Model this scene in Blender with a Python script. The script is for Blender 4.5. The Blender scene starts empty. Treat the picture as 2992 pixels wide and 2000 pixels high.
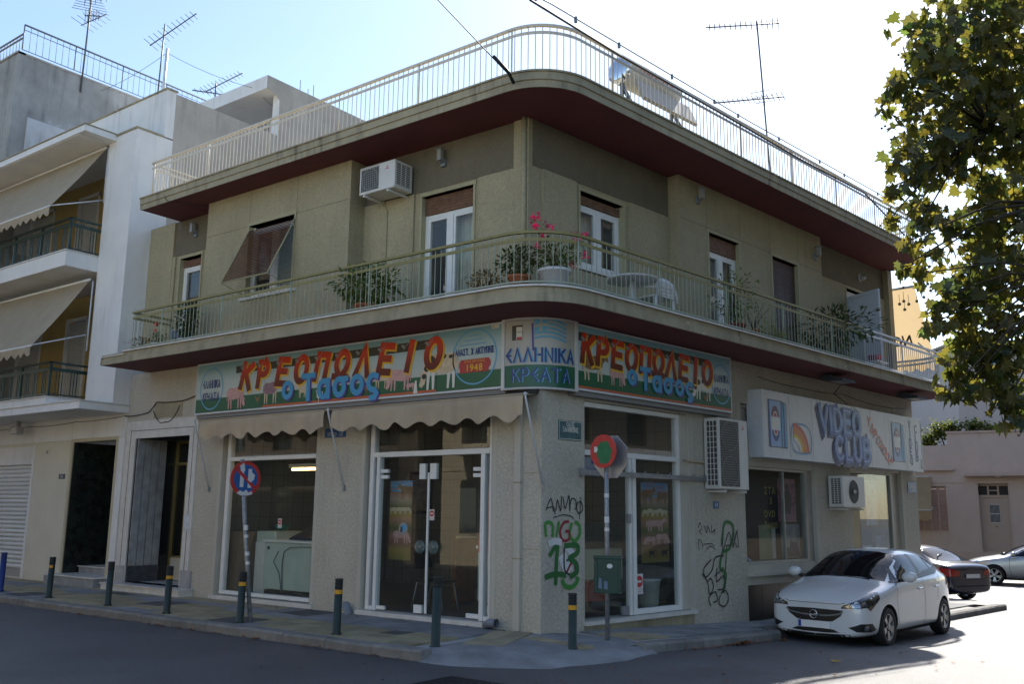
import bpy, bmesh, math, random
from mathutils import Vector, Matrix
rnd = random.Random(7)
PI = math.pi
rad = math.radians
sc = bpy.context.scene
COL = sc.collection
# ------------------------------------------------------------------ camera
YAW, PITCH, ROLL = rad(36.722), rad(10.514), rad(0.67)
fw = Vector((-math.sin(YAW)*math.cos(PITCH), math.cos(YAW)*math.cos(PITCH), math.sin(PITCH)))
rt = Vector((math.cos(YAW), math.sin(YAW), 0)); up = rt.cross(fw)
r2 = rt*math.cos(ROLL) + up*math.sin(ROLL); u2 = up*math.cos(ROLL) - rt*math.sin(ROLL)
cd = bpy.data.cameras.new('camera'); cam = bpy.data.objects.new('camera', cd); COL.objects.link(cam)
cam.matrix_world = Matrix(((r2.x, u2.x, -fw.x, 8.10), (r2.y, u2.y, -fw.y, -11.65), (r2.z, u2.z, -fw.z, 1.75), (0, 0, 0, 1)))
cd.sensor_width = 36; cd.lens = 36*2689.2/2992; cd.clip_end = 2000; cd.clip_start = .05
sc.camera = cam
# ------------------------------------------------------------------ sky and sun
SUN_AZ, SUN_EL = 101.7, 43.0
w = bpy.data.worlds.new('World'); sc.world = w; w.use_nodes = True
nt = w.node_tree; sky = nt.nodes.new('ShaderNodeTexSky'); sky.sky_type = 'NISHITA'; sky.sun_disc = False
sky.sun_elevation = rad(SUN_EL); sky.sun_rotation = rad(90-SUN_AZ)
sky.air_density = 1.0; sky.dust_density = 0.6; sky.ozone_density = 1.3; sky.altitude = 80
bg = nt.nodes['Background']; bg.inputs[1].default_value = 0.145
nt.links.new(sky.outputs[0], bg.inputs[0])
sl = bpy.data.lights.new('sun', 'SUN'); sl.energy = 5.0; sl.angle = rad(.53); sl.color = (1, .94, .85)
so = bpy.data.objects.new('sun', sl); COL.objects.link(so)
a, e = rad(SUN_AZ), rad(SUN_EL)
so.rotation_euler = Vector((math.cos(e)*math.cos(a), math.cos(e)*math.sin(a), math.sin(e))).to_track_quat('Z', 'Y').to_euler()
sc.view_settings.view_transform = 'Standard'; sc.view_settings.look = 'None'; sc.view_settings.gamma = 1
sc.view_settings.exposure = 0.85
sc.cycles.max_bounces = 8; sc.cycles.transparent_max_bounces = 16; sc.cycles.use_denoising = True
sc.cycles.caustics_reflective = False; sc.cycles.caustics_refractive = False
# ------------------------------------------------------------------ frames: L = left street front, R = right street front
GAM = rad(81.2913)
UR = Vector((math.cos(GAM), math.sin(GAM), 0)); NR = Vector((math.sin(GAM), -math.cos(GAM), 0))
def WF(x, y, z): return Vector((x, y, z))
def LF(s, d, z): return Vector((-s, -d, z))
def RF(s, d, z): return UR*s + NR*d + Vector((0, 0, z))
def frame(o, az):
    u = Vector((math.cos(rad(az)), math.sin(rad(az)), 0)); n = Vector((math.sin(rad(az)), -math.cos(rad(az)), 0)); o = Vector(o)
    return lambda s, d, z: o + u*s + n*d + Vector((0, 0, z))
def ramp(t): return -.04*min(max(t, 0), 6.2)
def gz(x, y): return ramp(x*UR.x + y*UR.y)
# ------------------------------------------------------------------ materials
MATS = {}
def N(t, ty, **k):
    n = t.nodes.new(ty)
    for a_, v in k.items(): setattr(n, a_, v)
    return n
def mat(name, col, rough=.7, metal=0, var=0, vs=3, bump=0, bs=60, streak=0, stcol=(.05, .045, .04), coat=0, spec=.5, rnd_=0, fine=0, fs=200, vor=False, subs=0, patch=None):
    """col +- var (large noise), vertical dirt streaks, fine grain, bump relief"""
    if name in MATS: return MATS[name]
    m = bpy.data.materials.new(name); m.use_nodes = True; t = m.node_tree; L = t.links
    b = t.nodes['Principled BSDF']; b.inputs['Roughness'].default_value = rough; b.inputs['Metallic'].default_value = metal
    b.inputs['Specular IOR Level'].default_value = spec
    if coat: b.inputs['Coat Weight'].default_value = coat; b.inputs['Coat Roughness'].default_value = .04
    geo = N(t, 'ShaderNodeNewGeometry'); pos = geo.outputs['Position']
    c = N(t, 'ShaderNodeRGB'); c.outputs[0].default_value = (*col, 1); cur = c.outputs[0]
    def mix(fac, a_, b_, mode='MIX'):
        x = N(t, 'ShaderNodeMix', data_type='RGBA', blend_type=mode)
        for s_, v in ((x.inputs[0], fac), (x.inputs[6], a_), (x.inputs[7], b_)):
            if hasattr(v, 'is_linked') or isinstance(v, bpy.types.NodeSocket): L.new(v, s_)
            else: s_.default_value = v
        return x.outputs[2]
    def noise(scale, det=4, vec=None, rough_=.6):
        n = N(t, 'ShaderNodeTexNoise'); n.inputs['Scale'].default_value = scale; n.inputs['Detail'].default_value = det; n.inputs['Roughness'].default_value = rough_
        L.new(vec or pos, n.inputs['Vector']); return n.outputs[0]
    def rampn(v, p0, p1):
        r = N(t, 'ShaderNodeMapRange'); r.inputs[1].default_value = p0; r.inputs[2].default_value = p1; L.new(v, r.inputs[0]); return r.outputs[0]
    if var:
        v = rampn(noise(vs, 5), .3, .7)
        lo = (*[x*(1-var) for x in col], 1); hi = (*[min(1, x*(1+var)) for x in col], 1)
        cur = mix(v, lo, hi)
    if fine:
        v = rampn(noise(fs, 2), .35, .65); cur = mix(v, cur, (1+0*fine, 1, 1, 1), 'MULTIPLY') if False else mix(fine, cur, mix(v, (.25, .25, .25, 1), (1.7, 1.7, 1.7, 1)), 'MULTIPLY')
    if rnd_:
        oi = N(t, 'ShaderNodeObjectInfo'); hv = N(t, 'ShaderNodeHueSaturation'); L.new(cur, hv.inputs['Color'])
        mr = N(t, 'ShaderNodeMapRange'); mr.inputs[3].default_value = 1-rnd_; mr.inputs[4].default_value = 1+rnd_; L.new(oi.outputs['Random'], mr.inputs[0]); L.new(mr.outputs[0], hv.inputs['Value']); cur = hv.outputs[0]
    if streak:
        mp = N(t, 'ShaderNodeMapping'); mp.inputs['Scale'].default_value = (2.6, 2.6, .22); L.new(pos, mp.inputs[0])
        v1 = noise(2.2, 6, mp.outputs[0]); v2 = noise(1.1, 4)
        mu = N(t, 'ShaderNodeMath', operation='MULTIPLY'); L.new(rampn(v1, .48, .72), mu.inputs[0]); L.new(rampn(v2, .38, .66), mu.inputs[1])
        m2 = N(t, 'ShaderNodeMath', operation='MULTIPLY'); m2.inputs[1].default_value = streak; L.new(mu.outputs[0], m2.inputs[0])
        cur = mix(m2.outputs[0], cur, (*stcol, 1))
    if patch:
        v = rampn(noise(patch[1], 6, None, .65), patch[2], patch[2]+.04); m2 = N(t, 'ShaderNodeMath', operation='MULTIPLY'); m2.inputs[1].default_value = .85; L.new(v, m2.inputs[0])
        cur = mix(m2.outputs[0], cur, (*patch[0], 1))
    L.new(cur, b.inputs['Base Color'])
    if bump:
        bn = N(t, 'ShaderNodeBump'); bn.inputs['Strength'].default_value = bump; bn.inputs['Distance'].default_value = .02
        if vor:
            vn = N(t, 'ShaderNodeTexVoronoi'); vn.inputs['Scale'].default_value = bs; L.new(pos, vn.inputs['Vector']); L.new(vn.outputs[0], bn.inputs['Height'])
        else: L.new(noise(bs, 3), bn.inputs['Height'])
        L.new(bn.outputs[0], b.inputs['Normal'])
    if subs: b.inputs['Subsurface Weight'].default_value = subs
    MATS[name] = m; return m
def glass(name, tint=(.9, .93, .92), ior=1.5, rough=0.0, dirt=.05):
    if name in MATS: return MATS[name]
    m = bpy.data.materials.new(name); m.use_nodes = True; t = m.node_tree; L = t.links
    t.nodes.remove(t.nodes['Principled BSDF']); out = t.nodes['Material Output']
    tr = N(t, 'ShaderNodeBsdfTransparent'); tr.inputs[0].default_value = (*tint, 1)
    gl = N(t, 'ShaderNodeBsdfGlossy'); gl.inputs['Roughness'].default_value = rough
    fr = N(t, 'ShaderNodeLayerWeight'); pw = N(t, 'ShaderNodeMath', operation='POWER'); pw.inputs[1].default_value = 4.2; L.new(fr.outputs['Facing'], pw.inputs[0])
    mu = N(t, 'ShaderNodeMath', operation='MULTIPLY_ADD'); mu.inputs[1].default_value = .9; mu.inputs[2].default_value = .032; mu.use_clamp = True; L.new(pw.outputs[0], mu.inputs[0])
    mx = N(t, 'ShaderNodeMixShader'); L.new(mu.outputs[0], mx.inputs[0]); L.new(tr.outputs[0], mx.inputs[1]); L.new(gl.outputs[0], mx.inputs[2])
    df = N(t, 'ShaderNodeBsdfDiffuse'); df.inputs[0].default_value = (.5, .5, .48, 1)
    m2 = N(t, 'ShaderNodeMixShader'); m2.inputs[0].default_value = dirt; L.new(mx.outputs[0], m2.inputs[1]); L.new(df.outputs[0], m2.inputs[2])
    L.new(m2.outputs[0], out.inputs[0]); MATS[name] = m; return m
def emis(name, col, st):
    if name in MATS: return MATS[name]
    m = bpy.data.materials.new(name); m.use_nodes = True; b = m.node_tree.nodes['Principled BSDF']
    b.inputs['Base Color'].default_value = (*col, 1); b.inputs['Emission Color'].default_value = (*col, 1); b.inputs['Emission Strength'].default_value = st
    MATS[name] = m; return m
def leafmat(name, col, trans=.5, var=.35, tcol=None):
    if name in MATS: return MATS[name]
    m = bpy.data.materials.new(name); m.use_nodes = True; t = m.node_tree; L = t.links
    t.nodes.remove(t.nodes['Principled BSDF']); out = t.nodes['Material Output']
    geo = N(t, 'ShaderNodeNewGeometry'); cr = N(t, 'ShaderNodeValToRGB'); L.new(geo.outputs['Random Per Island'], cr.inputs[0])
    E_ = cr.color_ramp.elements; E_[0].color = (*[x*(1-var) for x in col], 1); E_[1].color = (*[x*(1+var) for x in col], 1)
    x = E_.new(.93); x.color = (col[0]*2.4, col[1]*1.25, col[2]*.8, 1)
    hs = N(t, 'ShaderNodeHueSaturation'); hs.inputs['Hue'].default_value = .485; hs.inputs['Value'].default_value = 2.6; L.new(cr.outputs[0], hs.inputs['Color'])
    d = N(t, 'ShaderNodeBsdfDiffuse'); g = N(t, 'ShaderNodeBsdfGlossy'); g.inputs['Roughness'].default_value = .45; tl = N(t, 'ShaderNodeBsdfTranslucent')
    L.new(cr.outputs[0], d.inputs[0]); L.new(hs.outputs[0], tl.inputs[0])
    m1 = N(t, 'ShaderNodeMixShader'); m1.inputs[0].default_value = trans; L.new(d.outputs[0], m1.inputs[1]); L.new(tl.outputs[0], m1.inputs[2])
    m2 = N(t, 'ShaderNodeMixShader'); m2.inputs[0].default_value = .05; L.new(m1.outputs[0], m2.inputs[1]); L.new(g.outputs[0], m2.inputs[2])
    L.new(m2.outputs[0], out.inputs[0]); MATS[name] = m; return m
def gradmat(name, stops, z0, z1, rough=.35, var=0):
    """a printed sheet whose ink runs in horizontal bands between heights z0 and z1"""
    if name in MATS: return MATS[name]
    m = mat(name, (1, 1, 1), rough); t = m.node_tree; L = t.links; b = t.nodes['Principled BSDF']
    geo = N(t, 'ShaderNodeNewGeometry'); sp = N(t, 'ShaderNodeSeparateXYZ'); L.new(geo.outputs['Position'], sp.inputs[0])
    mr = N(t, 'ShaderNodeMapRange'); mr.inputs[1].default_value = z0; mr.inputs[2].default_value = z1; L.new(sp.outputs[2], mr.inputs[0])
    cr = N(t, 'ShaderNodeValToRGB'); L.new(mr.outputs[0], cr.inputs[0]); el = cr.color_ramp.elements
    for i, (p, c) in enumerate(stops):
        x = el[i] if i < 2 else el.new(p)
        x.position = p; x.color = (*c, 1)
    cur = cr.outputs[0]
    if var:
        n = N(t, 'ShaderNodeTexNoise'); n.inputs['Scale'].default_value = 2.0; n.inputs['Detail'].default_value = 4; L.new(geo.outputs['Position'], n.inputs['Vector'])
        x = N(t, 'ShaderNodeMix', data_type='RGBA', blend_type='MULTIPLY'); x.inputs[0].default_value = var; L.new(cur, x.inputs[6]); L.new(n.outputs[0], x.inputs[7]); cur = x.outputs[2]
    L.new(cur, b.inputs['Base Color']); return m
def postermat(name, cols, sc_=6, rough=.4, seed=0):
    if name in MATS: return MATS[name]
    m = mat(name, (1, 1, 1), rough); t = m.node_tree; L = t.links; b = t.nodes['Principled BSDF']
    geo = N(t, 'ShaderNodeNewGeometry'); n = N(t, 'ShaderNodeTexNoise'); n.inputs['Scale'].default_value = sc_; n.inputs['Detail'].default_value = 7; n.inputs['Distortion'].default_value = 1.2
    mp = N(t, 'ShaderNodeMapping'); mp.inputs['Location'].default_value = (seed*3.1, seed*1.7, seed); L.new(geo.outputs['Position'], mp.inputs[0]); L.new(mp.outputs[0], n.inputs['Vector'])
    cr = N(t, 'ShaderNodeValToRGB'); L.new(n.outputs[0], cr.inputs[0]); el = cr.color_ramp.elements
    for i, c in enumerate(cols):
        x = el[i] if i < 2 else el.new(.5); x.position = .3+.42*i/(len(cols)-1); x.color = (*c, 1)
    L.new(cr.outputs[0], b.inputs['Base Color']); return m
# ------------------------------------------------------------------ mesh helpers
ORG = {}
SPLIT = {'stucco_panel', 'dark_upper_band', 'reveal_trim', 'apron', 'posts', 'patch_fitting', 'pier_cap', 'seam', 'wall_groove', 'architrave_groove', 'stickers', 'reveal_frame', 'white_band', 'starter_bars', 'wipers', 'coping'}
JOINED = {'balusters', 'scored_joint', 'seed_balls', 'flowers', 'leaves', 'roller_shutter', 'projecting_shutter_slats', 'louvre_slats', 'elements', 'grille_bars', 'vent_bars', 'grille', 'tile_joints', 'stem_leaves', 'stems', 'long_stems', 'crown', 'foliage', 'fan_guard'}
class MB:
    def __init__(s, F=WF): s.v = []; s.f = []; s.m = []; s.F = F; s.sm = []
    def add(s, vs, fs, mi=0, smooth=False, raw=False):
        b = len(s.v); s.v += [Vector(p) if raw else s.F(*p) for p in vs]
        for f in fs: s.f.append([b+i for i in f]); s.m.append(mi); s.sm.append(smooth)
        return s
    def box(s, a0, a1, b0, b1, c0, c1, mi=0):
        return s.add([(a0, b0, c0), (a1, b0, c0), (a1, b1, c0), (a0, b1, c0), (a0, b0, c1), (a1, b0, c1), (a1, b1, c1), (a0, b1, c1)],
                     [(0, 3, 2, 1), (4, 5, 6, 7), (0, 1, 5, 4), (1, 2, 6, 5), (2, 3, 7, 6), (3, 0, 4, 7)], mi)
    def quad(s, *p, mi=0): return s.add(p, [tuple(range(len(p)))], mi)
    def prism(s, poly, lo, hi, ax='d', mi=0):
        """poly in the two other axes; extruded along ax"""
        def P(a_, b_, c): return {'d': (a_, c, b_), 's': (c, a_, b_), 'z': (a_, b_, c)}[ax]
        n = len(poly); vs = [P(x, y, lo) for x, y in poly]+[P(x, y, hi) for x, y in poly]
        return s.add(vs, [tuple(range(n)), tuple(range(2*n-1, n-1, -1))]+[(i, (i+1) % n, n+(i+1) % n, n+i) for i in range(n)], mi)
    def tube(s, path, r, n=6, mi=0, closed=False, cap=True, raw=False, radii=None):
        P = [Vector(p) if raw else s.F(*p) for p in path]; K = len(P); rings = []; prev = None
        for i in range(K):
            t = (P[(i+1) % K]-P[i-1]) if closed else (P[min(i+1, K-1)]-P[max(i-1, 0)])
            if t.length < 1e-9: t = Vector((0, 0, 1))
            t.normalize(); a_ = t.cross(Vector((0, 0, 1)))
            if a_.length < .05: a_ = t.cross(Vector((1, 0, 0)))
            if prev is not None and prev.dot(t) < .99:
                a_ = prev-t*prev.dot(t)
                if a_.length < 1e-4: a_ = t.cross(Vector((1, 0, 0)))
            a_.normalize(); prev = a_; b_ = t.cross(a_); rr = radii[i] if radii else r
            rings.append([P[i]+a_*math.cos(2*PI*j/n)*rr+b_*math.sin(2*PI*j/n)*rr for j in range(n)])
        vs = [v for rg in rings for v in rg]; fs = []
        for i in range(K if closed else K-1):
            k = (i+1) % K
            for j in range(n): fs.append((i*n+j, i*n+(j+1) % n, k*n+(j+1) % n, k*n+j))
        if cap and not closed: fs += [tuple(range(n-1, -1, -1)), tuple((K-1)*n+j for j in range(n))]
        return s.add(vs, fs, mi, True, True)
    def lathe(s, prof, c=(0, 0, 0), n=16, mi=0, M=None, smooth=True, capb=True, capt=True):
        vs = []; M = M or Matrix.Identity(3); c = s.F(*c)
        for r, z in prof:
            for j in range(n): vs.append(c+M @ Vector((r*math.cos(2*PI*j/n), r*math.sin(2*PI*j/n), z)))
        fs = [(i*n+j, i*n+(j+1) % n, (i+1)*n+(j+1) % n, (i+1)*n+j) for i in range(len(prof)-1) for j in range(n)]
        if capb: fs.append(tuple(range(n-1, -1, -1)))
        if capt: fs.append(tuple((len(prof)-1)*n+j for j in range(n)))
        return s.add(vs, fs, mi, smooth, True)
    def ball(s, c, r, n=8, mi=0, sq=(1, 1, 1)):
        C = s.F(*c); vs = []; k = n//2
        for i in range(1, k):
            th = PI*i/k
            for j in range(n): vs.append(C+Vector((r*sq[0]*math.sin(th)*math.cos(2*PI*j/n), r*sq[1]*math.sin(th)*math.sin(2*PI*j/n), r*sq[2]*math.cos(th))))
        vs += [C+Vector((0, 0, r*sq[2])), C-Vector((0, 0, r*sq[2]))]; T = len(vs)-2
        fs = [(i*n+j, i*n+(j+1) % n, (i+1)*n+(j+1) % n, (i+1)*n+j) for i in range(k-2) for j in range(n)]
        fs += [(T, (j+1) % n, j) for j in range(n)]+[(T+1, (k-2)*n+j, (k-2)*n+(j+1) % n) for j in range(n)]
        return s.add(vs, fs, mi, True, True)
    def wall(s, s0, s1, z0, z1, d0, d1, holes=(), mi=0, zb=None):
        """a wall slab d1..d0 with rectangular openings (s0,s1,z0,z1)"""
        ss = sorted({s0, s1, *[h[0] for h in holes], *[h[1] for h in holes]}); zs = sorted({z0, z1, *[h[2] for h in holes], *[h[3] for h in holes]})
        ss = [x for x in ss if s0-1e-6 <= x <= s1+1e-6]; zs = [x for x in zs if z0-1e-6 <= x <= z1+1e-6]
        def solid(i, j):
            if i < 0 or j < 0 or i >= len(ss)-1 or j >= len(zs)-1: return False
            x, y = (ss[i]+ss[i+1])/2, (zs[j]+zs[j+1])/2
            return not any(h[0] < x < h[1] and h[2] < y < h[3] for h in holes)
        for i in range(len(ss)-1):
            for j in range(len(zs)-1):
                if not solid(i, j): continue
                a0, a1, c0, c1 = ss[i], ss[i+1], zs[j], zs[j+1]
                for d in (d0, d1): s.quad((a0, d, c0), (a1, d, c0), (a1, d, c1), (a0, d, c1), mi=mi)
                if not solid(i-1, j): s.quad((a0, d0, c0), (a0, d1, c0), (a0, d1, c1), (a0, d0, c1), mi=mi)
                if not solid(i+1, j): s.quad((a1, d0, c0), (a1, d1, c0), (a1, d1, c1), (a1, d0, c1), mi=mi)
                if not solid(i, j-1): s.quad((a0, d0, c0), (a1, d0, c0), (a1, d1, c0), (a0, d1, c0), mi=mi)
                if not solid(i, j+1): s.quad((a0, d0, c1), (a1, d0, c1), (a1, d1, c1), (a0, d1, c1), mi=mi)
        return s
    def loose(s):
        par = list(range(len(s.v))); key = {}
        def find(i):
            while par[i] != i: par[i] = par[par[i]]; i = par[i]
            return i
        for i, v in enumerate(s.v):
            k = (round(v.x, 4), round(v.y, 4), round(v.z, 4)); par[find(i)] = find(key.setdefault(k, i))
        for f in s.f:
            for i in f[1:]: par[find(i)] = find(f[0])
        gr = {}
        for f, m_, q in zip(s.f, s.m, s.sm): gr.setdefault(find(f[0]), []).append((f, m_, q))
        out = []
        for fs in gr.values():
            ids = sorted({i for f, _, _ in fs for i in f}); ix = {i: j for j, i in enumerate(ids)}; b = MB(s.F); b.v = [s.v[i] for i in ids]; b.f = [[ix[i] for i in f] for f, _, _ in fs]; b.m = [m_ for _, m_, _ in fs]; b.sm = [q for _, _, q in fs]; out.append(b)
        return out
    def build(s, name, mats, parent=None, weld=False, bevel=0, shade=False, whole=False):
        if name in SPLIT and not whole:
            os_ = [b.build(name, mats, parent, weld, bevel, shade, True) for b in s.loose()]; return os_[0]
        o0 = ORG.get(parent, Vector((0, 0, 0)))
        me = bpy.data.meshes.new(name); me.from_pydata([tuple(v-o0) for v in s.v], [], s.f)
        if not isinstance(mats, (list, tuple)): mats = [mats]
        for m_ in mats: me.materials.append(m_)
        for p, mi, sm in zip(me.polygons, s.m, s.sm): p.material_index = mi; p.use_smooth = sm or shade
        bm = bmesh.new(); bm.from_mesh(me)
        if weld or bevel: bmesh.ops.remove_doubles(bm, verts=bm.verts, dist=1e-5)
        if bevel:
            bmesh.ops.bevel(bm, geom=[e_ for e_ in bm.edges if e_.is_manifold and e_.calc_face_angle(0) > .6], offset=bevel, segments=1, affect='EDGES', clamp_overlap=True)
        bmesh.ops.recalc_face_normals(bm, faces=bm.faces); bm.to_mesh(me); bm.free()
        o = bpy.data.objects.new(name, me); COL.objects.link(o)
        if parent is not None: o.parent = parent
        if name in JOINED: o['kind'] = 'stuff'
        ORG[o] = o0.copy(); return o
def tag(o, label, cat=None, group=None, kind=None):
    o['label'] = label
    if cat: o['category'] = cat
    if group: o['group'] = group
    if kind: o['kind'] = kind
    return o
def thing(name, label, cat, loc=(0, 0, 0), group=None):
    o = bpy.data.objects.new(name, None); COL.objects.link(o); o.location = loc; o.empty_display_size = .2
    ORG[o] = Vector(loc); return tag(o, label, cat, group)
def copy_tree(o, loc=None, parent=None, rot=None):
    c = o.copy(); COL.objects.link(c); c.parent = parent
    if loc is not None: c.location = loc
    if rot is not None: c.rotation_euler = rot
    for ch in o.children: copy_tree(ch, None, c)
    return c
def struct(o): o['kind'] = 'structure'; return o
def stuff(o): o['kind'] = 'stuff'; return o
_TX = {}
def text2d(body, size=1, bold=0, shear=0, sx=1, space=1):
    """text as a flat 2-D mesh, centred on x, baseline at y=0"""
    k = (body, size, bold, shear, sx, space)
    if k not in _TX:
        c = bpy.data.curves.new('t', 'FONT'); c.body = body; c.size = size; c.offset = bold; c.shear = shear; c.space_character = space; c.resolution_u = 3
        o = bpy.data.objects.new('t', c); COL.objects.link(o); dg = bpy.context.evaluated_depsgraph_get()
        m = bpy.data.meshes.new_from_object(o.evaluated_get(dg)); vs = [(v.co.x*sx, v.co.y) for v in m.vertices]; fs = [tuple(p.vertices) for p in m.polygons]
        bpy.data.objects.remove(o); bpy.data.curves.remove(c); bpy.data.meshes.remove(m)
        if vs:
            mid = (min(v[0] for v in vs)+max(v[0] for v in vs))/2; vs = [(x-mid, y) for x, y in vs]
        _TX[k] = (vs, fs)
    return _TX[k]
def _arc(cx, cy, rx, ry, a0, a1, n=14): return [(cx+rx*math.cos(rad(a0+(a1-a0)*i/n)), cy+ry*math.sin(rad(a0+(a1-a0)*i/n))) for i in range(n+1)]
_O = _arc(.35, .5, .35, .5, 90, 450, 24); _o = _arc(.29, .34, .29, .34, 90, 450, 20)
GL = {'Α': (.7, [[(0, 0), (.35, 1), (.7, 0)], [(.14, .34), (.56, .34)]]), 'Δ': (.7, [[(.02, 0), (.35, 1), (.68, 0)], [(0, 0), (.7, 0)]]), 'Ε': (.56, [[(.56, 1), (0, 1), (0, 0), (.56, 0)], [(0, .52), (.48, .52)]]), 'є': (.5, [[(.46, 1), (0, .52), (.5, 0)], [(.0, .52), (.4, .5)]]), 'Η': (.62, [[(0, 0), (0, 1)], [(.62, 0), (.62, 1)], [(0, .5), (.62, .5)]]), 'Ι': (.02, [[(0, 0), (0, 1)]]),
      'Κ': (.6, [[(0, 0), (0, 1)], [(.58, 1), (0, .44)], [(.2, .62), (.62, 0)]]), 'Λ': (.7, [[(0, 0), (.35, 1), (.7, 0)]]), 'Ν': (.62, [[(0, 0), (0, 1), (.62, 0), (.62, 1)]]), 'Ξ': (.6, [[(0, 1), (.6, 1)], [(.06, .5), (.54, .5)], [(0, 0), (.6, 0)]]), 'Ο': (.7, [_O]), 'Θ': (.7, [_O, [(.15, .5), (.55, .5)]]), 'Π': (.62, [[(0, 0), (0, 1), (.62, 1), (.62, 0)]]),
      'Ρ': (.58, [[(0, 0), (0, 1), (.32, 1)]+_arc(.32, .74, .26, .26, 90, -90, 8)+[(0, .48)]]), 'Σ': (.6, [[(.6, 1), (.02, 1), (.36, .5), (.02, 0), (.6, 0)]]), 'Τ': (.66, [[(0, 1), (.66, 1)], [(.33, 1), (.33, 0)]]), 'Υ': (.66, [[(0, 1), (.33, .48), (.66, 1)], [(.33, .48), (.33, 0)]]), 'Χ': (.62, [[(0, 0), (.62, 1)], [(0, 1), (.62, 0)]]),
      'Ω': (.74, [[(0, 0), (.25, 0), (.25, .1)]+_arc(.37, .56, .35, .44, 235, -55, 16)+[(.49, .1), (.49, 0), (.74, 0)]]), 'V': (.7, [[(0, 1), (.35, 0), (.7, 1)]]), 'D': (.66, [[(0, 0), (0, 1), (.26, 1)]+_arc(.26, .5, .4, .5, 90, -90, 12)+[(0, 0)]]), 'C': (.66, [_arc(.36, .5, .36, .5, 50, 310, 18)]), 'L': (.5, [[(0, 1), (0, 0), (.5, 0)]]), 'U': (.62, [[(0, 1), (0, .32)]+_arc(.31, .32, .31, .32, 180, 360, 12)+[(.62, 1)]]),
      'B': (.6, [[(0, 0), (0, 1), (.3, 1)]+_arc(.3, .76, .22, .24, 90, -90, 8)+[(0, .52)], [(0, .52), (.3, .52)]+_arc(.32, .26, .28, .26, 90, -90, 8)+[(0, 0)]]), 'ο': (.58, [_o]), 'α': (.62, [_o, [(.58, .68), (.58, .0)]]), 'σ': (.7, [_o, [(.27, .66), (.72, .66)]]), 'ς': (.5, [[(.5, .6)]+_arc(.3, .36, .28, .3, 70, 250, 10)+[(.4, .03), (.5, -.1), (.4, -.26), (.2, -.28)]]), '.': (.05, [[(0, 0), (.06, 0)]]), ' ': (.3, []), '1': (.2, [[(0, .8), (.2, 1), (.2, 0)]]), '4': (.6, [[(.45, 0), (.45, 1), (0, .3), (.6, .3)]]), '8': (.55, [_arc(.28, .74, .22, .26, 90, 450, 16), _arc(.28, .25, .28, .25, 90, 450, 16)]), '9': (.55, [_arc(.28, .68, .26, .32, 90, 450, 16), [(.53, .66), (.5, .2), (.2, 0)]])}
for a_, b_ in (('I', 'Ι'), ('E', 'Ε'), ('O', 'Ο'), ('A', 'Α'), ('T', 'Τ')): GL[a_] = GL[b_]
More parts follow.
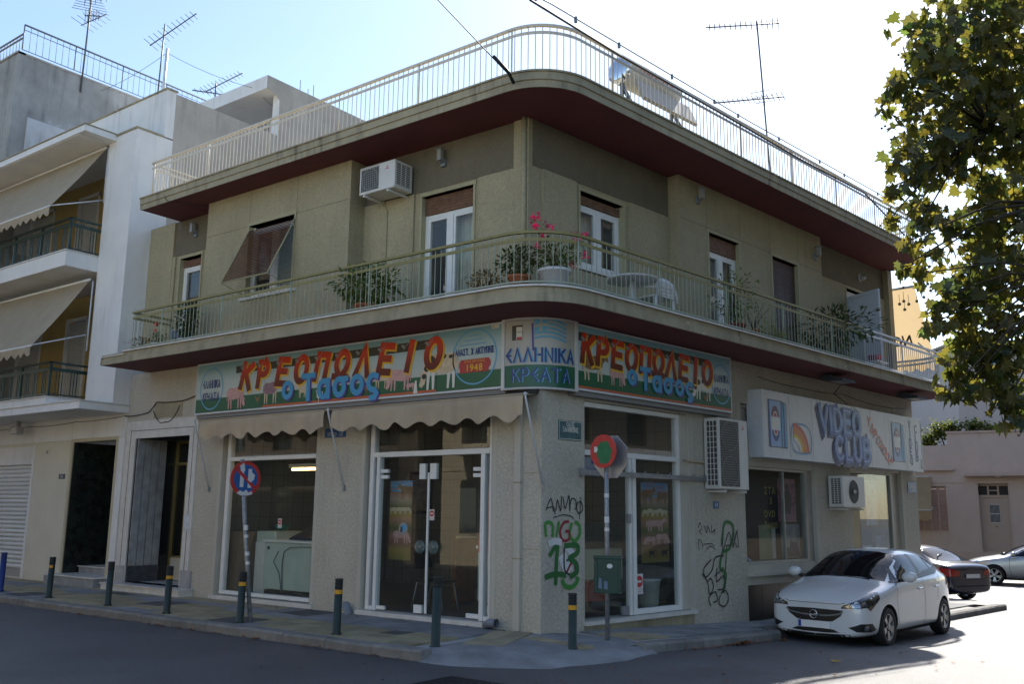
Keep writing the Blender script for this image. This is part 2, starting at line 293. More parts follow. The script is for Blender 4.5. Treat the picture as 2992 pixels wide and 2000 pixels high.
class Flat:
    """printed shapes on a plane of frame F at depth d; x runs to the viewer's right from s0 (sgn = direction of s)"""
    def __init__(s, F, s0, sgn, d): s.F, s.s0, s.g, s.d = F, s0, sgn, d; s.mb = MB(F)
    def P(s, x, z, k=0): return (s.s0+s.g*x, s.d+k*.001, z)
    def poly(s, pts, mi=0, k=0): s.mb.add([s.P(x, z, k) for x, z in pts], [tuple(range(len(pts)))], mi); return s
    def text(s, body, x, z, size, mi=0, k=0, bold=0, shear=0, sx=1, rot=0, space=1, sy=1):
        vs, fs = text2d(body, size, 0, shear, sx, space); c, n = math.cos(rot), math.sin(rot)
        offs = [(0, 0)] if bold < .004 else [(bold*math.cos(j*PI/3+.5), bold*math.sin(j*PI/3+.5)) for j in range(6)]+[(0, 0)]
        for i, (ox, oz) in enumerate(offs): s.mb.add([s.P(x+ox+u*c-v*sy*n, z+oz+u*n+v*sy*c, k+i*.12) for u, v in vs], fs, mi)
        return s
    def word(s, body, x, z, h, wd, mi=0, k=0, sx=1, gap=.25, rot=0, shear=0):
        """sign-writer's letters built from broad strokes; centred on x, feet at z"""
        W_ = sum(GL[c][0]*sx+gap for c in body)-gap; cx = -W_/2; cr_, sr_ = math.cos(rot), math.sin(rot); n = 0
        for c in body:
            w_, st = GL[c]
            for p in st:
                q = [((cx+u*sx+shear*v)*h, v*h) for u, v in p]; s.stroke([(x+u*cr_-v*sr_, z+u*sr_+v*cr_) for u, v in q], wd, mi, k+.35*n, False, True); n += 1
            cx += w_*sx+gap
        return s
    def ring(s, x, z, r0, r1, mi=0, k=0, n=32, sy=1):
        vs = []
        for j in range(n):
            c, q = math.cos(2*PI*j/n), math.sin(2*PI*j/n); vs += [s.P(x+r0*c, z+r0*q*sy, k), s.P(x+r1*c, z+r1*q*sy, k)]
        s.mb.add(vs, [(2*j, 2*j+1, (2*j+3) % (2*n), (2*j+2) % (2*n)) for j in range(n)], mi); return s
    def disc(s, x, z, r, mi=0, k=0, n=24, sy=1): return s.poly([(x+r*math.cos(2*PI*j/n), z+r*sy*math.sin(2*PI*j/n)) for j in range(n)], mi, k)
    def stroke(s, pts, wd, mi=0, k=0, smooth=True, sq=False):
        if smooth and len(pts) > 2:
            q = [pts[0]]+list(pts)+[pts[-1]]; out = []
            for i in range(1, len(q)-2):
                for j in range(5):
                    t = j/5; p0, p1, p2, p3 = q[i-1], q[i], q[i+1], q[i+2]
                    out.append(tuple(.5*(2*p1[a_]+(p2[a_]-p0[a_])*t+(2*p0[a_]-5*p1[a_]+4*p2[a_]-p3[a_])*t*t+(3*p1[a_]-p0[a_]-3*p2[a_]+p3[a_])*t**3) for a_ in (0, 1)))
            pts = out+[pts[-1]]
        vs = []; cl = math.dist(pts[0], pts[-1]) < 1e-6 and len(pts) > 3; M_ = len(pts)
        for i, (x, z) in enumerate(pts):
            pa = pts[i-1] if i else (pts[-2] if cl else None); pb = pts[i+1] if i < M_-1 else (pts[1] if cl else None); ds = []
            if pa: l = math.dist(pa, (x, z)) or 1; ds.append(((x-pa[0])/l, (z-pa[1])/l))
            if pb: l = math.dist(pb, (x, z)) or 1; ds.append(((pb[0]-x)/l, (pb[1]-z)/l))
            tx, tz = sum(d[0] for d in ds), sum(d[1] for d in ds); l = math.hypot(tx, tz)
            if l < 1e-3: tx, tz, l = ds[0][0], ds[0][1], 1
            tx, tz = tx/l, tz/l; ms = min(1/max(.3, tx*ds[0][0]+tz*ds[0][1]), 2.2); nx, nz = -tz*wd/2*ms, tx*wd/2*ms
            if sq and len(ds) == 1: e_ = wd/2*(-1 if i == 0 else 1)*.98; x, z = x+tx*e_, z+tz*e_
            kk = k+i*.004; vs += [s.P(x+nx, z+nz, kk), s.P(x-nx, z-nz, kk)]
        s.mb.add(vs, [(2*i, 2*i+1, 2*i+3, 2*i+2) for i in range(len(pts)-1)], mi)
        return s
    def build(s, name, mats, parent=None): return s.mb.build(name, mats, parent)
# ------------------------------------------------------------------ common materials
M_stL = mat('stucco_lower', (.475, .44, .365), .9, var=.07, vs=1.2, bump=1.0, bs=17, streak=.3, stcol=(.22, .19, .145), fine=.16, fs=26)
M_stU = mat('stucco_upper', (.345, .30, .19), .9, var=.08, vs=1.0, bump=.9, bs=20, streak=.3, stcol=(.12, .105, .075), fine=.14, fs=28)
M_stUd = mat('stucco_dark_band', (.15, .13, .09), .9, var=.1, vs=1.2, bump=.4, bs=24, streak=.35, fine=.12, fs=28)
M_smooth = mat('smooth_render', (.49, .46, .39), .85, var=.06, vs=2, bump=.08, bs=80, streak=.25, stcol=(.25, .22, .18))
M_trimU = mat('olive_trim', (.36, .33, .20), .7, var=.06, vs=4)
M_fasc = mat('weathered_fascia', (.34, .30, .205), .9, var=.18, vs=1.6, bump=.15, bs=40, streak=.9, stcol=(.06, .055, .045), patch=((.55, .47, .36), 1.7, .655))
M_soff = mat('maroon_soffit', (.13, .032, .036), .75, var=.15, vs=1.5, bump=.05, bs=30)
M_marble = mat('white_marble', (.62, .60, .56), .45, var=.1, vs=5, streak=.3, stcol=(.3, .28, .25))
M_white = mat('white_paint', (.72, .72, .70), .45, var=.05, vs=6)
M_wood = mat('brown_shutter', (.16, .085, .05), .55, var=.35, vs=9, bump=.1, bs=90)
M_conc = mat('concrete', (.36, .355, .34), .9, var=.14, vs=2, bump=.25, bs=40, fine=.25, fs=120)
M_black = mat('black', (.012, .012, .013), .6)
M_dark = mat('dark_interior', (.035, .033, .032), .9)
M_glass = glass('window_glass'); M_shop = glass('shop_glass', (.93, .96, .95), 1.5, 0, .018)
M_railG = mat('pale_green_rail', (.32, .36, .27), .5, var=.12, vs=8, patch=((.2, .09, .04), 5, .70))
M_railO = mat('olive_rail', (.23, .20, .065), .5, var=.1, vs=8)
M_railW = mat('cream_rail', (.62, .56, .46), .5, var=.1, vs=8, patch=((.25, .12, .06), 5, .70))
M_railA = mat('white_alu_rail', (.60, .62, .65), .4, var=.05, vs=8)
M_steel = mat('galvanised', (.30, .31, .32), .5, .5, var=.2, vs=10)
M_cable = mat('cable', (.02, .02, .022), .6)
M_grey = mat('grey_plastic', (.20, .22, .24), .5)
# ------------------------------------------------------------------ edge paths round the corner
def edge_path(dL, dR, r, sL, tR, re, n=12, back=True):
    t = (-dL-NR.y*dR)/UR.y; Q = UR*t+NR*dR; tl = r/math.tan((PI-GAM)/2); A = Vector((Q.x-tl, -dL, 0)); c = A+Vector((0, r, 0))
    pts = [Vector((-sL, -dL, 0))]
    for i in range(n+1):
        th = -PI/2+GAM*i/n; pts.append(c+Vector((math.cos(th), math.sin(th), 0))*r)
    c2 = RF(tR-re, dR-re, 0)
    for i in range(n+1):
        th = GAM-PI/2+PI/2*i/n; pts.append(c2+Vector((math.cos(th), math.sin(th), 0))*re)
    if back: pts.append(RF(tR, -4.0, 0))
    return pts
def sweep(mb, base, prof, mi=0, smooth=False):
    dL, dR, r, sL, tR, re = base; rows = []
    for o, z in prof: rows.append([p+Vector((0, 0, z)) for p in edge_path(dL+o, dR+o, r+o, sL+min(o, .03), tR+o, re+o)])
    K = len(rows[0]); vs = [v for row in rows for v in row]
    mb.add(vs, [(i*K+j, i*K+j+1, (i+1)*K+j+1, (i+1)*K+j) for i in range(len(rows)-1) for j in range(K-1)], mi, smooth, True)
    # end cap at the left end
    return rows
def plate(mb, base, z, ins, mi=0, sx=None):
    """horizontal plate bounded by the path and going back under the building"""
    pts = [p+Vector((0, 0, z)) for p in edge_path(*base)]; L0 = pts[0]
    pts += [Vector((L0.x, ins, z))]
    mb.add(pts, [tuple(range(len(pts)))], mi, False, True)
def resample(pts, step, off=0):
    out = []; acc = off
    for a_, b_ in zip(pts[:-1], pts[1:]):
        l = (b_-a_).length
        while acc <= l: out.append(a_+(b_-a_)*(acc/l)); acc += step
        acc -= l
    return out
# ------------------------------------------------------------------ GROUND
def road_mesh():
    m = MB(); xs = [-120, -60, -30, -14, -8, -4, -2, -1, 0, 1, 2, 3, 4, 5, 6, 7, 8, 10, 12, 16, 24, 40, 90]; ys = [-60, -30, -16, -12, -8, -5, -4, -3, -2]+[-1+.5*i for i in range(20)]+[10, 12, 14, 18, 24, 34, 60, 150]
    vs = [(x, y, gz(x, y)-.13) for y in ys for x in xs]; K = len(xs)
    m.add(vs, [(i*K+j, i*K+j+1, (i+1)*K+j+1, (i+1)*K+j) for i in range(len(ys)-1) for j in range(K-1)], 0, True)
    return m
M_asph = mat('asphalt', (.058, .058, .064), .52, var=.36, vs=.55, bump=1.0, bs=70, fine=.5, fs=48, spec=1.0, patch=((.040, .040, .044), .45, .60))
tag(struct(road_mesh().build('road', M_asph, weld=True)), 'dark grey asphalt road round the street corner')
far = MB().quad((-700, -700, -.9), (700, -700, -.9), (700, 900, -.9), (-700, 900, -.9)).build('ground', mat('far_ground', (.16, .15, .13), .95, var=.2, vs=.05)); struct(far)
# pavement: bed of concrete, then kerb stones and tiles as pieces
def kerb_n(t): return 1.66-.035*t if t < 4.3 else (max(1.0, 1.51-.9*(t-4.3)) if t < 9.6 else min(2.0, 1.0+1.4*(t-9.6)))
PT = [i*.25 for i in range(-2, 60)]
pm = MB()
def pq(*p): pm.add([(x, y, gz(x, y)+z) for x, y, z in p], [tuple(range(len(p)))])
for i in range(-40, 0):   # left street strip
    x0, x1 = i*.75-.3, (i+1)*.75-.3
    pq((x0, .3, -.03), (x1, .3, -.03), (x1, -2.3, -.03), (x0, -2.3, -.03))
for a_, b_ in zip(PT[3:-9], PT[4:-8]):   # right street strip
    p = [RF(a_, -.3, 0), RF(b_, -.3, 0), RF(b_, kerb_n(b_)-.14, 0), RF(a_, kerb_n(a_)-.14, 0)]
    pq(*[(q.x, q.y, -.03) for q in p])
pav = pm.build('pavement', M_conc); tag(struct(pav), 'tiled pavement running round the building')
# corner ramp: a fan of worn concrete that falls to the road
top = [(-.3, -2.1), (.0, -1.75), (.28, -1.42), (.62, -1.08), (1.0, -.72), (1.25, -.3), (1.42, .28)]
bot = [(-.1, -2.62), (.45, -2.58), (1.05, -2.4), (1.5, -2.0), (1.8, -1.4), (1.92, -.7), (1.86, .28)]
rm = MB(); vs = []
for f in (0, .35, .7, 1):
    for (x0, y0), (x1, y1) in zip(top, bot):
        x, y = x0+(x1-x0)*f, y0+(y1-y0)*f; vs.append((x, y, gz(x, y)-.004-.15*f**1.3+.01*math.sin(x*5+y*3)*f))
rm.add(vs, [(i*7+j, i*7+j+1, (i+1)*7+j+1, (i+1)*7+j) for i in range(3) for j in range(6)], 0, True)
rm.add([(-.3, -2.1, -.006), (0, -1.75, -.006), (.28, -1.42, -.006), (.62, -1.08, -.006), (1.0, -.72, -.006), (1.25, -.3, -.006), (1.42, .28, -.02), (0.9, .6, -.03), (0, .3, -.02), (-.3, .3, -.02)], [tuple(range(10))])
M_ramp = mat('worn_concrete', (.22, .224, .228), .9, var=.3, vs=1.6, bump=.3, bs=45, fine=.3, fs=90)
rmo = rm.build('corner_ramp', M_ramp, pav)
M_tileY = mat('yellow_paving', (.31, .265, .17), .9, var=.14, vs=4, bump=.3, bs=26, rnd_=.16, fine=.25, fs=120)
M_tileG = mat('grey_paving', (.22, .222, .225), .9, var=.18, vs=3, bump=.3, bs=30, rnd_=.16, fine=.25, fs=120)
M_tileD = mat('dark_patch_paving', (.085, .08, .078), .9, var=.2, vs=4, bump=.3, bs=40, fine=.3, fs=120)
M_kerb = mat('kerb_concrete', (.19, .185, .175), .9, var=.25, vs=3, bump=.4, bs=28, rnd_=.1, streak=.4)
def piece_mesh(name, w_, l_, h, mats, ribs=0, bev=.006, dots=False):
    m = MB(); m.box(-w_/2+.003, w_/2-.003, -l_/2+.003, l_/2-.003, -h, 0)
    if ribs:
        for i in range(ribs):
            x = -w_/2+w_*(i+.5)/ribs; m.add([(x-.011, -l_/2+.012, .0005), (x+.011, -l_/2+.012, .0005), (x+.006, -l_/2+.016, .006), (x-.006, -l_/2+.016, .006), (x-.011, l_/2-.012, .0005), (x+.011, l_/2-.012, .0005), (x+.006, l_/2-.016, .006), (x-.006, l_/2-.016, .006)], [(0, 1, 2, 3), (4, 7, 6, 5), (0, 3, 7, 4), (1, 5, 6, 2), (3, 2, 6, 7)])
    if dots:
        for i in range(5):
            for j in range(5):
                x, y = -w_/2+w_*(i+.5)/5, -l_/2+l_*(j+.5)/5; m.add([(x-.02, y-.02, .0005), (x+.02, y-.02, .0005), (x+.02, y+.02, .0005), (x-.02, y+.02, .0005), (x, y, .009)], [(0, 1, 4), (1, 2, 4), (2, 3, 4), (3, 0, 4)])
    o = m.build(name, mats); me = o.data; bpy.data.objects.remove(o); return me
T = .40
meY = piece_mesh('paving_tile', T, T, .03, M_tileY, 7); meYd = piece_mesh('paving_tile', T, T, .03, M_tileY, 0, dots=True); meG = piece_mesh('paving_tile', T, T, .03, M_tileG); meGr = piece_mesh('paving_tile', T, T, .03, M_tileG, 7); meD = piece_mesh('paving_tile', T, T, .03, M_tileD)
ORIG = Vector((0, 0, 0))
def piece(me, loc, rz=0, parent=pav, tilt=(0, 0), sx=1, name='paving_tile'):
    o = bpy.data.objects.new(name, me); COL.objects.link(o); o.parent = parent; o.location = loc; o.rotation_euler = (tilt[0], tilt[1], rz); o.scale = (sx, 1, 1); return o
rt_ = random.Random(3)
for j in range(6):
    for i in range(44):
        x, y = -.6-T*i-T/2, -.08-T*j*.925-T/2*.925
        if j >= 4 and x > -.75: continue
        d = (-4.95 < x < -4.0 and j >= 4) or (-5.0 < x < -4.1 and j <= 1) or (-1.65 < x < -1.2 and 3 <= j <= 3) or (-8.1 < x < -7.2 and j in (2, 3)) or (-10.6 < x < -9.7 and j in (1,)) or (-11.9 < x < -10.9 and j in (4, 5))
        if d: me = meD
        elif j in (3, 4): me = meY
        elif j == 5: me = meY if -4 < x else meYd if x > -11 and (i % 9) < 6 else meG
        elif j in (0,): me = meYd if x < -5.2 else meG
        elif j == 2 and x < -5: me = meY if (i % 7) < 4 else meG
        else: me = meG
        piece(me, (x, y, -.002+rt_.uniform(-.003, .003)), 0 if me is not meYd else PI/2, tilt=(rt_.uniform(-.006, .006), rt_.uniform(-.006, .006)))
dA_, dB2 = Vector((.347, -.938, 0)), Vector((.938, .347, 0))      # tactile tiles turned towards the ramp
for i in range(5):
    for j in range(2):
        p = Vector((-.50, -.32, 0))+dA_*.3*i+dB2*.3*j; o = piece(meYd, (p.x, p.y, gz(p.x, p.y)-.002), rad(20)); o.scale = (.745, .745, 1)
for i in range(4): p = Vector((.28, -.50, 0))+Vector((.29, -.07, 0))*i; o = piece(meYd, (p.x, p.y, gz(p.x, p.y)-.002), rad(-14)); o.scale = (.72, .6, 1)
for i in range(32):
    for j in range(4):
        t, n = 1.05+T*i, .03+T*j*.9+T/2
        if n+T/2 > kerb_n(t)-.13: continue
        p = RF(t, n, 0); sl_ = math.atan(.04) if t < 6.2 else 0
        me = meYd if (t < 1.7 and j >= 1) else meG if t > 9 else meGr
        piece(me, (p.x, p.y, ramp(t)-.002+rt_.uniform(-.003, .003)), GAM-PI/2, tilt=(-sl_, 0))
def kerb_mesh(l_):
    m = MB(); q = [(-.1, -.30), (.1, -.30), (.1, -.035), (.075, -.003), (-.1, 0)]
    m.prism(q, -l_/2+.004, l_/2-.004, 's'); o = m.build('kerb_stone', M_kerb); me = o.data; bpy.data.objects.remove(o); return me
kb = kerb_mesh(.9)
for i in range(30):
    x = -.55-.9*i; piece(kb, (x, -2.405, .004+rt_.uniform(-.006, .006)), 0, tilt=(rt_.uniform(-.02, .02)+PI*0, rt_.uniform(-.006, .006)), name='kerb_stone').rotation_euler[2] = PI
kb2 = kerb_mesh(.5)
t = .38
while t < 13.4:
    p0, p1 = RF(t, kerb_n(t)-.1, 0), RF(t+.5, kerb_n(t+.5)-.1, 0); m_ = (p0+p1)/2; dv = p1-p0
    z = ramp(t+.25); sl_ = math.atan2(ramp(t+.5)-ramp(t), .5)
    o = piece(kb2, (m_.x, m_.y, z+.004), math.atan2(dv.y, dv.x)+PI, tilt=(0, sl_), sx=dv.length/.5, name='kerb_stone'); t += .5
# rounded end of the pavement at the side street
em = MB(); ring = [RF(13.2+1.0*math.sin(PI/2*i/6), 1.0+1.0*math.cos(PI/2*i/6), 0) for i in range(7)]
for zt, zb in ((0, -.3),):
    vs = [(p.x, p.y, ramp(9)+zt) for p in ring]+[(RF(14.2, -1, 0).x, RF(14.2, -1, 0).y, ramp(9)), (RF(13.2, -1, 0).x, RF(13.2, -1, 0).y, ramp(9))]; em.add(vs, [tuple(range(len(vs)))])
    em.add([(p.x, p.y, ramp(9)) for p in ring]+[(p.x*1.0, p.y, ramp(9)-.3) for p in ring], [(i, i+1, 8+i, 7+i) for i in range(6)])
em.build('pavement_end', M_conc, pav)
# ------------------------------------------------------------------ CORNER BUILDING
B = thing('corner_building', 'two storey khaki corner building with rounded balcony and maroon soffits', 'building', (-3, 3, 0))
zB, zT = 4.777, 5.028      # balcony slab
zR, zRT = 8.33, 8.612      # roof slab
hL = [(.958, 3.809, .05, 3.45), (5.094, 7.928, .05, 3.45), (9.07, 11.11, .15, 3.29)]
hR = [(1.0, 3.91, .02, 3.56), (5.78, 8.62, -.5, 2.82), (5.72, 6.36, 3.28, 3.95), (10.36, 13.14, .45, 2.89)]
wm = MB(LF).wall(0, 11.55, -.5, zB, 0, -.28, hL); wm.F = RF; wm.wall(0, 14.1, -.7, zB, 0, -.28, hR)
GW = wm.build('ground_floor_wall', M_stL, B, weld=True)
# smooth reveals of the openings, downpipe casing strip
rv = MB(LF)
for s0, s1, z0, z1 in hL[:2]:
    for s_ in (s0, s1):
        q = .1 if s_ == s1 else -.1
        rv.box(min(s_, s_+q*.9), max(s_, s_+q*.9), -.02, .006, z0-.05, 3.46)
        rv.box(s_-.004, s_+.004, -.27, .006, z0, z1)
rv.build('reveal_trim', M_smooth, GW)
rv = MB(RF)
for s0, s1, z0, z1 in (hR[0], (5.78, 8.62, .8, 2.82), (10.36, 13.14, .45, 2.89)):
    rv.box(s1-.003, s1+.13, -.02, .007, z0-.03, z1+.02); rv.box(s1-.006, s1+.002, -.27, .007, z0, z1)
rv.build('reveal_trim', M_smooth, GW)
gr = MB(LF)
for z in (1.2, 2.35): gr.box(.02, .345, -.01, .004, z, z+.012)
gr.build('wall_groove', M_fasc, GW)
# upper storey
um = MB(LF); dA, dB_ = -.235, .19
holeS = (9.46, 10.35, 5.1, 7.41); holeW = (1.59, 2.88, 5.1, 7.40); holeB = (5.82, 7.32, 6.0, 7.54)
um.wall(.43, 4.34, zT, zR, dA, dA-.25, [holeW]); um.wall(8.72, 11.6, zT, zR, dA, dA-.25, [holeS])
um.wall(4.3, 8.76, zT, zR, dB_, dB_-.3, [holeB]); um.box(4.303, 4.33, dA-.02, dB_-.29, zT, zR); um.box(8.73, 8.757, dA-.02, dB_-.29, zT, zR)
um.F = RF
hr1 = (1.38, 2.68, 5.97, 7.37); hr2 = (5.0, 6.22, 5.1, 7.37); hr3 = (7.48, 8.70, 5.1, 7.39); hr4 = (11.6, 12.88, 5.1, 7.46)
um.wall(.167, 4.1, zT, zR, -.46, -.72, [hr1]); um.wall(4.05, 9.85, zT, zR, -.19, -.45, [hr2, hr3]); um.wall(9.8, 14.1, zT, zR, -.46, -.72, [hr4])
um.box(4.053, 4.08, -.47, -.44, zT, zR); um.box(9.81, 9.847, -.47, -.44, zT, zR)
UW = um.build('upper_wall', [M_stU], B, weld=True)
# dark upper bands and proud lower panels of the recessed walls
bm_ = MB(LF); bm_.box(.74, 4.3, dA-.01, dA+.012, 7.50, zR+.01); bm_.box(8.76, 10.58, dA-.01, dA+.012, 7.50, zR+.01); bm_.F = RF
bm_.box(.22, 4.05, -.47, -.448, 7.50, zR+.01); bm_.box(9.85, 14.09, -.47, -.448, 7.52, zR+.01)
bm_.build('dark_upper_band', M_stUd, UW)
pn = MB(LF); pn.wall(.75, 4.3, zT, 7.49, dA+.04, dA-.005, [(1.50, 3.02, zT-.1, 7.6)]); pn.wall(8.76, 10.58, zT, 7.49, dA+.04, dA-.005, [(9.3, 10.48, zT-.1, 7.6)]); pn.box(10.58, 11.59, dA-.01, dA+.05, zT, zR)
pn.F = RF; pn.wall(.45, 4.05, zT, 7.49, -.42, -.465, [(1.30, 2.80, 5.9, 7.6)]); pn.wall(9.85, 14.09, zT, 7.51, -.42, -.465, [(11.5, 13.0, zT-.1, 7.6)])
pn.build('stucco_panel', mat('stucco_panel', (.36, .315, .20), .9, var=.08, vs=1.0, bump=.9, bs=20, streak=.3, stcol=(.12, .105, .075), fine=.14, fs=28, patch=((.62, .58, .5), 1.1, .70)), UW)
# corner pilaster and scored joints
pl = MB(LF); pl.box(.43, .74, dA-.02, dA+.05, zT, zR); pl.tube([(.50, dA+.08, zT), (.50, dA+.08, zR)], .045, 8); pl.build('corner_pilaster', M_stU, UW)
jn = MB(LF)
for s_ in (7.3, 5.82): jn.box(s_-.006, s_+.006, dB_-.01, dB_+.003, 7.55, zR)
for a_, b_ in ((7.33, 8.72), (4.34, 5.80)): jn.box(a_, b_, dB_-.01, dB_+.003, 7.545, 7.558)
jn.F = RF
for s_ in (5.0, 6.24, 7.46, 8.72): jn.box(s_-.006, s_+.006, -.2, -.187, 7.40, zR)
jn.box(4.08, 9.85, -.2, -.187, 7.45, 7.462)
jn.build('scored_joint', mat('joint', (.19, .17, .115), .9), UW)
# slabs
bs = (1.168, 1.074, 1.03, 10.80, 14.3, 1.03)
sm = MB(); sweep(sm, bs, [(-.03, zB), (.02, zB), (.02, zB+.115), (.0, zB+.125), (.0, zT-.03)]); plate(sm, (bs[0]-.0, bs[1]-.0, bs[2], 10.8, 14.3, 1.03), zT-.07, .3); plate(sm, (bs[0]-.2, bs[1]-.2, bs[2]-.2, 9.9, 14.1, .83), zT-.004, .3)
sm.quad((-10.8, -1.188, zB), (-10.8, .3, zB), (-10.8, .3, zT-.09), (-10.8, -1.188, zT-.09))
SL = sm.build('balcony_slab', M_fasc, B)
mm = MB(); rows = sweep(mm, (1.168, 1.074, 1.03, 9.95, 14.3, 1.03), [(.0, zT-.028), (.045, zT-.028), (.045, zT), (-.25, zT)]); mm.box(-9.98, -9.9, -1.2, .1, zT-.03, zT+.002); mm.build('marble_coping', M_marble, SL)
ms = MB(); plate(ms, (bs[0]-.015, bs[1]-.015, bs[2]-.015, 10.79, 14.28, 1.01), zB-.002, .3); ms.build('balcony_soffit', M_soff, SL)
ns = MB(); ns.box(-10.82, -9.93, -1.2, -1.1, zT-.088, zT-.07); ns.box(-10.82, -10.72, -1.19, .3, zT-.088, zT-.07); ns.build('slab_flashing', M_marble, SL)
rs = (.79, .77, .97, 10.42, 14.05, 1.0)
rm_ = MB(); sweep(rm_, rs, [(-.03, zR), (.005, zR), (.005, zR+.115), (.03, zR+.125), (.03, zRT-.03), (.055, zRT-.03), (.055, zRT), (-.3, zRT)]); plate(rm_, rs, zRT-.02, 9, 0); rm_.quad((-10.42, -.82, zR), (-10.42, 9, zR), (-10.42, 9, zRT), (-10.42, -.82, zRT))
RS = rm_.build('roof_slab', M_fasc, B)
ms = MB(); plate(ms, (rs[0]-.012, rs[1]-.012, rs[2]-.012, 10.41, 14.03, .99), zR-.003, .6); ms.build('roof_soffit', M_soff, RS)
# back, party and end walls, floors (closes the volume)
bw = MB(); bw.box(-11.55, -11.3, .3, 9, -.5, zR); bw.box(-11.3, 1.0, 8.8, 9.0, -.5, zR); e0, e1 = RF(14.09, -.3, 0), RF(14.09, -9.5, 0)
bw.F = RF; bw.box(13.85, 14.1, -9.5, -.3, -.7, zR); bw.F = WF; bw.build('back_wall', M_stU, B)
fl = MB(); fl.add([(-11.3, .28, .04), (-.2, .28, .04), tuple(RF(13.8, -.3, .04)), tuple(RF(13.8, -9, .04)), (-11.3, 8.8, .04)], [tuple(range(5))]); fl.build('shop_floor', mat('shop_floor', (.10, .095, .09), .4, var=.2, vs=2), B)
fl = MB(); fl.add([(-11.3, .28, 4.1), (-.2, .28, 4.1), tuple(RF(13.8, -.3, 4.1)), tuple(RF(13.8, -9, 4.1)), (-11.3, 8.8, 4.1)], [tuple(range(5))]); fl.build('shop_ceiling', mat('shop_ceiling', (.22, .21, .20), .8), B)
ft = MB(); ft.box(-11.3, -.6, .5, 8.7, zT-.3, zT-.06); ft.F = RF; ft.box(.4, 13.8, -8.5, -.5, zT-.3, zT-.061); ft.build('upper_floor', M_dark, B)
# ---- railings
def railing(parent, name, base, z0, zt, zm, step, mats, left=None, posts=2.0, white_from=None, bot=True, bar=.006):
    """mats: top, bars, alt; flat top rail, flat second rail, thin balusters"""
    path = edge_path(*base, back=False)
    path.append(RF(base[4], -2.5, 0)); split = None
    K = len(path)
    def strip(mb, pts, z, w_, h):
        for a_, b_ in zip(pts[:-1], pts[1:]):
            t_ = (b_-a_).normalized(); n_ = Vector((t_.y, -t_.x, 0))*w_/2; h2 = Vector((0, 0, h/2)); zz = Vector((0, 0, z)); e_ = t_*.004
            vs = [a_-e_+zz+s1*n_+s2*h2 for s1, s2 in ((-1, -1), (1, -1), (1, 1), (-1, 1))]+[b_+e_+zz+s1*n_+s2*h2 for s1, s2 in ((-1, -1), (1, -1), (1, 1), (-1, 1))]
            mb.add(vs, [(0, 1, 5, 4), (1, 2, 6, 5), (2, 3, 7, 6), (3, 0, 4, 7), (0, 3, 2, 1), (4, 5, 6, 7)], 0, False, True)
    parts = [(path, mats[0], mats[1])]
    if white_from:
        p_ = RF(white_from, base[1], 0); i = max(j for j in range(K) if (path[j]-p_).dot(UR) < 0)
        parts = [(path[:i+1]+[p_], mats[0], mats[1]), ([p_]+path[i+1:], mats[2], mats[2])]
    if left is not None: parts[0] = ([Vector((path[0].x, left, 0))]+parts[0][0], parts[0][1], parts[0][2])
    root = None
    for pts, mt, mb_ in parts:
        top = MB(); strip(top, pts, zt-.02, .05, .04); strip(top, pts, zm, .012, .05)
        o = top.build(name, mt, parent); root = root or o
        bars = MB()
        if bot: strip(bars, pts, z0+.06, .03, .022)
        for p_ in resample(pts, step, .05):
            zb = z0+.06 if bot else z0-.02
            bars.tube([p_+Vector((0, 0, zb)), p_+Vector((0, 0, zt-.03))], bar, 4, raw=True, cap=False)
        bars.build('balusters', mb_, o); stuff(bpy.context.scene.objects[-1]) if False else None
        ps = MB()
        for p_ in resample(pts, posts, .03): ps.tube([p_+Vector((0, 0, z0-.03)), p_+Vector((0, 0, zt-.03))], .017, 4, raw=True)
        ps.build('posts', mb_, o)
    return root
railing(SL, 'balcony_railing', (1.10, 1.02, .97, 9.84, 14.2, .97), zT, 5.865, 5.73, .118, (M_railO, M_railG, M_railA), left=-.15, white_from=9.2, bar=.0075)
railing(RS, 'roof_railing', (.73, .71, .9, 10.22, 13.95, .93), zRT, 9.43, 9.29, .116, (M_railW, M_railW), left=3.2, bot=False, bar=.0095)
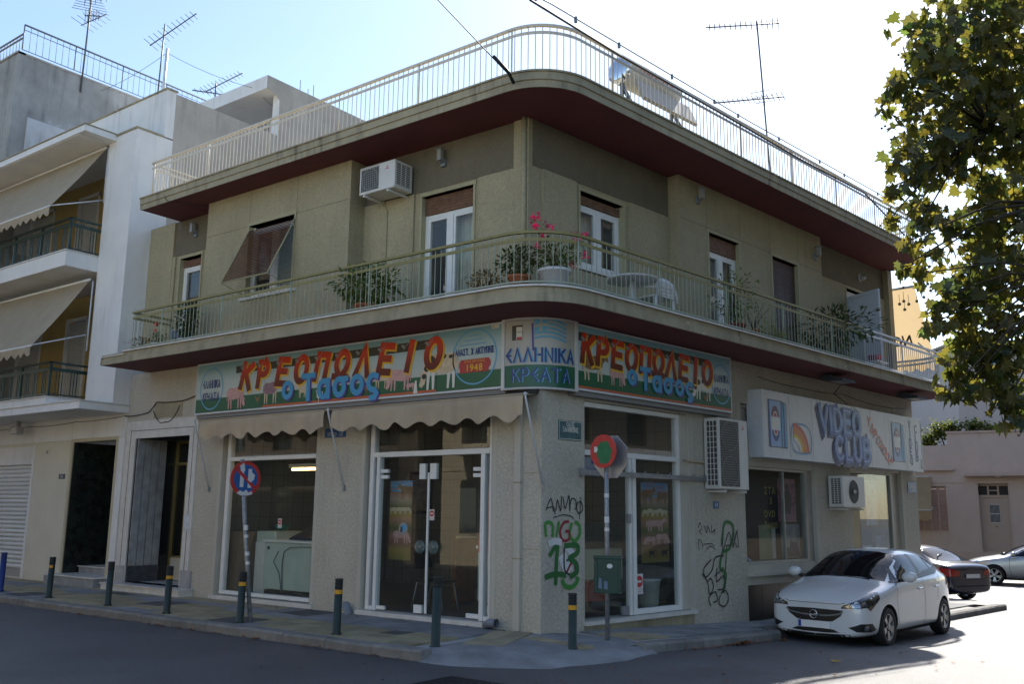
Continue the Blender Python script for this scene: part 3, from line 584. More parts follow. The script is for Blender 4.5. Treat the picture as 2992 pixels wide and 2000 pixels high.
# ------------------------------------------------------------------ windows and doors of the corner building
M_cur = mat('lace_curtain', (.62, .58, .48), .9, var=.08, vs=10)
M_cur2 = mat('checked_curtain', (.40, .34, .27), .9, var=.3, vs=14)
def slats(mb, s0, s1, d, z0, z1, pitch, th=.012, tilt=.012):
    n = int((z1-z0)/pitch)
    for i in range(n):
        a_ = z0+i*pitch; mb.add([(s0, d, a_), (s1, d, a_), (s1, d+tilt, a_+pitch*.35), (s0, d+tilt, a_+pitch*.35), (s1, d, a_+pitch*.96), (s0, d, a_+pitch*.96)], [(0, 1, 2, 3), (3, 2, 4, 5)])
def upper_window(F, s0, s1, z0, z1, d, sh=.3, curtain=M_cur, closed=False, mframe=M_white, leaves=2, shm=M_wood, cw=(0, 1)):
    fr = MB(F); b = .07; zt = z1-sh
    dd = d-.14
    for a_, c_ in ((s0+.04, s0+.04+b), (s1-.04-b, s1-.04)): fr.box(a_, c_, dd-.05, dd+.04, z0, z1-.02)
    fr.box(s0+.04, s1-.04, dd-.045, dd+.035, zt-b, zt); fr.box(s0+.04, s1-.04, dd-.045, dd+.035, z0, z0+b)
    gs = []; L0, L1 = s0+.04+b, s1-.04-b
    if leaves == 2:
        c = (L0+L1)/2; fr.box(c-.06, c+.06, dd-.04, dd+.05, z0+b, zt-b); gs = [(L0, c-.06), (c+.06, L1)]
    else: gs = [(L0, L1)]
    for g0, g1 in gs:
        for a_, c_ in ((g0, g0+.045), (g1-.045, g1)): fr.box(a_, c_, dd-.03, dd+.03, z0+b, zt-b)
        fr.box(g0+.045, g1-.045, dd-.03, dd+.03, z0+b, z0+b+.08); fr.box(g0+.045, g1-.045, dd-.03, dd+.03, zt-b-.05, zt-b)
    o = fr.build('window', mframe, B)
    for g0, g1 in gs:
        p = MB(F).box(g0+.045, g1-.045, dd-.004, dd+.004, z0+b+.08, zt-b-.05).build('pane', M_glass, o)
    t = MB(F)
    for a_, c_ in ((s0, s0+.045), (s1-.045, s1)): t.box(a_, c_, d-.24, d+.02, z0-.0, z1)
    t.box(s0-.02, s1+.02, d-.24, d+.025, z1, z1+.06); t.build('reveal_frame', M_trimU, o)
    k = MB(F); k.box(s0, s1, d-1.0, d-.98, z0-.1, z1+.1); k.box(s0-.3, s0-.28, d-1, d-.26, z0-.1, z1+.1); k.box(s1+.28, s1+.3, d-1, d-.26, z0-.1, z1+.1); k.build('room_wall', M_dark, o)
    if closed or sh:
        m = MB(F); slats(m, s0+.05, s1-.05, dd+.06, z0+.02 if closed else zt, z1-.01, .055); m.build('roller_shutter', shm, o)
    if curtain and not closed:
        m = MB(F); K = 60; a0, a1 = s0+.06+(s1-s0-.12)*cw[0], s0+.06+(s1-s0-.12)*cw[1]; vs = []
        for i in range(K+1):
            x = a0+(a1-a0)*i/K; w_ = .03*math.sin(i*1.1)+.012*math.sin(i*2.7); vs += [(x, d-.34+w_, z0+.05), (x, d-.34+w_*.7, zt)]
        m.add(vs, [(2*i, 2*i+2, 2*i+3, 2*i+1) for i in range(K)], 0, True); m.build('curtain', curtain, o)
    if z0 > 5.5: MB(F).box(s0-.1, s1+.1, d-.2, d+.07, z0-.05, z0).build('sill', M_marble, o)
    return o
w1 = upper_window(LF, 1.59, 2.88, 5.1, 7.40, -.235, .34, cw=(.0, .75)); w1['label'] = 'tall white balcony door with curtains beside the corner'
w2 = upper_window(LF, 9.46, 10.35, 5.1, 7.41, -.235, .2, curtain=None, leaves=1)
w3 = upper_window(LF, 5.82, 7.32, 6.0, 7.54, .19, .05, curtain=None)
w4 = upper_window(RF, 1.38, 2.68, 5.97, 7.37, -.46, .2, cw=(.3, .62)); w4['label'] = 'white window reflecting the tree and the sky'
w5 = upper_window(RF, 5.0, 6.22, 5.1, 7.37, -.19, .34, curtain=M_cur2)
w6 = upper_window(RF, 7.48, 8.70, 5.1, 7.39, -.19, .1, closed=True, shm=mat('dark_shutter', (.075, .045, .035), .5, var=.15, vs=12)); w6['label'] = 'closed dark brown roller shutter'
w7 = upper_window(RF, 11.6, 12.88, 5.1, 7.46, -.46, .1, closed=True, shm=mat('white_shutter', (.66, .67, .68), .5))
lf = MB(RF)   # open white door leaf
A_, B2 = RF(11.62, -.42, 0), RF(11.25, .55, 0); dv = (B2-A_).normalized(); nv = Vector((dv.y, -dv.x, 0))*.025
def leafbox(mb, f0, f1, z0, z1, k=1):
    p0, p1 = A_+(B2-A_)*f0, A_+(B2-A_)*f1
    mb.add([p0+nv*k+Vector((0, 0, z0)), p1+nv*k+Vector((0, 0, z0)), p1-nv*k+Vector((0, 0, z0)), p0-nv*k+Vector((0, 0, z0)), p0+nv*k+Vector((0, 0, z1)), p1+nv*k+Vector((0, 0, z1)), p1-nv*k+Vector((0, 0, z1)), p0-nv*k+Vector((0, 0, z1))], [(0, 1, 2, 3), (4, 5, 6, 7), (0, 1, 5, 4), (1, 2, 6, 5), (2, 3, 7, 6), (3, 0, 4, 7)], 0, False, True)
leafbox(lf, 0, .08, 5.1, 7.2); leafbox(lf, .92, 1, 5.1, 7.2); leafbox(lf, .08, .92, 7.12, 7.2); leafbox(lf, .08, .92, 5.1, 5.2); leafbox(lf, .08, .92, 5.2, 7.12, .2)
lf.build('open_door_leaf', mat('pale_leaf', (.55, .60, .66), .35), w7)
# projecting wooden awning shutter of the bay window
P0, P1 = (.21, 7.43), (.80, 6.20)
sh = MB(LF); n = 30
for i in range(n):
    f0, f1 = i/n, (i+.8)/n; a0 = (P0[0]+(P1[0]-P0[0])*f0, P0[1]+(P1[1]-P0[1])*f0); a1 = (P0[0]+(P1[0]-P0[0])*f1, P0[1]+(P1[1]-P0[1])*f1)
    sh.add([(5.86, a0[0], a0[1]), (7.24, a0[0], a0[1]), (7.24, a1[0]+.022, a1[1]+.008), (5.86, a1[0]+.022, a1[1]+.008), (5.86, a1[0], a1[1]), (7.24, a1[0], a1[1])], [(0, 1, 2, 3), (3, 2, 5, 4)])
sh.build('projecting_shutter_slats', M_wood, w3)
fr = MB(LF)
for s_ in (5.84, 7.26): fr.tube([(s_, P0[0], P0[1]), (s_, P1[0], P1[1])], .016, 5)
fr.tube([(5.84, P1[0], P1[1]), (7.26, P1[0], P1[1])], .016, 5)
for s_ in (5.84, 7.26): fr.tube([(s_, P1[0], P1[1]), (s_, .24, 6.05)], .009, 4)
fr.build('shutter_frame', M_trimU, w3)
ls = MB(LF); slats(ls, 5.88, 6.0, .07, 6.1, 7.4, .05); slats(ls, 5.9, 6.62, -.0, 6.1, 7.5, .05); ls.build('louvre_slats', mat('white_louvre', (.45, .46, .45), .5), w3)
# ---- left shop window
def bars(mb, L): 
    for b in L: mb.box(*b)
f = MB(LF); bars(f, [(5.10, 5.17, -.17, -.06, .1, 3.44), (7.75, 7.85, -.17, -.06, .1, 3.44), (5.17, 7.75, -.16, -.05, 2.71, 2.79), (5.17, 7.75, -.16, -.05, .1, .17), (5.17, 7.75, -.16, -.05, 3.36, 3.44)])
SW = f.build('shop_window', M_white, B, bevel=.006); SW['label'] = 'large butcher window with white frame beside the entrance'
MB(LF).box(5.17, 7.75, -.115, -.105, .17, 2.71).build('pane', M_shop, SW); MB(LF).box(5.17, 7.75, -.115, -.105, 2.79, 3.36).build('pane', M_shop, SW)
MB(LF).box(5.0, 8.02, -.28, .05, .0, .075).build('sill', M_marble, SW)
# ---- glass door front
f = MB(LF); bars(f, [(.965, 1.05, -.17, -.05, .08, 3.44), (3.64, 3.74, -.17, -.05, .08, 3.44), (1.05, 3.64, -.165, -.045, 2.68, 2.77), (1.14, 1.22, -.16, -.04, .08, 2.68), (3.49, 3.56, -.16, -.04, .08, 2.68), (1.05, 1.14, -.16, -.05, .08, .15), (3.56, 3.64, -.16, -.05, .08, .15), (1.05, 3.64, -.16, -.05, 3.36, 3.44)])
SD = f.build('shop_entrance', M_white, B, bevel=.006); SD['label'] = 'glass double door front with white frame under the awning'
for a_, c_, z0, z1 in ((1.05, 3.64, 2.77, 3.36), (1.05, 1.14, .15, 2.68), (3.56, 3.64, .15, 2.68), (1.22, 3.49, 2.41, 2.68)): MB(LF).box(a_, c_, -.105, -.095, z0, z1).build('pane', M_shop, SD)
for a_, c_, hs in ((1.225, 2.345, 2.2), (2.365, 3.485, 2.5)):
    dr = MB(LF).box(a_, c_, -.108, -.094, .09, 2.40).build('glass_door', M_shop, SD)
    pf = MB(LF)
    if a_ < 2: bars(pf, [(1.225, 1.40, -.125, -.075, 2.31, 2.37), (1.225, 1.40, -.125, -.075, 2.41, 2.47), (2.19, 2.33, -.13, -.07, 2.29, 2.55), (2.36, 2.40, -.115, -.09, .1, 2.4), (1.25, 1.5, -.125, -.075, .10, .17)])
    else: bars(pf, [(3.31, 3.485, -.125, -.075, 2.31, 2.37), (3.31, 3.485, -.125, -.075, 2.41, 2.47), (2.44, 2.57, -.13, -.07, 2.29, 2.55), (2.45, 2.62, -.13, -.07, .10, .23), (3.3, 3.485, -.125, -.075, .10, .16)])
    pf.build('patch_fitting', M_white, dr)
    hd = MB(LF); Mx = Matrix.Rotation(PI/2, 3, 'X'); hd.lathe([(.11, 0), (.11, .012)], (hs, -.06, 1.17), 20, M=Mx); hd.build('round_handle', glass('handle_glass', (.6, .85, .8), 1.5, .05, .15), dr)
    MB(LF).ball((hs, -.05, 1.17), .02, 8).build('knob', M_steel, dr)
MB(LF).box(.9, 3.86, -.28, .07, .0, .07).build('sill', M_marble, SD)
# ---- right street shop front
f = MB(RF); bars(f, [(1.005, 1.06, -.15, -.05, .1, 3.55), (3.60, 3.68, -.16, -.04, .1, 3.55), (1.06, 3.60, -.15, -.04, 2.68, 2.77), (2.22, 2.28, -.15, -.05, .1, 2.68), (2.30, 2.38, -.15, -.03, .1, 2.68), (2.38, 3.60, -.15, -.05, .1, .19), (1.06, 3.6, -.15, -.05, 3.47, 3.55)])
SR = f.build('shop_front', M_white, B, bevel=.006); SR['label'] = 'tall shop front behind the pole with the litter bin'
MB(RF).box(3.68, 3.90, -.14, -.03, .1, 3.55).build('side_panel', M_smooth, SR)
for a_, c_, z0, z1 in ((1.06, 3.60, 2.77, 3.47), (1.06, 2.22, .1, 2.68), (2.38, 3.60, .19, 2.68)): MB(RF).box(a_, c_, -.105, -.095, z0, z1).build('pane', M_shop, SR)
MB(RF).box(.98, 3.98, -.3, .08, .03, .09).build('sill', M_marble, SR)
MB(RF).box(.99, 3.95, -.25, .012, -.3, .03).build('plinth', M_fasc, SR)
MB(RF).box(2.04, 2.20, -.13, -.07, .11, .25).build('lock_plate', M_steel, SR); MB(RF).box(2.14, 2.22, -.06, -.02, 1.6, 1.75).build('lock', M_steel, SR)
hk = MB(RF); hk.box(.94, 4.35, .02, .05, 2.36, 2.44); hk.box(.86, .95, -.01, .07, 2.34, 2.46); hk.box(4.3, 4.36, -.01, .07, 2.34, 2.46)
hr = thing('meat_hook_rail', 'steel rail with hooks across the right shop front', 'hook rail', RF(2.6, .03, 2.4))
hk.build('bar', M_steel, hr)
for i in range(9):
    s_ = 1.3+.36*i; MB(RF).tube([(s_, .05, 2.42), (s_+.06, .08, 2.42), (s_+.1, .1, 2.47)], .009, 4).build('hook', M_steel, hr)
# ---- video shop windows on the right street
M_alu = mat('old_aluminium', (.34, .33, .29), .5, .3, var=.1, vs=5)
vf = MB(RF); bars(vf, [(5.80, 5.86, -.16, -.06, .8, 2.72), (8.30, 8.40, -.16, -.06, .8, 2.72), (5.86, 8.30, -.16, -.06, 2.66, 2.72), (5.86, 8.30, -.16, -.06, .8, .86), (7.42, 7.45, -.15, -.08, .86, 2.66)])
V1 = vf.build('video_shop_window', M_alu, B, bevel=.004); V1['label'] = 'video shop window full of posters left of the small air conditioner'
MB(RF).box(5.86, 8.30, -.115, -.105, .86, 2.66).build('pane', M_shop, V1)
ap = MB(RF); ap.box(5.78, 8.62, -.25, -.03, .63, .80); ap.box(5.76, 8.64, -.25, .06, .585, .63); ap.box(5.78, 8.62, -.25, -.02, .42, .585); ap.box(5.78, 8.62, -.2, -.02, 2.72, 2.82); ap.build('apron', M_smooth, V1)
M_dtile = mat('dark_tile', (.028, .022, .02), .25, var=.3, vs=4)
for i in range(4): MB(RF).box(5.785+.71*i, 5.785+.71*i+.70, -.2, -.12, -.4, .415).build('base_tile', M_dtile, V1)
MB(RF).box(8.40, 8.62, -.16, -.07, .8, 2.72).build('side_frame', M_alu, V1)
vf = MB(RF); bars(vf, [(10.38, 10.46, -.16, -.06, .47, 2.82), (12.62, 12.72, -.16, -.06, .47, 2.82), (10.46, 12.62, -.16, -.06, 2.76, 2.82), (10.46, 12.62, -.16, -.06, .47, .53)])
V2 = vf.build('video_shop_window', M_alu, B, bevel=.004); V2['label'] = 'video shop window right of the small air conditioner'
MB(RF).box(10.46, 12.62, -.115, -.105, .53, 2.76).build('pane', M_shop, V2); MB(RF).box(12.72, 13.14, -.17, -.09, .45, 2.89).build('side_frame', M_alu, V2); MB(RF).box(10.36, 13.14, -.25, -.02, 2.82, 2.89).build('head', M_alu, V2)
V3 = MB(RF).wall(5.73, 6.35, 3.29, 3.94, -.06, -.12, [(5.8, 6.28, 3.36, 3.87)]).box(5.8, 6.28, -.12, -.09, 3.36, 3.87).build('blind_window', mat('blind_window', (.30, .28, .24), .7), B)
# ---- entrance of the flats
EN = MB(LF); EN.wall(8.79, 11.5, .17, 3.68, .03, -.01, [(9.07, 11.11, .1, 3.29)]); EN.wall(8.9, 11.36, .17, 3.56, .045, .0, [(9.2, 10.98, .1, 3.42)]) if False else None
ENT = EN.build('flats_entrance', M_marble, B); ENT['label'] = 'recessed marble entrance with brass framed door'
g = MB(LF)
for q in ((8.92, 8.926, .17, 3.5), (11.3, 11.306, .17, 3.5)): g.box(q[0], q[1]+.006, .0, .034, q[2], q[3])
g.box(8.92, 11.31, .0, .034, 3.46, 3.472); g.build('architrave_groove', M_dark, ENT)
M_mg = mat('grey_marble', (.33, .33, .325), .35, var=.25, vs=4); M_dst = mat('dark_stone', (.055, .06, .07), .3, var=.35, vs=8)
for i in range(4): MB(LF).box(11.06, 11.12, -.02-.185*i-.168, -.02-.185*i, .5, 3.3).build('marble_panel', M_mg, ENT)
MB(LF).box(11.09, 11.13, -1.1, -.01, .16, 3.3).build('panel_backing', M_dark, ENT); MB(LF).box(11.05, 11.12, -.76, -.0, .16, .495).build('dark_skirting', M_dst, ENT); MB(LF).box(11.04, 11.12, -1.1, -.765, .16, 3.3).build('dark_pilaster', mat('black_stone', (.012, .012, .016), .2), ENT)
MB(LF).box(9.0, 9.07, -1.1, -.0, .16, 3.3).build('marble_side', M_mg, ENT); MB(LF).box(9.0, 11.12, -1.2, 0, 3.29, 3.35).build('lobby_ceiling', M_dark, ENT)
MB(LF).box(8.68, 9.02, -.02, .05, .15, .50).build('plinth_block', M_mg, ENT); MB(LF).box(11.12, 11.45, -.02, .045, .15, .50).build('plinth_block', M_mg, ENT)
MB(LF).box(8.60, 11.48, -1.2, .34, .0, .115).build('step', M_marble, ENT); MB(LF).box(8.56, 11.5, -1.2, .37, .115, .15).build('tread', mat('tread_marble', (.55, .53, .50), .4, var=.15, vs=5), ENT)
M_brass = mat('brass_anodised', (.40, .32, .13), .35, .7)
df = MB(LF); bars(df, [(10.98, 11.04, -1.06, -.98, .16, 3.3), (9.07, 11.0, -1.05, -.98, 2.74, 2.80), (10.50, 10.58, -1.07, -.97, .68, 2.74), (9.75, 9.83, -1.07, -.97, .16, 2.74), (9.07, 11.0, -1.05, -.98, .66, .70), (9.07, 11.0, -1.05, -.98, 3.24, 3.3)])
FD = df.build('brass_door', M_brass, ENT); 
MB(LF).box(9.83, 10.98, -1.04, -1.0, .16, .66).build('door_panel', mat('cream_door', (.52, .49, .40), .5), FD); MB(LF).box(9.07, 9.75, -1.04, -1.0, .16, .66).build('door_panel', MATS['cream_door'], FD)
MB(LF).box(9.07, 10.98, -1.03, -1.02, .7, 3.24).build('pane', glass('dark_glass', (.18, .18, .18), 1.5, 0, .02), FD)
MB(LF).tube([(10.42, -.93, .95), (10.42, -.93, 1.9)], .018, 6).build('pull_handle', M_white, FD)
MB(LF).box(9.0, 11.2, -2.2, -2.1, 0, 3.4).build('lobby_wall', M_dark, ENT); MB(LF).box(8.98, 9.0, -2.2, -1.1, 0, 3.4).build('lobby_wall', M_dark, ENT)
# ------------------------------------------------------------------ WHITE APARTMENT BLOCK on the left
M_wh = mat('white_render', (.74, .735, .72), .85, var=.06, vs=1.2, bump=.12, bs=50, streak=.35, stcol=(.32, .31, .29), patch=((.5, .49, .47), 2.2, .70))
M_wh2 = mat('cream_render', (.64, .60, .49), .85, var=.05, vs=1.2, bump=.1, bs=60, streak=.15, stcol=(.4, .37, .3))
M_yel = mat('ochre_wall', (.47, .34, .13), .85, var=.08, vs=2)
M_gc = mat('raw_render', (.40, .37, .33), .95, var=.16, vs=.9, bump=.3, bs=20, streak=.5, stcol=(.16, .15, .145))
M_gc2 = mat('old_concrete', (.33, .325, .31), .95, var=.25, vs=.8, bump=.35, bs=14, streak=.75, stcol=(.07, .07, .07), patch=((.50, .50, .49), .8, .62))
M_rg = mat('dark_green_rail', (.022, .05, .042), .4)
A = thing('apartment_building', 'white apartment block with green balcony railings left of the corner building', 'building', (-15, 3, 0))
W0 = MB(LF).wall(11.56, 26, -.4, 3.92, 0, -.3, [(11.9, 13.8, .2, 3.3), (15.76, 19.0, .02, 3.28)]); GA = W0.build('ground_floor_wall', M_wh2, A, weld=True)
bd = MB(LF); bd.box(11.57, 12.9, -.01, .025, 3.36, 3.9); bd.box(13.9, 26, -.01, .025, 3.36, 3.9); bd.box(12.915, 13.885, -.01, .025, 3.36, 3.9); bd.box(11.57, 11.86, -.01, .02, .2, 3.35); bd.build('white_band', M_wh, GA)
fr = MB(LF); fr.box(13.8, 13.9, -.05, .03, .2, 3.3); fr.box(11.82, 11.9, -.05, .03, .2, 3.3); fr.box(11.82, 13.9, -.05, .03, 3.3, 3.38)
AD = fr.build('flats_door', mat('door_surround', (.50, .44, .30), .6), A)
M_bm = mat('dark_green_marble', (.016, .022, .019), .22, var=.7, vs=6)
q = MB(LF); q.box(13.76, 13.8, -1.3, -.0, .2, 3.3); q.box(11.9, 13.76, -1.36, -1.3, .2, 3.3); q.build('lobby_marble', M_bm, AD); MB(LF).box(11.86, 11.9, -1.3, -.28, .2, 3.3).build('lobby_side', M_wh2, AD)
M_wd = mat('varnished_wood', (.17, .06, .022), .4, var=.3, vs=6)
q = MB(LF); q.box(12.92, 13.02, -1.28, -1.18, .38, 3.2); q.box(11.9, 12.92, -1.28, -1.2, 2.3, 2.4); q.box(11.9, 12.92, -1.28, -1.2, .38, .75); q.build('wooden_door', M_wd, AD); MB(LF).box(11.9, 12.92, -1.26, -1.24, .75, 2.3).build('pane', MATS['dark_glass'], AD)
MB(LF).box(11.84, 14.0, -1.3, .32, .0, .19).build('step', mat('step_grey', (.26, .27, .28), .5, var=.25, vs=5), AD); MB(LF).box(11.8, 14.05, -1.3, .35, .19, .22).build('tread', M_marble, AD)
MB(LF).box(11.9, 13.7, -1.3, -.35, .22, .36).build('step', MATS['step_grey'], AD); MB(LF).box(11.9, 13.72, -1.3, -.32, .36, .385).build('tread', M_marble, AD)
MB(LF).lathe([(.0, -.06), (.13, -.05), (.16, 0)], (12.6, -.7, 3.28), 14).build('ceiling_lamp', M_white, AD)
rsx = MB(LF); rsx.box(15.68, 15.76, -.2, .02, .0, 3.3); rsx.box(15.76, 19, -.2, -.02, 2.82, 3.28); RSH = rsx.build('garage_shutter', M_wh, A)
M_sl = mat('shutter_slat', (.60, .60, .58), .5, rnd_=.05, var=.04, vs=3)
sm_ = MB(LF); sm_.prism([(-.11, 0), (-.085, .012), (-.07, .05), (-.085, .095), (-.11, .108)], 15.77, 19, 's'); o0 = sm_.build('slat', M_sl, RSH)
for i in range(24):
    c = o0 if i == 0 else o0.copy()
    if i: COL.objects.link(c)
    c.location = (0, 0, .22+.108*i)
MB(LF).box(15.77, 19, -.16, -.05, .02, .215).build('bottom_bar', mat('diamond_plate', (.33, .32, .30), .6, bump=.6, bs=30, vor=True), RSH)
MB(LF).box(15.84, 15.92, -.07, -.04, 1.5, 1.66).build('lock', M_grey, RSH)
up_ = MB(LF); up_.box(11.56, 12.77, -.8, .4, 4.085, 10.72); PR = up_.build('front_pier', M_wh, A)
cp = MB(LF); cp.box(11.545, 12.8, -.3, .43, 10.72, 10.77); cp.box(12.765, 12.78, -.3, .402, 7.395, 7.41); cp.build('pier_cap', M_fasc, PR)
MB(LF).wall(12.7, 26, 4.0, 10.7, -.8, -1.0, [(15.2, 16.3, 4.25, 6.8), (13.1, 14.3, 4.25, 6.8), (17.6, 19, 4.25, 6.8), (15.2, 16.3, 7.7, 10.1), (13.1, 14.3, 7.7, 10.1), (17.6, 19, 7.7, 10.1)]).build('ochre_back_wall', M_yel, A)
for z0 in (4.25, 7.7):
    for a_, c_ in ((13.1, 14.3), (15.2, 16.3), (17.6, 19)):
        f_ = MB(LF); f_.box(a_, a_+.06, -.85, -.77, z0, z0+2.5); f_.box(c_-.06, c_, -.85, -.77, z0, z0+2.5); f_.box(a_, c_, -.85, -.77, z0+2.44, z0+2.52); o = f_.build('balcony_door', M_white, A)
        m = MB(LF); slats(m, a_+.06, c_-.06, -.86, z0+.03, z0+2.44, .055); m.build('roller_shutter', mat('white_roller', (.55, .55, .53), .5), o)
# slabs
for nm, b in (('canopy_slab', (11.52, 26, -.0, 1.2, 3.89, 4.06)), ('balcony_slab', (13.02, 26, -.8, 1.2, 4.075, 4.24)), ('balcony_slab', (12.775, 26, -.8, 1.2, 7.33, 7.70)), ('roof_slab', (12.45, 26, -.9, 1.22, 10.60, 10.76))):
    o = MB(LF).box(*b).build(nm, M_wh, A, bevel=.008)
    MB(LF).box(b[0]-.02, 26, max(b[2], -.0), b[3]+.025, b[5], b[5]+.025).build('coping', M_marble if nm != 'roof_slab' else M_fasc, o)
MB(LF).box(12.78, 26, -.8, 1.18, 10.585, 10.597).build('soffit', M_wh, A)
def green_rail(zb, s0):
    m = MB(LF); z1 = zb+.78
    m.box(s0, 26, 1.10, 1.15, z1, z1+.045); m.box(s0, 26, 1.115, 1.14, z1-.17, z1-.09); m.box(s0, 26, 1.115, 1.14, zb+.05, zb+.08); m.box(s0, s0+.05, .0, 1.15, z1, z1+.045); m.box(s0+.01, s0+.035, .0, 1.13, z1-.17, z1-.09); m.box(s0+.01, s0+.035, .0, 1.13, zb+.05, zb+.08)
    for i in range(10): m.box(s0+1.35*i, s0+1.35*i+.05, 1.09, 1.145, zb, z1)
    o = m.build('balcony_railing', M_rg, A)
    b = MB(LF)
    for i in range(33):
        for k in range(3):
            s_ = s0+.18+.4*i+.075*k; b.box(s_, s_+.03 if k == 1 else s_+.016, 1.12, 1.135, zb+.06, z1-.1)
    for i in range(3):
        for k in range(3): d_ = .12+.35*i+.07*k; b.box(s0+.015, s0+.03, d_, d_+.018, zb+.06, z1-.1)
    b.build('balusters', M_rg, o)
green_rail(7.71, 12.80); green_rail(4.26, 13.06)
mw = MB(LF); mw.box(11.56, 20.5, -.55, -.3, 10.76, 12.0); mw.build('front_parapet', M_wh, A); MB(LF).box(11.53, 20.5, -.58, -.27, 12.0, 12.04).build('coping', M_fasc, A)
sw = MB(); sw.box(-11.8, -11.555, .552, 13, 3.5, 11.96); sw.build('party_wall', M_gc, A)
MB().box(-20.4, -11.8, .55, 13, 10.7, 10.8).build('roof_terrace', M_conc, A)
ph = MB(); ph.add([(-11.56, 3.26, 13.22), (-11.56, 3.62, 13.10), (-11.56, 3.73, 13.0), (-11.56, 3.7, 10.8), (-11.56, 13, 10.8), (-11.56, 13, 13.6), (-11.56, 3.26, 13.6)], [tuple(range(7))]); ph.box(-11.85, -11.563, 3.75, 13, 10.8, 13.55)
ph.build('penthouse_side_wall', M_gc, A)
pf = MB(); pf.box(-20.4, -11.565, 3.262, 13, 13.22, 13.6); pf.box(-20.4, -11.85, 5.2, 5.4, 10.8, 13.22); pf.box(-11.85, -11.57, 3.72, 5.4, 10.8, 13.22); pf.build('penthouse', M_wh, A)
rb = MB()
for y, h in ((4.6, .45), (4.9, .3), (5.1, .5), (4.35, .12)): rb.tube([(-11.8, y, 13.6), (-11.8, y, 13.6+h)], .012, 4)
rb.build('starter_bars', M_cable, A)
# awnings
def awning(name, label, F, top, bot, s0, s1, val, col, cat='awning', scal=.3, arms=(), nrm=1, group=None):
    """cloth from top (d,z) to bot (d,z) with a scalloped valance"""
    root = thing(name, label, cat, F((s0+s1)/2, top[0], top[1]), group)
    m = MB(F); K = max(4, int(abs(s1-s0)/.1)); J = 8; vs = []
    for i in range(K+1):
        s_ = s0+(s1-s0)*i/K
        for j in range(J+1):
            f = j/J; sag = -.05*math.sin(PI*f)+.012*math.sin(i*.55)*math.sin(PI*f); vs.append((s_, top[0]+(bot[0]-top[0])*f, top[1]+(bot[1]-top[1])*f+sag))
    m.add(vs, [(i*(J+1)+j, i*(J+1)+j+1, (i+1)*(J+1)+j+1, (i+1)*(J+1)+j) for i in range(K) for j in range(J)], 0, True)
    m.build('cloth', col, root)
    v = MB(F); K = max(12, int(abs(s1-s0)/.02)); vs = []
    for i in range(K+1):
        s_ = s0+(s1-s0)*i/K; ph_ = abs(s_-s0)/scal; z = bot[1]-val-.045*(math.sin(2*PI*ph_)); w_ = .012*math.sin(ph_*2.2)
        vs += [(s_, bot[0]+.006, bot[1]), (s_, bot[0]+.012+w_, (bot[1]+z)/2), (s_, bot[0]+.006+w_*1.4, z)]
    v.add(vs, [(i*3+j, i*3+j+1, (i+1)*3+j+1, (i+1)*3+j) for i in range(K) for j in (0, 1)], 0, True); v.build('valance', col, root)
    MB(F).tube([(s0, bot[0], bot[1]), (s1, bot[0], bot[1])], .022, 6).build('front_bar', M_white, root)
    MB(F).tube([(s0, top[0], top[1]), (s1, top[0], top[1])], .035, 8).build('roller', M_white, root)
    for p_, q_ in arms: MB(F).tube([p_, q_], .018, 6).build('arm', M_railA, root)
    return root
def clothmat(name, col, tr=.35):
    if name in MATS: return MATS[name]
    m = mat(name, col, .9, var=.1, vs=3, bump=.15, bs=120, streak=.35, stcol=(col[0]*.5, col[1]*.45, col[2]*.38)); t = m.node_tree; b = t.nodes['Principled BSDF']; out = t.nodes['Material Output']
    tl = N(t, 'ShaderNodeBsdfTranslucent'); tl.inputs[0].default_value = (*col, 1); mx = N(t, 'ShaderNodeMixShader'); mx.inputs[0].default_value = tr
    t.links.new(b.outputs[0], mx.inputs[1]); t.links.new(tl.outputs[0], mx.inputs[2]); t.links.new(mx.outputs[0], out.inputs[0]); return m
M_can = clothmat('beige_canvas', (.52, .43, .30)); M_can2 = clothmat('yellow_canvas', (.52, .39, .22), .5); M_can3 = clothmat('shop_canvas', (.56, .46, .33), .25)
awning('balcony_awning', 'beige canvas awning over the topmost green balcony', LF, (.40, 10.53), (1.63, 8.68), 12.88, 20, .2, M_can, scal=.32, arms=[((12.86, .35, 9.18), (12.9, 1.6, 8.7)), ((12.83, .38, 10.5), (12.83, .38, 9.1))])
awning('balcony_awning', 'beige canvas awning over the lower green balcony', LF, (.50, 7.14), (1.72, 5.34), 12.88, 20, .2, M_can, scal=.32, arms=[((12.86, .48, 5.79), (12.9, 1.7, 5.36)), ((12.83, .45, 7.1), (12.83, .45, 5.4))])
awning('end_awning', 'tan awning with backwards lettering at the far end of the upper balcony', (lambda s, d, z: RF(14.15+d, -s, z)), (.05, 7.85), (1.15, 6.02), -.25, 3.2, .28, M_can2, scal=.3, arms=[((-.25, .05, 6.3), (-.25, 1.15, 6.05))])
fx = Flat((lambda s, d, z: RF(14.15+.05+(7.85-z)/(7.85-6.02)*1.1-.03+d, -s, z)), .12, 1, -.01)
fx.text('NOΔΟ', .62, 6.42, .36, 0, bold=.01); fxo = fx.build('lettering', mat('faded_brown_print', (.10, .075, .05), .8)); fxo.parent = [o for o in bpy.data.objects if o.name.startswith('end_awning')][0]; fxo.matrix_parent_inverse = Matrix.Translation(-fxo.parent.location)
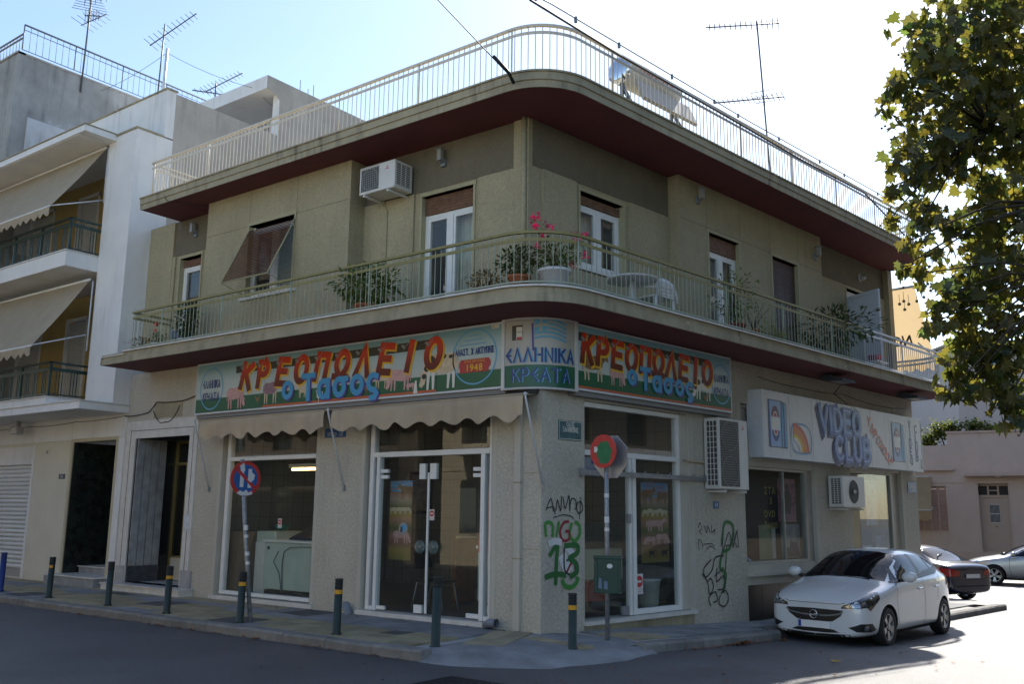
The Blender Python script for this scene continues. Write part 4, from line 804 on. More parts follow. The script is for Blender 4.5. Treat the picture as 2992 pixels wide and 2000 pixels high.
# ------------------------------------------------------------------ taller grey building further left
G = thing('concrete_building', 'tall weathered concrete building with roof railing at far left', 'building', (-23, 3, 0))
MB().box(-30, -19.02, -.1, 13, -.3, 15.1).build('wall', M_gc2, G)
bx = MB(); bx.box(-19.3, -19.0, -.12, 13, 15.1, 15.16); bx.box(-30, -19, -.14, .1, 15.1, 15.16); bx.build('roof_edge', M_gc, G)
gr_ = MB()
for z, r_ in ((16.06, .03), (15.9, .012), (15.26, .014)): gr_.tube([(-19.05, 0, z), (-19.05, 12, z)], r_, 5)
for i in range(60): gr_.tube([(-19.05, .2*i, 15.26), (-19.05, .2*i, 16.06)], .02 if i % 8 == 0 else .008, 4)
for z in (15.75, 15.62): gr_.tube([(-30, -.02, z), (-19.05, -.02, z)], .03, 5)
for i in range(40): gr_.tube([(-19.2-.2*i, -.02, 15.1), (-19.2-.2*i, -.02, 15.75)], .01, 4)
gr_.build('rooftop_railing', mat('grey_rail', (.16, .18, .19), .5), G)
MB().box(-19.03, -18.98, .35, 3.0, 9, 13.2).build('patched_render', mat('patch_render', (.55, .56, .57), .9, var=.1, vs=2, streak=.4), G)
# ------------------------------------------------------------------ HOUSE across the side street
HF = frame((-.14, 31.9, 0), 10)
M_pk = mat('pink_render', (.58, .46, .39), .9, var=.05, vs=1.5, bump=.2, bs=30, streak=.18, stcol=(.35, .27, .22))
M_pk2 = mat('pink_trim', (.54, .41, .335), .8, var=.06, vs=3)
Hs = thing('pink_house', 'single storey pink house with panelled door across the side street', 'house', (0, 34, 0))
hw = MB(HF).wall(-7, 9, -.6, 4.84, 0, -.3, [(-2.0, -.72, 1.2, 3.09), (.45, 1.72, .1, 3.2), (4.0, 5.5, 1.2, 3.1)]); hw.box(-.53, 9, -.3, 0, 4.84, 5.36); hw.box(-7, -.53, -6, -5.7, 0, 4.8); hw.box(8.7, 9, -6, -.3, -.6, 5.3)
HW = hw.build('wall', M_pk, Hs, weld=True)
cp = MB(HF); cp.box(-.58, 9.05, -.35, .06, 5.36, 5.44); cp.box(-.42, -.1, -6, 0.001, 4.84, 4.9) if False else None; cp.build('coping', M_pk2, HW)
MB(HF).box(-7, -.36, -.02, .18, 3.76, 3.87).build('ledge', M_pk, HW)
MB(HF).box(0.03, 8, -.02, .45, 3.5, 3.62).build('canopy', M_pk2, HW)
MB(HF).box(-7, .0, -.02, .025, 3.22, 3.26).build('string_course', M_pk2, HW); MB(HF).box(-7, 9, -.02, .03, -.6, .35).build('plinth', M_pk2, HW)
dr = MB(HF); dr.box(.45, .52, -.45, .01, .1, 3.2); dr.box(1.65, 1.72, -.45, .01, .1, 3.2); dr.box(.52, 1.65, -.4, -.3, 2.62, 2.72); dr.box(.52, 1.65, -.4, -.3, 3.1, 3.2); dr.box(.86, .93, -.4, -.3, 2.72, 3.1); dr.box(1.24, 1.31, -.4, -.3, 2.72, 3.1); dr.box(.93, 1.24, -.4, -.3, 2.89, 2.93); dr.box(.52, .68, -.4, -.32, .1, 2.62); dr.box(1.5, 1.65, -.4, -.32, .1, 2.62); dr.box(.68, 1.5, -.4, -.36, .1, 2.62)
HD = dr.build('front_door', mat('pink_door', (.52, .41, .34), .6), Hs)
MB(HF).box(.52, 1.65, -.37, -.36, 2.72, 3.1).build('pane', MATS['black'], HD)
for z0, z1 in ((.45, 1.15), (1.35, 2.45)):
    q = MB(HF).wall(.8, 1.38, z0, z1, -.345, -.365, [(.87, 1.31, z0+.07, z1-.07)]); q.build('door_panel', MATS['pink_door'], HD)
MB(HF).box(.9, 1.28, -.36, -.35, 1.55, 2.32).build('door_window', M_black, HD)
gg = MB(HF)
for i in range(9): gg.box(.905+.045*i, .915+.045*i, -.35, -.34, 1.55, 2.32)
for z in (1.55, 1.92, 2.31): gg.box(.9, 1.28, -.35, -.335, z, z+.025)
gg.build('grille', M_white, HD); MB(HF).ball((1.1, -.32, 1.42), .04, 8).build('brass_knob', M_brass, HD); MB(HF).lathe([(.16, 0), (.1, -.06), (0, -.07)], (1.3, .2, 3.5), 12).build('canopy_lamp', M_white, HD)
ws = MB(HF); ws.box(-2.0, -.72, -.25, .02, 1.15, 1.2); HWn = ws.build('shuttered_window', M_pk2, Hs)
for a_ in (-2.0, -1.36): 
    q = MB(HF).wall(a_, a_+.31, 1.2, 3.09, -.1, -.14, [(a_+.05, a_+.26, 1.27, 2.3), (a_+.05, a_+.26, 2.4, 3.0)]); q.wall(a_+.32, a_+.63, 1.2, 3.09, -.1, -.14, [(a_+.37, a_+.58, 1.27, 2.3), (a_+.37, a_+.58, 2.4, 3.0)])
    for b_ in (a_+.05, a_+.37): slats(q, b_, b_+.21, -.13, 1.27, 3.0, .06)
    q.build('shutter', mat('pink_shutter', (.42, .28, .22), .7), HWn)
awning('house_awning', 'yellow awning beside the shuttered window of the pink house', (lambda s, d, z: HF(s, d, z)), (.1, 3.5), (1.4, 2.05), -4.2, -1.28, .42, M_can2, scal=.5, arms=[((-1.3, .1, 2.2), (-1.25, 1.5, 2.1))])
# far buildings behind the house
def far_b(name, label, az, pts, z1, m_, dep=8):
    r_ = thing(name, label, 'building', pts[0]+(0,)); f_ = frame(pts[0]+(0,), az); l_ = math.dist(pts[0], pts[1])
    MB(f_).box(0, l_, -dep, 0, -1, z1).build('wall', m_, r_); MB(f_).box(-.1, l_+.1, -dep-.1, .1, z1, z1+.12).build('roof_edge', M_fasc, r_); return r_, f_, l_
far_b('grey_gable_building', 'large plain grey building rising behind the pink house', 37, ((-1.04, 36.69), (9, 44.3)), 10.1, mat('pale_grey_render', (.42, .40, .385), .9, var=.06, vs=.5, streak=.3, stcol=(.3, .29, .28)))
r_, f_, l_ = far_b('salmon_building', 'salmon coloured building with red tiled eaves behind the pink house', 37, ((-3.9, 47.0), (4, 53)), 7.7, mat('salmon_render', (.58, .34, .24), .9))
tl = mat('red_roof_tile', (.35, .075, .04), .8, var=.3, vs=5, rnd_=.2); MB(f_).box(-.3, l_, -4, .4, 7.82, 7.9).build('eaves', M_wh, r_)
tm = MB(f_); tm.tube([(-.2, .45, 7.92), (-.2, -3, 9.0)], .11, 6); t0 = tm.build('roof_tile', tl, r_)
for i in range(1, 16):
    c = t0.copy(); COL.objects.link(c); c.location = (f_(.25*i, 0, 0)-f_(0, 0, 0))
far_b('white_far_building', 'plain white building in the gap right of the corner building', 37, ((-8.5, 41.0), (-2.6, 45.5)), 9.2, M_wh)
# ------------------------------------------------------------------ buildings across both streets, behind the camera (seen in the glass)
def opposite(name, label, F, s0, s1, h, m_, dep=8, nf=3):
    r_ = thing(name, label, 'building', F((s0+s1)/2, -2, 0)); holes = []; n = int((s1-s0)/3)
    for k in range(nf):
        for i in range(n): a_ = s0+(s1-s0)*(i+.3)/n; holes.append((a_, a_+1.2, 1.0+3.2*k, 2.9+3.2*k))
    MB(F).wall(s0, s1, -.4, h, 0, -.3, holes).build('wall', m_, r_, weld=True); MB(F).box(s0, s1, -dep, -.9, -.4, h-.1).build('core', M_dark, r_); MB(F).box(s0-.1, s1+.1, -dep, .5, h, h+.25).build('roof_slab', m_, r_)
    for h_ in holes: MB(F).box(h_[0], h_[1], -.2, -.15, h_[2], h_[3]).build('window', M_glass, r_)
    for k in range(1, nf): MB(F).box(s0+1, s1-1, 0.001, 1.1, .55+3.2*k, .75+3.2*k).build('balcony_slab', M_wh, r_)
M_opp = mat('opposite_render', (.66, .56, .38), .9, var=.05, vs=1)
opposite('opposite_house', 'cream house across the left street facing the butcher shop', frame((3.5, -14.2, 0), 180), 0, 18, 6.6, M_opp, nf=2)
opposite('opposite_flats', 'row of brown flats further along the left street, seen in the glass', frame((-15, -13.4, 0), 180), 0, 40, 11.5, mat('opposite_brown', (.16, .125, .09), .9, var=.1, vs=1), nf=3)
opposite('opposite_block', 'pale block across the right street facing the video shop', (lambda s, d, z: RF(s, 10.6-d, z)), 2, 34, 14.0, mat('opposite_brick', (.24, .19, .14), .9, var=.15, vs=2), nf=4)
# ------------------------------------------------------------------ SIGNS
C_ = lambda n, c, r=.4, **k: mat(n, c, r, **k)
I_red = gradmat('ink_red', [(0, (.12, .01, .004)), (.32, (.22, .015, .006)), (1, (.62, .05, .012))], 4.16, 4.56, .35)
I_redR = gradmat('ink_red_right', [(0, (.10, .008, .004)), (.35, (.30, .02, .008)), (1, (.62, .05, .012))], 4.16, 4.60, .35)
I_yel = C_('ink_yellow', (.72, .42, .02)); I_blu = C_('ink_blue', (.05, .30, .55)); I_nav = C_('ink_navy', (.022, .05, .20)); I_pur = C_('ink_purple', (.08, .05, .25)); I_lb = C_('ink_lightblue', (.12, .38, .58))
I_pnk = C_('ink_pink', (.55, .32, .30), var=.2, vs=12); I_brn = C_('ink_brown', (.22, .12, .055), var=.3, vs=12); I_whi = C_('ink_white', (.68, .66, .60)); I_blk = C_('ink_black', (.02, .018, .02)); I_org = C_('ink_orange', (.50, .10, .035)); I_gry = C_('ink_grey', (.25, .25, .25)); I_cre = C_('ink_cream', (.58, .47, .32), var=.2, vs=12); I_pp = C_('ink_violet', (.26, .15, .19), var=.25, vs=12); I_rd2 = C_('ink_plaque_red', (.42, .04, .035))
I_dk = C_('ink_dark_rail', (.045, .04, .03))
PR_ = gradmat('butcher_print', [(0, (.012, .105, .05)), (.285, (.014, .135, .065)), (.295, (.56, .60, .56)), (.62, (.50, .62, .62)), (1, (.22, .46, .54))], 3.69, 4.74, .3, .25)
INK = [I_red, I_yel, I_blu, I_nav, I_pur, I_lb, I_pnk, I_brn, I_whi, I_blk, I_org, I_gry, I_cre, I_pp, I_rd2, I_dk, I_redR]
RED, YEL, BLU, NAV, PUR, LBL, PNK, BRN, WHI, BLK, ORG_, GRY, CRE, VIO, PLQ, DRK, REDR = range(17)
def animal(f, x, z, w_, h, ci, dr=1, head='up', k=1, spots=None, leg=None):
    """small painted farm animal: body, four legs, head, ear, tail; x,z at the feet centre"""
    P = lambda u, v: (x+dr*u*w_, z+v*h)
    f.poly([P(-.5, .55), P(-.47, .8), P(-.38, .9), P(-.1, .87), P(.18, .92), P(.36, .88), P(.46, .72), P(.42, .55), P(.28, .44), P(-.1, .38), P(-.4, .42)], ci, k)
    lc = ci if leg is None else leg
    for u, dx in ((-.40, .0), (-.27, .04), (.22, .0), (.36, .03)): f.poly([P(u-.05, .5), P(u+.06, .5), P(u+.03+dx, 0), P(u-.03+dx, 0)], lc, k-.3)
    if head == 'up':
        f.poly([P(.34, .86), P(.48, .98), P(.56, 1.05), P(.64, 1.02), P(.74, .82), P(.70, .75), P(.56, .80), P(.46, .66)], ci, k+.3); f.poly([P(.52, 1.0), P(.44, 1.1), P(.56, 1.08)], ci, k+.6)
    else:
        f.poly([P(.36, .85), P(.50, .70), P(.58, .40), P(.66, .12), P(.58, .06), P(.48, .16), P(.40, .45)], ci, k+.3); f.poly([P(.54, .42), P(.66, .45), P(.60, .34)], ci, k+.6)
    f.poly([P(-.49, .8), P(-.54, .75), P(-.53, .35), P(-.5, .35)], ci, k+.3)
    for (u, v, r_) in (spots or []): f.disc(x+dr*u*w_, z+v*h, r_*w_, BLK, k+.9, 10, .8)
def hen(f, x, z, s_, ci, dr=1, k=1):
    P = lambda u, v: (x+dr*u*s_, z+v*s_)
    f.poly([P(-.5, .8), P(-.3, .45), P(0, .3), P(.25, .4), P(.3, .8), P(.4, 1.0), P(.25, 1.05), P(.15, .75), P(-.2, .65), P(-.4, .95)], ci, k); f.poly([P(-.03, .35), P(.05, .35), P(.04, 0), P(0, 0)], ci, k-.3)
def shop_name(f, xs, zc, size, red, z_tilt, lean, bold):
    for i, (ch, x) in enumerate(zip('ΚΡΕΟΠΩΛΕΙΟ', xs)):
        r_ = z_tilt[i % len(z_tilt)]; h = size*.66; wd = bold
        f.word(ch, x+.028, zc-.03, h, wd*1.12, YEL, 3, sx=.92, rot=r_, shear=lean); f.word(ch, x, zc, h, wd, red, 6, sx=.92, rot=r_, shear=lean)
        f.poly([(x-.16, zc+size*.60), (x-.11, zc+size*.64), (x-.04, zc+size*.55), (x-.08, zc+size*.5)], GRY, 9); f.stroke([(x-.05, zc+size*.58), (x+.03, zc+size*.66), (x+.07, zc+size*.78)], .016, GRY, 9)
def sign_box(name, label, F, s0, s1, z0, z1, d, seams, prints, parent_loc):
    r_ = thing(name, label, 'shop sign', parent_loc)
    for a_, b_ in zip(seams[:-1], seams[1:]): MB(F).box(min(a_, b_)+.006, max(a_, b_)-.006, .01, d, z0+.02, z1-.02).build('panel', prints, r_)
    fm = MB(F); lo, hi = min(s0, s1), max(s0, s1); fm.box(lo-.015, hi+.015, -.03, d+.006, z1-.02, z1+.012); fm.box(lo-.015, hi+.015, -.03, d+.006, z0-.012, z0+.02); fm.box(lo-.02, lo, -.03, d+.005, z0+.02, z1-.02); fm.box(hi, hi+.02, -.03, d+.005, z0+.02, z1-.02)
    fm.build('frame', M_railA, r_); sm_ = MB(F)
    for a_ in seams[1:-1]: sm_.box(a_-.008, a_+.008, .02, d-.004, z0+.02, z1-.02)
    sm_.build('seam', M_dark, r_); return r_
s1_ = sign_box('butcher_sign', 'long painted butcher sign with hanging red letters above the two awnings', LF, .61, 8.70, 3.69, 4.74, .195, [8.70, 6.50, 4.26, 2.01, .61], PR_, LF(4.6, .1, 3.69))
f = Flat(LF, 8.70, -1, .2)
f.poly([(1.3, 4.46), (6.62, 4.46), (6.62, 4.62), (1.3, 4.60)], DRK, 1)
xs = [1.60+.55*i for i in range(10)]; xs[1] -= .02; xs[8] += .02; xs[9] += .02
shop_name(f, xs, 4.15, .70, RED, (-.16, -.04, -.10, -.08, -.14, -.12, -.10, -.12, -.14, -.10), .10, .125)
for dx, dz, ci, k in ((.035, -.03, PUR, 4), (0, 0, BLU, 5)):
    f.word('ο', 2.92+dx, 3.87+dz, .40, .095, ci, k*2); f.word('Τασος', 4.34+dx, 3.82+dz, .43, .10, ci, k*2, gap=.36, rot=.015)
f.ring(.52, 4.2, .36, .385, LBL, 2, sy=1.15); f.word('єΛΛΗΝΙΚΑ', .52, 4.22, .15, .022, NAV, 2, sx=.6, gap=.16); f.word('ΚΡєΑΤΑ', .52, 3.96, .15, .022, NAV, 2, sx=.7, gap=.2)
animal(f, 1.32, 3.74, .50, .48, PNK, 1, 'down', 2); hen(f, 2.05, 3.78, .2, BRN, 1, 2)
animal(f, 2.42, 3.78, .42, .46, VIO, 1, 'up', 2, leg=CRE); animal(f, 3.35, 3.83, .22, .24, CRE, -1, 'up', 2); hen(f, 3.82, 3.72, .22, WHI, -1, 6); hen(f, 4.35, 3.73, .18, BRN, -1, 6)
hen(f, 5.05, 3.78, .24, BRN, -1, 2); animal(f, 5.42, 3.86, .34, .36, CRE, -1, 'up', 2); animal(f, 5.85, 3.80, .50, .40, PNK, -1, 'down', 2.6); animal(f, 6.12, 3.78, .2, .14, PNK, 1, 'down', 4)
animal(f, 6.78, 3.76, .72, .66, CRE, -1, 'down', 2, [(.30, .75, .14), (.42, .55, .10), (.5, .35, .08), (-.1, .82, .07), (-.3, .8, .06)], leg=WHI)
f.poly([(6.18, 3.72), (6.28, 3.72), (6.25, 3.94), (6.22, 3.94)], WHI, 6)
f.poly([(2.2, 3.715), (6.69, 3.715), (6.69, 3.755), (2.2, 3.755)], ORG_, 1.5)
f.ring(7.50, 4.24, .44, .465, LBL, 2, sy=1.0); 
for i, w_ in enumerate((.16, .26, .40)): f.poly([(7.5-w_*.7-.02*i, 4.58-.075*i), (7.5+w_*.7-.02*i, 4.59-.075*i), (7.5+w_*.7-.02*i, 4.605-.075*i), (7.5-w_*.7-.02*i, 4.595-.075*i)], LBL, 2)
f.word('ΑΝΑΣΤ. Χ ΑΚΤΥΠΗΣ', 7.5, 4.28, .095, .018, NAV, 2, sx=.62, gap=.19)
f.poly([(7.20, 3.98), (7.20, 4.04), (7.18, 4.08), (7.18, 4.14), (7.22, 4.2), (7.80, 4.2), (7.84, 4.14), (7.84, 4.08), (7.80, 4.04), (7.80, 3.98)], PLQ, 2); f.text('ΕΤΟΣ ΙΔΡΥΣΕΩΣ', 7.51, 4.145, .06, YEL, 3, sx=.9); f.text('1948', 7.51, 4.005, .16, YEL, 3, bold=.004, space=1.15)
f.poly([(7.85, 4.66), (8.0, 4.66), (8.0, 4.72), (7.85, 4.72)], WHI, 2); f.disc(7.89, 4.69, .015, YEL, 3)
f.build('painted_print', INK, s1_)
s2_ = sign_box('butcher_sign', 'painted butcher sign with hanging red letters above the meat hook rail', RF, .58, 5.08, 3.69, 4.74, .195, [.58, 2.86, 5.08], PR_, RF(2.8, .1, 3.69))
f = Flat(RF, .58, 1, .2)
f.poly([(.05, 4.48), (3.72, 4.48), (3.72, 4.62), (.05, 4.62)], DRK, 1)
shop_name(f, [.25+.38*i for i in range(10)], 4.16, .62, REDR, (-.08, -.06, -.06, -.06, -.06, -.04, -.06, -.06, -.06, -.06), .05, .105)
for dx, dz, ci, k in ((.03, -.025, PUR, 4), (0, 0, BLU, 5)):
    f.word('ο', 1.42+dx, 3.93+dz, .30, .075, ci, k*2); f.word('Τασος', 2.42+dx, 3.88+dz, .33, .08, ci, k*2, gap=.36)
animal(f, .42, 3.86, .52, .46, BRN, 1, 'up', 2, leg=CRE); animal(f, 1.02, 3.84, .34, .34, PNK, 1, 'down', 2); animal(f, 3.55, 3.84, .52, .46, WHI, -1, 'down', 2, [(.3, .7, .13), (0, .75, .1), (-.3, .65, .11), (.48, .45, .09)])
hen(f, 3.12, 3.76, .2, WHI, -1, 6); hen(f, 3.62, 3.78, .2, BRN, 1, 6)
f.ring(4.16, 4.2, .31, .335, LBL, 2, sy=1.15); f.word('єΛΛΗΝΙΚΑ', 4.16, 4.24, .13, .019, NAV, 2, sx=.6, gap=.16); f.word('ΚΡєΑΤΑ', 4.16, 3.98, .13, .019, NAV, 2, sx=.7, gap=.2)
f.poly([(.02, 3.715), (4.48, 3.715), (4.48, 3.75), (.02, 3.75)], ORG_, 1.5)
f.build('painted_print', INK, s2_)
for nm, F, a_, b_ in (('bracket', LF, .6, 8.7), ('bracket', RF, .6, 5.1)):
    m = MB(F); m.box(a_, b_, 0.001, .15, 3.60, 3.685); m.build('underside_tray', mat('sign_tray', (.20, .20, .20), .6), s1_ if F is LF else s2_)
# curved corner sign
rc = .70; dL = .195; tq = (-dL-NR.y*dL)/UR.y; Qc = UR*tq+NR*dL; tlc = rc/math.tan((PI-GAM)/2); cc = Vector((Qc.x-tlc, -dL+rc, 0)); a0_ = .61+cc.x; a1_ = rc*GAM; a2_ = .58-(tq+tlc); AL = a0_+a1_+a2_
def CF(s, d, z):
    zz = Vector((0, 0, z))
    if s < a0_: return Vector((-.61+s, -dL-d, 0))+zz
    if s > a0_+a1_: return RF(tq+tlc+s-a0_-a1_, dL+d, 0)+zz
    th = -PI/2+(s-a0_)/rc; return cc+Vector((math.cos(th), math.sin(th), 0))*(rc+d)+zz
s3_ = thing('corner_sign', 'curved white and green sign with a flag on the rounded corner', 'shop sign', CF(AL/2, 0, 3.66))
def arcsheet(mb, a0, a1, z0, z1, d, n=28, mi=0):
    mb.add([(a0+(a1-a0)*i/n, d, z) for i in range(n+1) for z in (z0, z1)], [(2*i, 2*i+2, 2*i+3, 2*i+1) for i in range(n)], mi, True)
p = MB(CF); arcsheet(p, .03, AL-.03, 3.68, 4.76, .0); arcsheet(p, .03, AL-.03, 3.68, 4.76, -.03); p.build('panel', gradmat('corner_print', [(0, (.01, .10, .055)), (.318, (.012, .12, .065)), (.322, (.50, .475, .42)), (1, (.47, .45, .41))], 3.68, 4.76, .35, .2), s3_)
fm = MB(CF)
for z in (3.655, 4.765): fm.tube([(AL*i/24, .005, z) for i in range(25)], .022, 4)
for a_ in (.0, AL): fm.box(a_-.03, a_+.03, -.02, .02, 3.64, 4.78)
fm.build('frame', mat('white_alu', (.58, .58, .57), .4), s3_)
f = Flat(CF, 0, 1, .006)
f.poly([(.17, 4.42), (.36, 4.42), (.36, 4.66), (.17, 4.66)], DRK, 1); f.poly([(.25, 4.425), (.355, 4.425), (.355, 4.63), (.25, 4.63)], WHI, 2); f.poly([(.26, 4.425), (.345, 4.425), (.345, 4.47), (.26, 4.47)], PLQ, 3); f.text('INPRO', .305, 4.535, .035, BLK, 3, bold=.002)
f.poly([(.515, 4.24), (.545, 4.24), (.53, 4.68), (.50, 4.68)], PUR, 2)
def wave(u): return .05*math.sin(u*6.0+.3)
for i in range(9):
    if i % 2 == 0:
        x0 = .545 if i > 4 else .75
        f.stroke([(x0+(1.08-x0)*j/8, 4.70-.034*i+wave((x0+(1.08-x0)*j/8)-.55)-.015*(x0+(1.08-x0)*j/8-.545)) for j in range(9)], .035, LBL, 2)
for x0, x1, z0, z1 in ((.545, .625, 4.635, 4.725), (.665, .75, 4.635, 4.725), (.545, .625, 4.52, 4.595), (.665, .75, 4.52, 4.595)):
    f.poly([(x0, z0+wave(x0-.55)), (x1, z0+wave(x1-.55)), (x1, z1+wave(x1-.55)), (x0, z1+wave(x0-.55))], LBL, 2)
for dx, ci, k in ((.018, LBL, 2), (0, NAV, 3)): f.word('єΛΛΗΝΙΚΑ', AL/2+dx-.01, 4.08-dx*.4, .20, .034, ci, k*2, sx=.85, gap=.28)
for dx, ci, k in ((.016, LBL, 2), (0, NAV, 3)): f.word('ΚΡєΑΤΑ', AL/2+dx, 3.77-dx*.4, .19, .030, ci, k*2, sx=.9, gap=.32)
f.build('painted_print', INK, s3_)
# video club sign
M_vp = mat('faded_white_panel', (.60, .60, .60), .4, var=.05, vs=2, streak=.35, stcol=(.35, .33, .3))
vs_ = sign_box('video_club_sign', 'long faded white video club sign with blue letters and painted cassettes', RF, 6.02, 13.84, 2.90, 4.22, .30, [6.04, 7.10, 8.07, 9.02, 9.98, 10.90, 11.90, 12.88, 13.82], M_vp, RF(10, .2, 2.9))
f = Flat(RF, 6.0, 1, .305)
I_v = [gradmat('video_blue', [(0, (.03, .07, .30)), (.25, (.12, .22, .50)), (.5, (.03, .08, .33)), (.75, (.14, .25, .52)), (1, (.03, .07, .30))], 3.0, 4.15, .4), C_('video_shadow', (.015, .03, .12)), C_('ydro_orange', (.58, .09, .03)), I_nav, I_blk, I_lb, I_whi, C_('tape_maroon', (.10, .02, .03)), C_('rain_red', (.50, .05, .02)), C_('rain_orange', (.60, .18, .02)), C_('rain_yellow', (.62, .42, .03)), C_('tape_red', (.50, .05, .04)), C_('tape_blue', (.03, .06, .22)), C_('pale_blue', (.26, .38, .60))]
def cassette(x, zc):
    w_, h = .25, .48; z0, z1 = zc-h, zc+h
    f.poly([(x-w_, z0), (x+w_, z0), (x+w_, z1), (x-w_, z1)], 4, 1); f.poly([(x-w_+.015, z0+.015), (x+w_-.015, z0+.015), (x+w_-.015, z1-.015), (x-w_+.015, z1-.015)], 13, 2)
    f.poly([(x+w_, z0), (x+w_+.22, z0-.0), (x+w_+.22, z1-.05), (x+w_+.04, z1)], 4, 1); f.poly([(x+w_+.01, z0+.02), (x+w_+.2, z0+.02), (x+w_+.2, z1-.07), (x+w_+.05, z1-.02)], 5, 2); f.poly([(x+w_+.08, z0+.02), (x+w_+.14, z0+.02), (x+w_+.14, z1-.06), (x+w_+.08, z1-.03)], 12, 3)
    f.poly([(x-w_+.02, z0+.015), (x-w_+.08, z0+.015), (x-w_+.05, z1-.015), (x-w_+.02, z1-.015)], 12, 3)
    for s_, c in ((1, 7), (-1, 12)):
        q = [(x+.02+.15*math.cos(PI*j/12), zc+s_*(.14+.22*math.sin(PI*j/12))) for j in range(13)]; f.poly(q, c, 3)
        for r_, ci, k in ((.085, 6, 4), (.06, 11, 5)): f.poly([(x+.02+r_*math.cos(PI*j/12), zc+s_*(.14+r_*1.3*math.sin(PI*j/12))) for j in range(13)], ci, k)
    f.poly([(x-.14, zc-.13), (x+.2, zc-.13), (x+.2, zc+.13), (x-.14, zc+.13)], 6, 3)
cassette(.50, 3.58); cassette(6.30, 3.56)
x0, z0 = 1.12, 3.02
oc = [(x0+.02, z0+.3), (x0+.06, z0+.5), (x0+.2, z0+.6), (x0+.6, z0+.6), (x0+.8, z0+.52), (x0+.88, z0+.35), (x0+.86, z0+.12), (x0+.76, z0+.02), (x0+.3, z0), (x0+.1, z0+.08)]
f.stroke(oc+[oc[0]], .022, 5, 1); f.stroke([(a_-.02, b_+.02) for a_, b_ in oc], .012, 3, 1.5)
for i, ci in enumerate((8, 9, 9, 10, 6)):
    r_ = .55-.075*i; f.stroke([(x0+.12+r_*1.08*math.sin(PI/2*j/8), z0+.04+r_*math.cos(PI/2*j/8)) for j in range(9)], .078, ci, 2+.1*i)
for t_, x, z, gp in (('VIDEO', 3.36, 3.60, .30), ('CLUB', 3.92, 3.0, .32)):
    for k in range(7): f.word(t_, x-.016*(7-k), z-.014*(7-k), .50, .15, 1, 1+k*1.6, gap=gp)
    f.word(t_, x, z, .50, .15, 0, 13, gap=gp); f.word(t_, x, z, .50, .035, 13, 15.5, gap=gp)
for i, ch in enumerate('ΥΔΡΟΧΟΟΣ'):
    t_ = i/7; f.word(ch, 4.80+.98*t_, 3.84-.80*t_-.05*math.sin(t_*PI), .21, .045, 2, 2, rot=-.15-1.1*t_)
for i, ch in enumerate('VIDEO'): f.word(ch, 7.14, 3.98-.225*i-.03, .18, .035, 3, 2)
for i, ch in enumerate('CLUB'): f.word(ch, 7.50, 3.92-.235*i-.06, .19, .035, 3, 2)
f.stroke([(7.72, 3.2), (7.74, 3.08), (7.70, 3.0), (7.78, 2.97)], .03, 4, 3)
f.build('painted_print', I_v, vs_)
# small plates
def plate_sign(name, label, F, s0, s1, z0, z1, col, lines, ink, sgn, d=.004, cat='plate', border=None):
    r_ = thing(name, label, cat, F((s0+s1)/2, d, (z0+z1)/2)); MB(F).box(s0, s1, d, d+.012, z0, z1).build('board', col, r_)
    w_ = s1-s0; fl_ = Flat(F, s0 if sgn > 0 else s1, sgn, d+.0135)
    if border: 
        for a_ in ((0.01, z0+.01, w_-.01, z0+.018), (.01, z1-.018, w_-.01, z1-.01), (.01, z0+.01, .018, z1-.01), (w_-.018, z0+.01, w_-.01, z1-.01)): fl_.poly([(a_[0], a_[1]), (a_[2], a_[1]), (a_[2], a_[3]), (a_[0], a_[3])], 0, 0)
    for t_, zf, sz, sx_ in lines: (fl_.word(t_, w_/2, z0+(z1-z0)*zf, sz*.72, sz*.12, 0, 1, sx=sx_*.85, gap=.22) if all(c in GL for c in t_) else fl_.text(t_, w_/2, z0+(z1-z0)*zf, sz, 0, 1, bold=.002, sx=sx_))
    fl_.build('lettering', ink, r_); return r_
M_bl = C_('plate_blue', (.03, .10, .26)); M_tl = C_('plate_teal', (.045, .11, .12), .5, var=.3, vs=8)
ps_ = plate_sign('street_name_plate', 'weathered teal street name plate on the corner pier above the graffiti', RF, .37, .92, 2.89, 3.2, M_tl, (('ΟΔΟΣ', .70, .085, 1), ('ΞΑΝΘΙΠΠΗΣ', .42, .095, .78)), I_whi, 1, border=True, cat='street sign')
plate_sign('street_name_plate', 'bright blue street name plate at the far end of the right front', RF, 13.5, 14.04, 2.36, 2.64, M_bl, (('ΞΑΝΘΙΠΠΗΣ', .48, .09, .8), ('XANTHIPPIS', .14, .08, .8)), I_whi, 1, cat='street sign')
plate_sign('house_number', 'small blue number 69 plate under the big air conditioner', RF, 4.66, 4.83, 1.87, 2.0, M_bl, (('69', .22, .11, .9),), I_whi, 1)
plate_sign('house_number', 'blue number 131 plate on the cream wall beside the garage shutter', LF, 14.08, 14.36, 2.43, 2.55, C_('old_plate', (.02, .03, .06)), (('131', .2, .10, 1),), I_whi, -1)
plate_sign('street_number_plate', 'blue plate with numbers half hidden behind the awning arm', LF, 4.33, 4.88, 3.07, 3.24, M_bl, (('ΧΠΟ 23   133', .12, .10, .72),), I_whi, -1)
ic = thing('intercom', 'small beige intercom high on the cream wall', 'intercom', LF(15.05, .02, 3.1)); MB(LF).box(14.95, 15.08, 0, .03, 3.0, 3.2).build('case', M_wh2, ic); MB(LF).lathe([(.04, 0), (.04, .01)], (15.01, .03, 3.1), 12, M=Matrix.Rotation(PI/2, 3, 'X')).build('speaker', M_grey, ic)
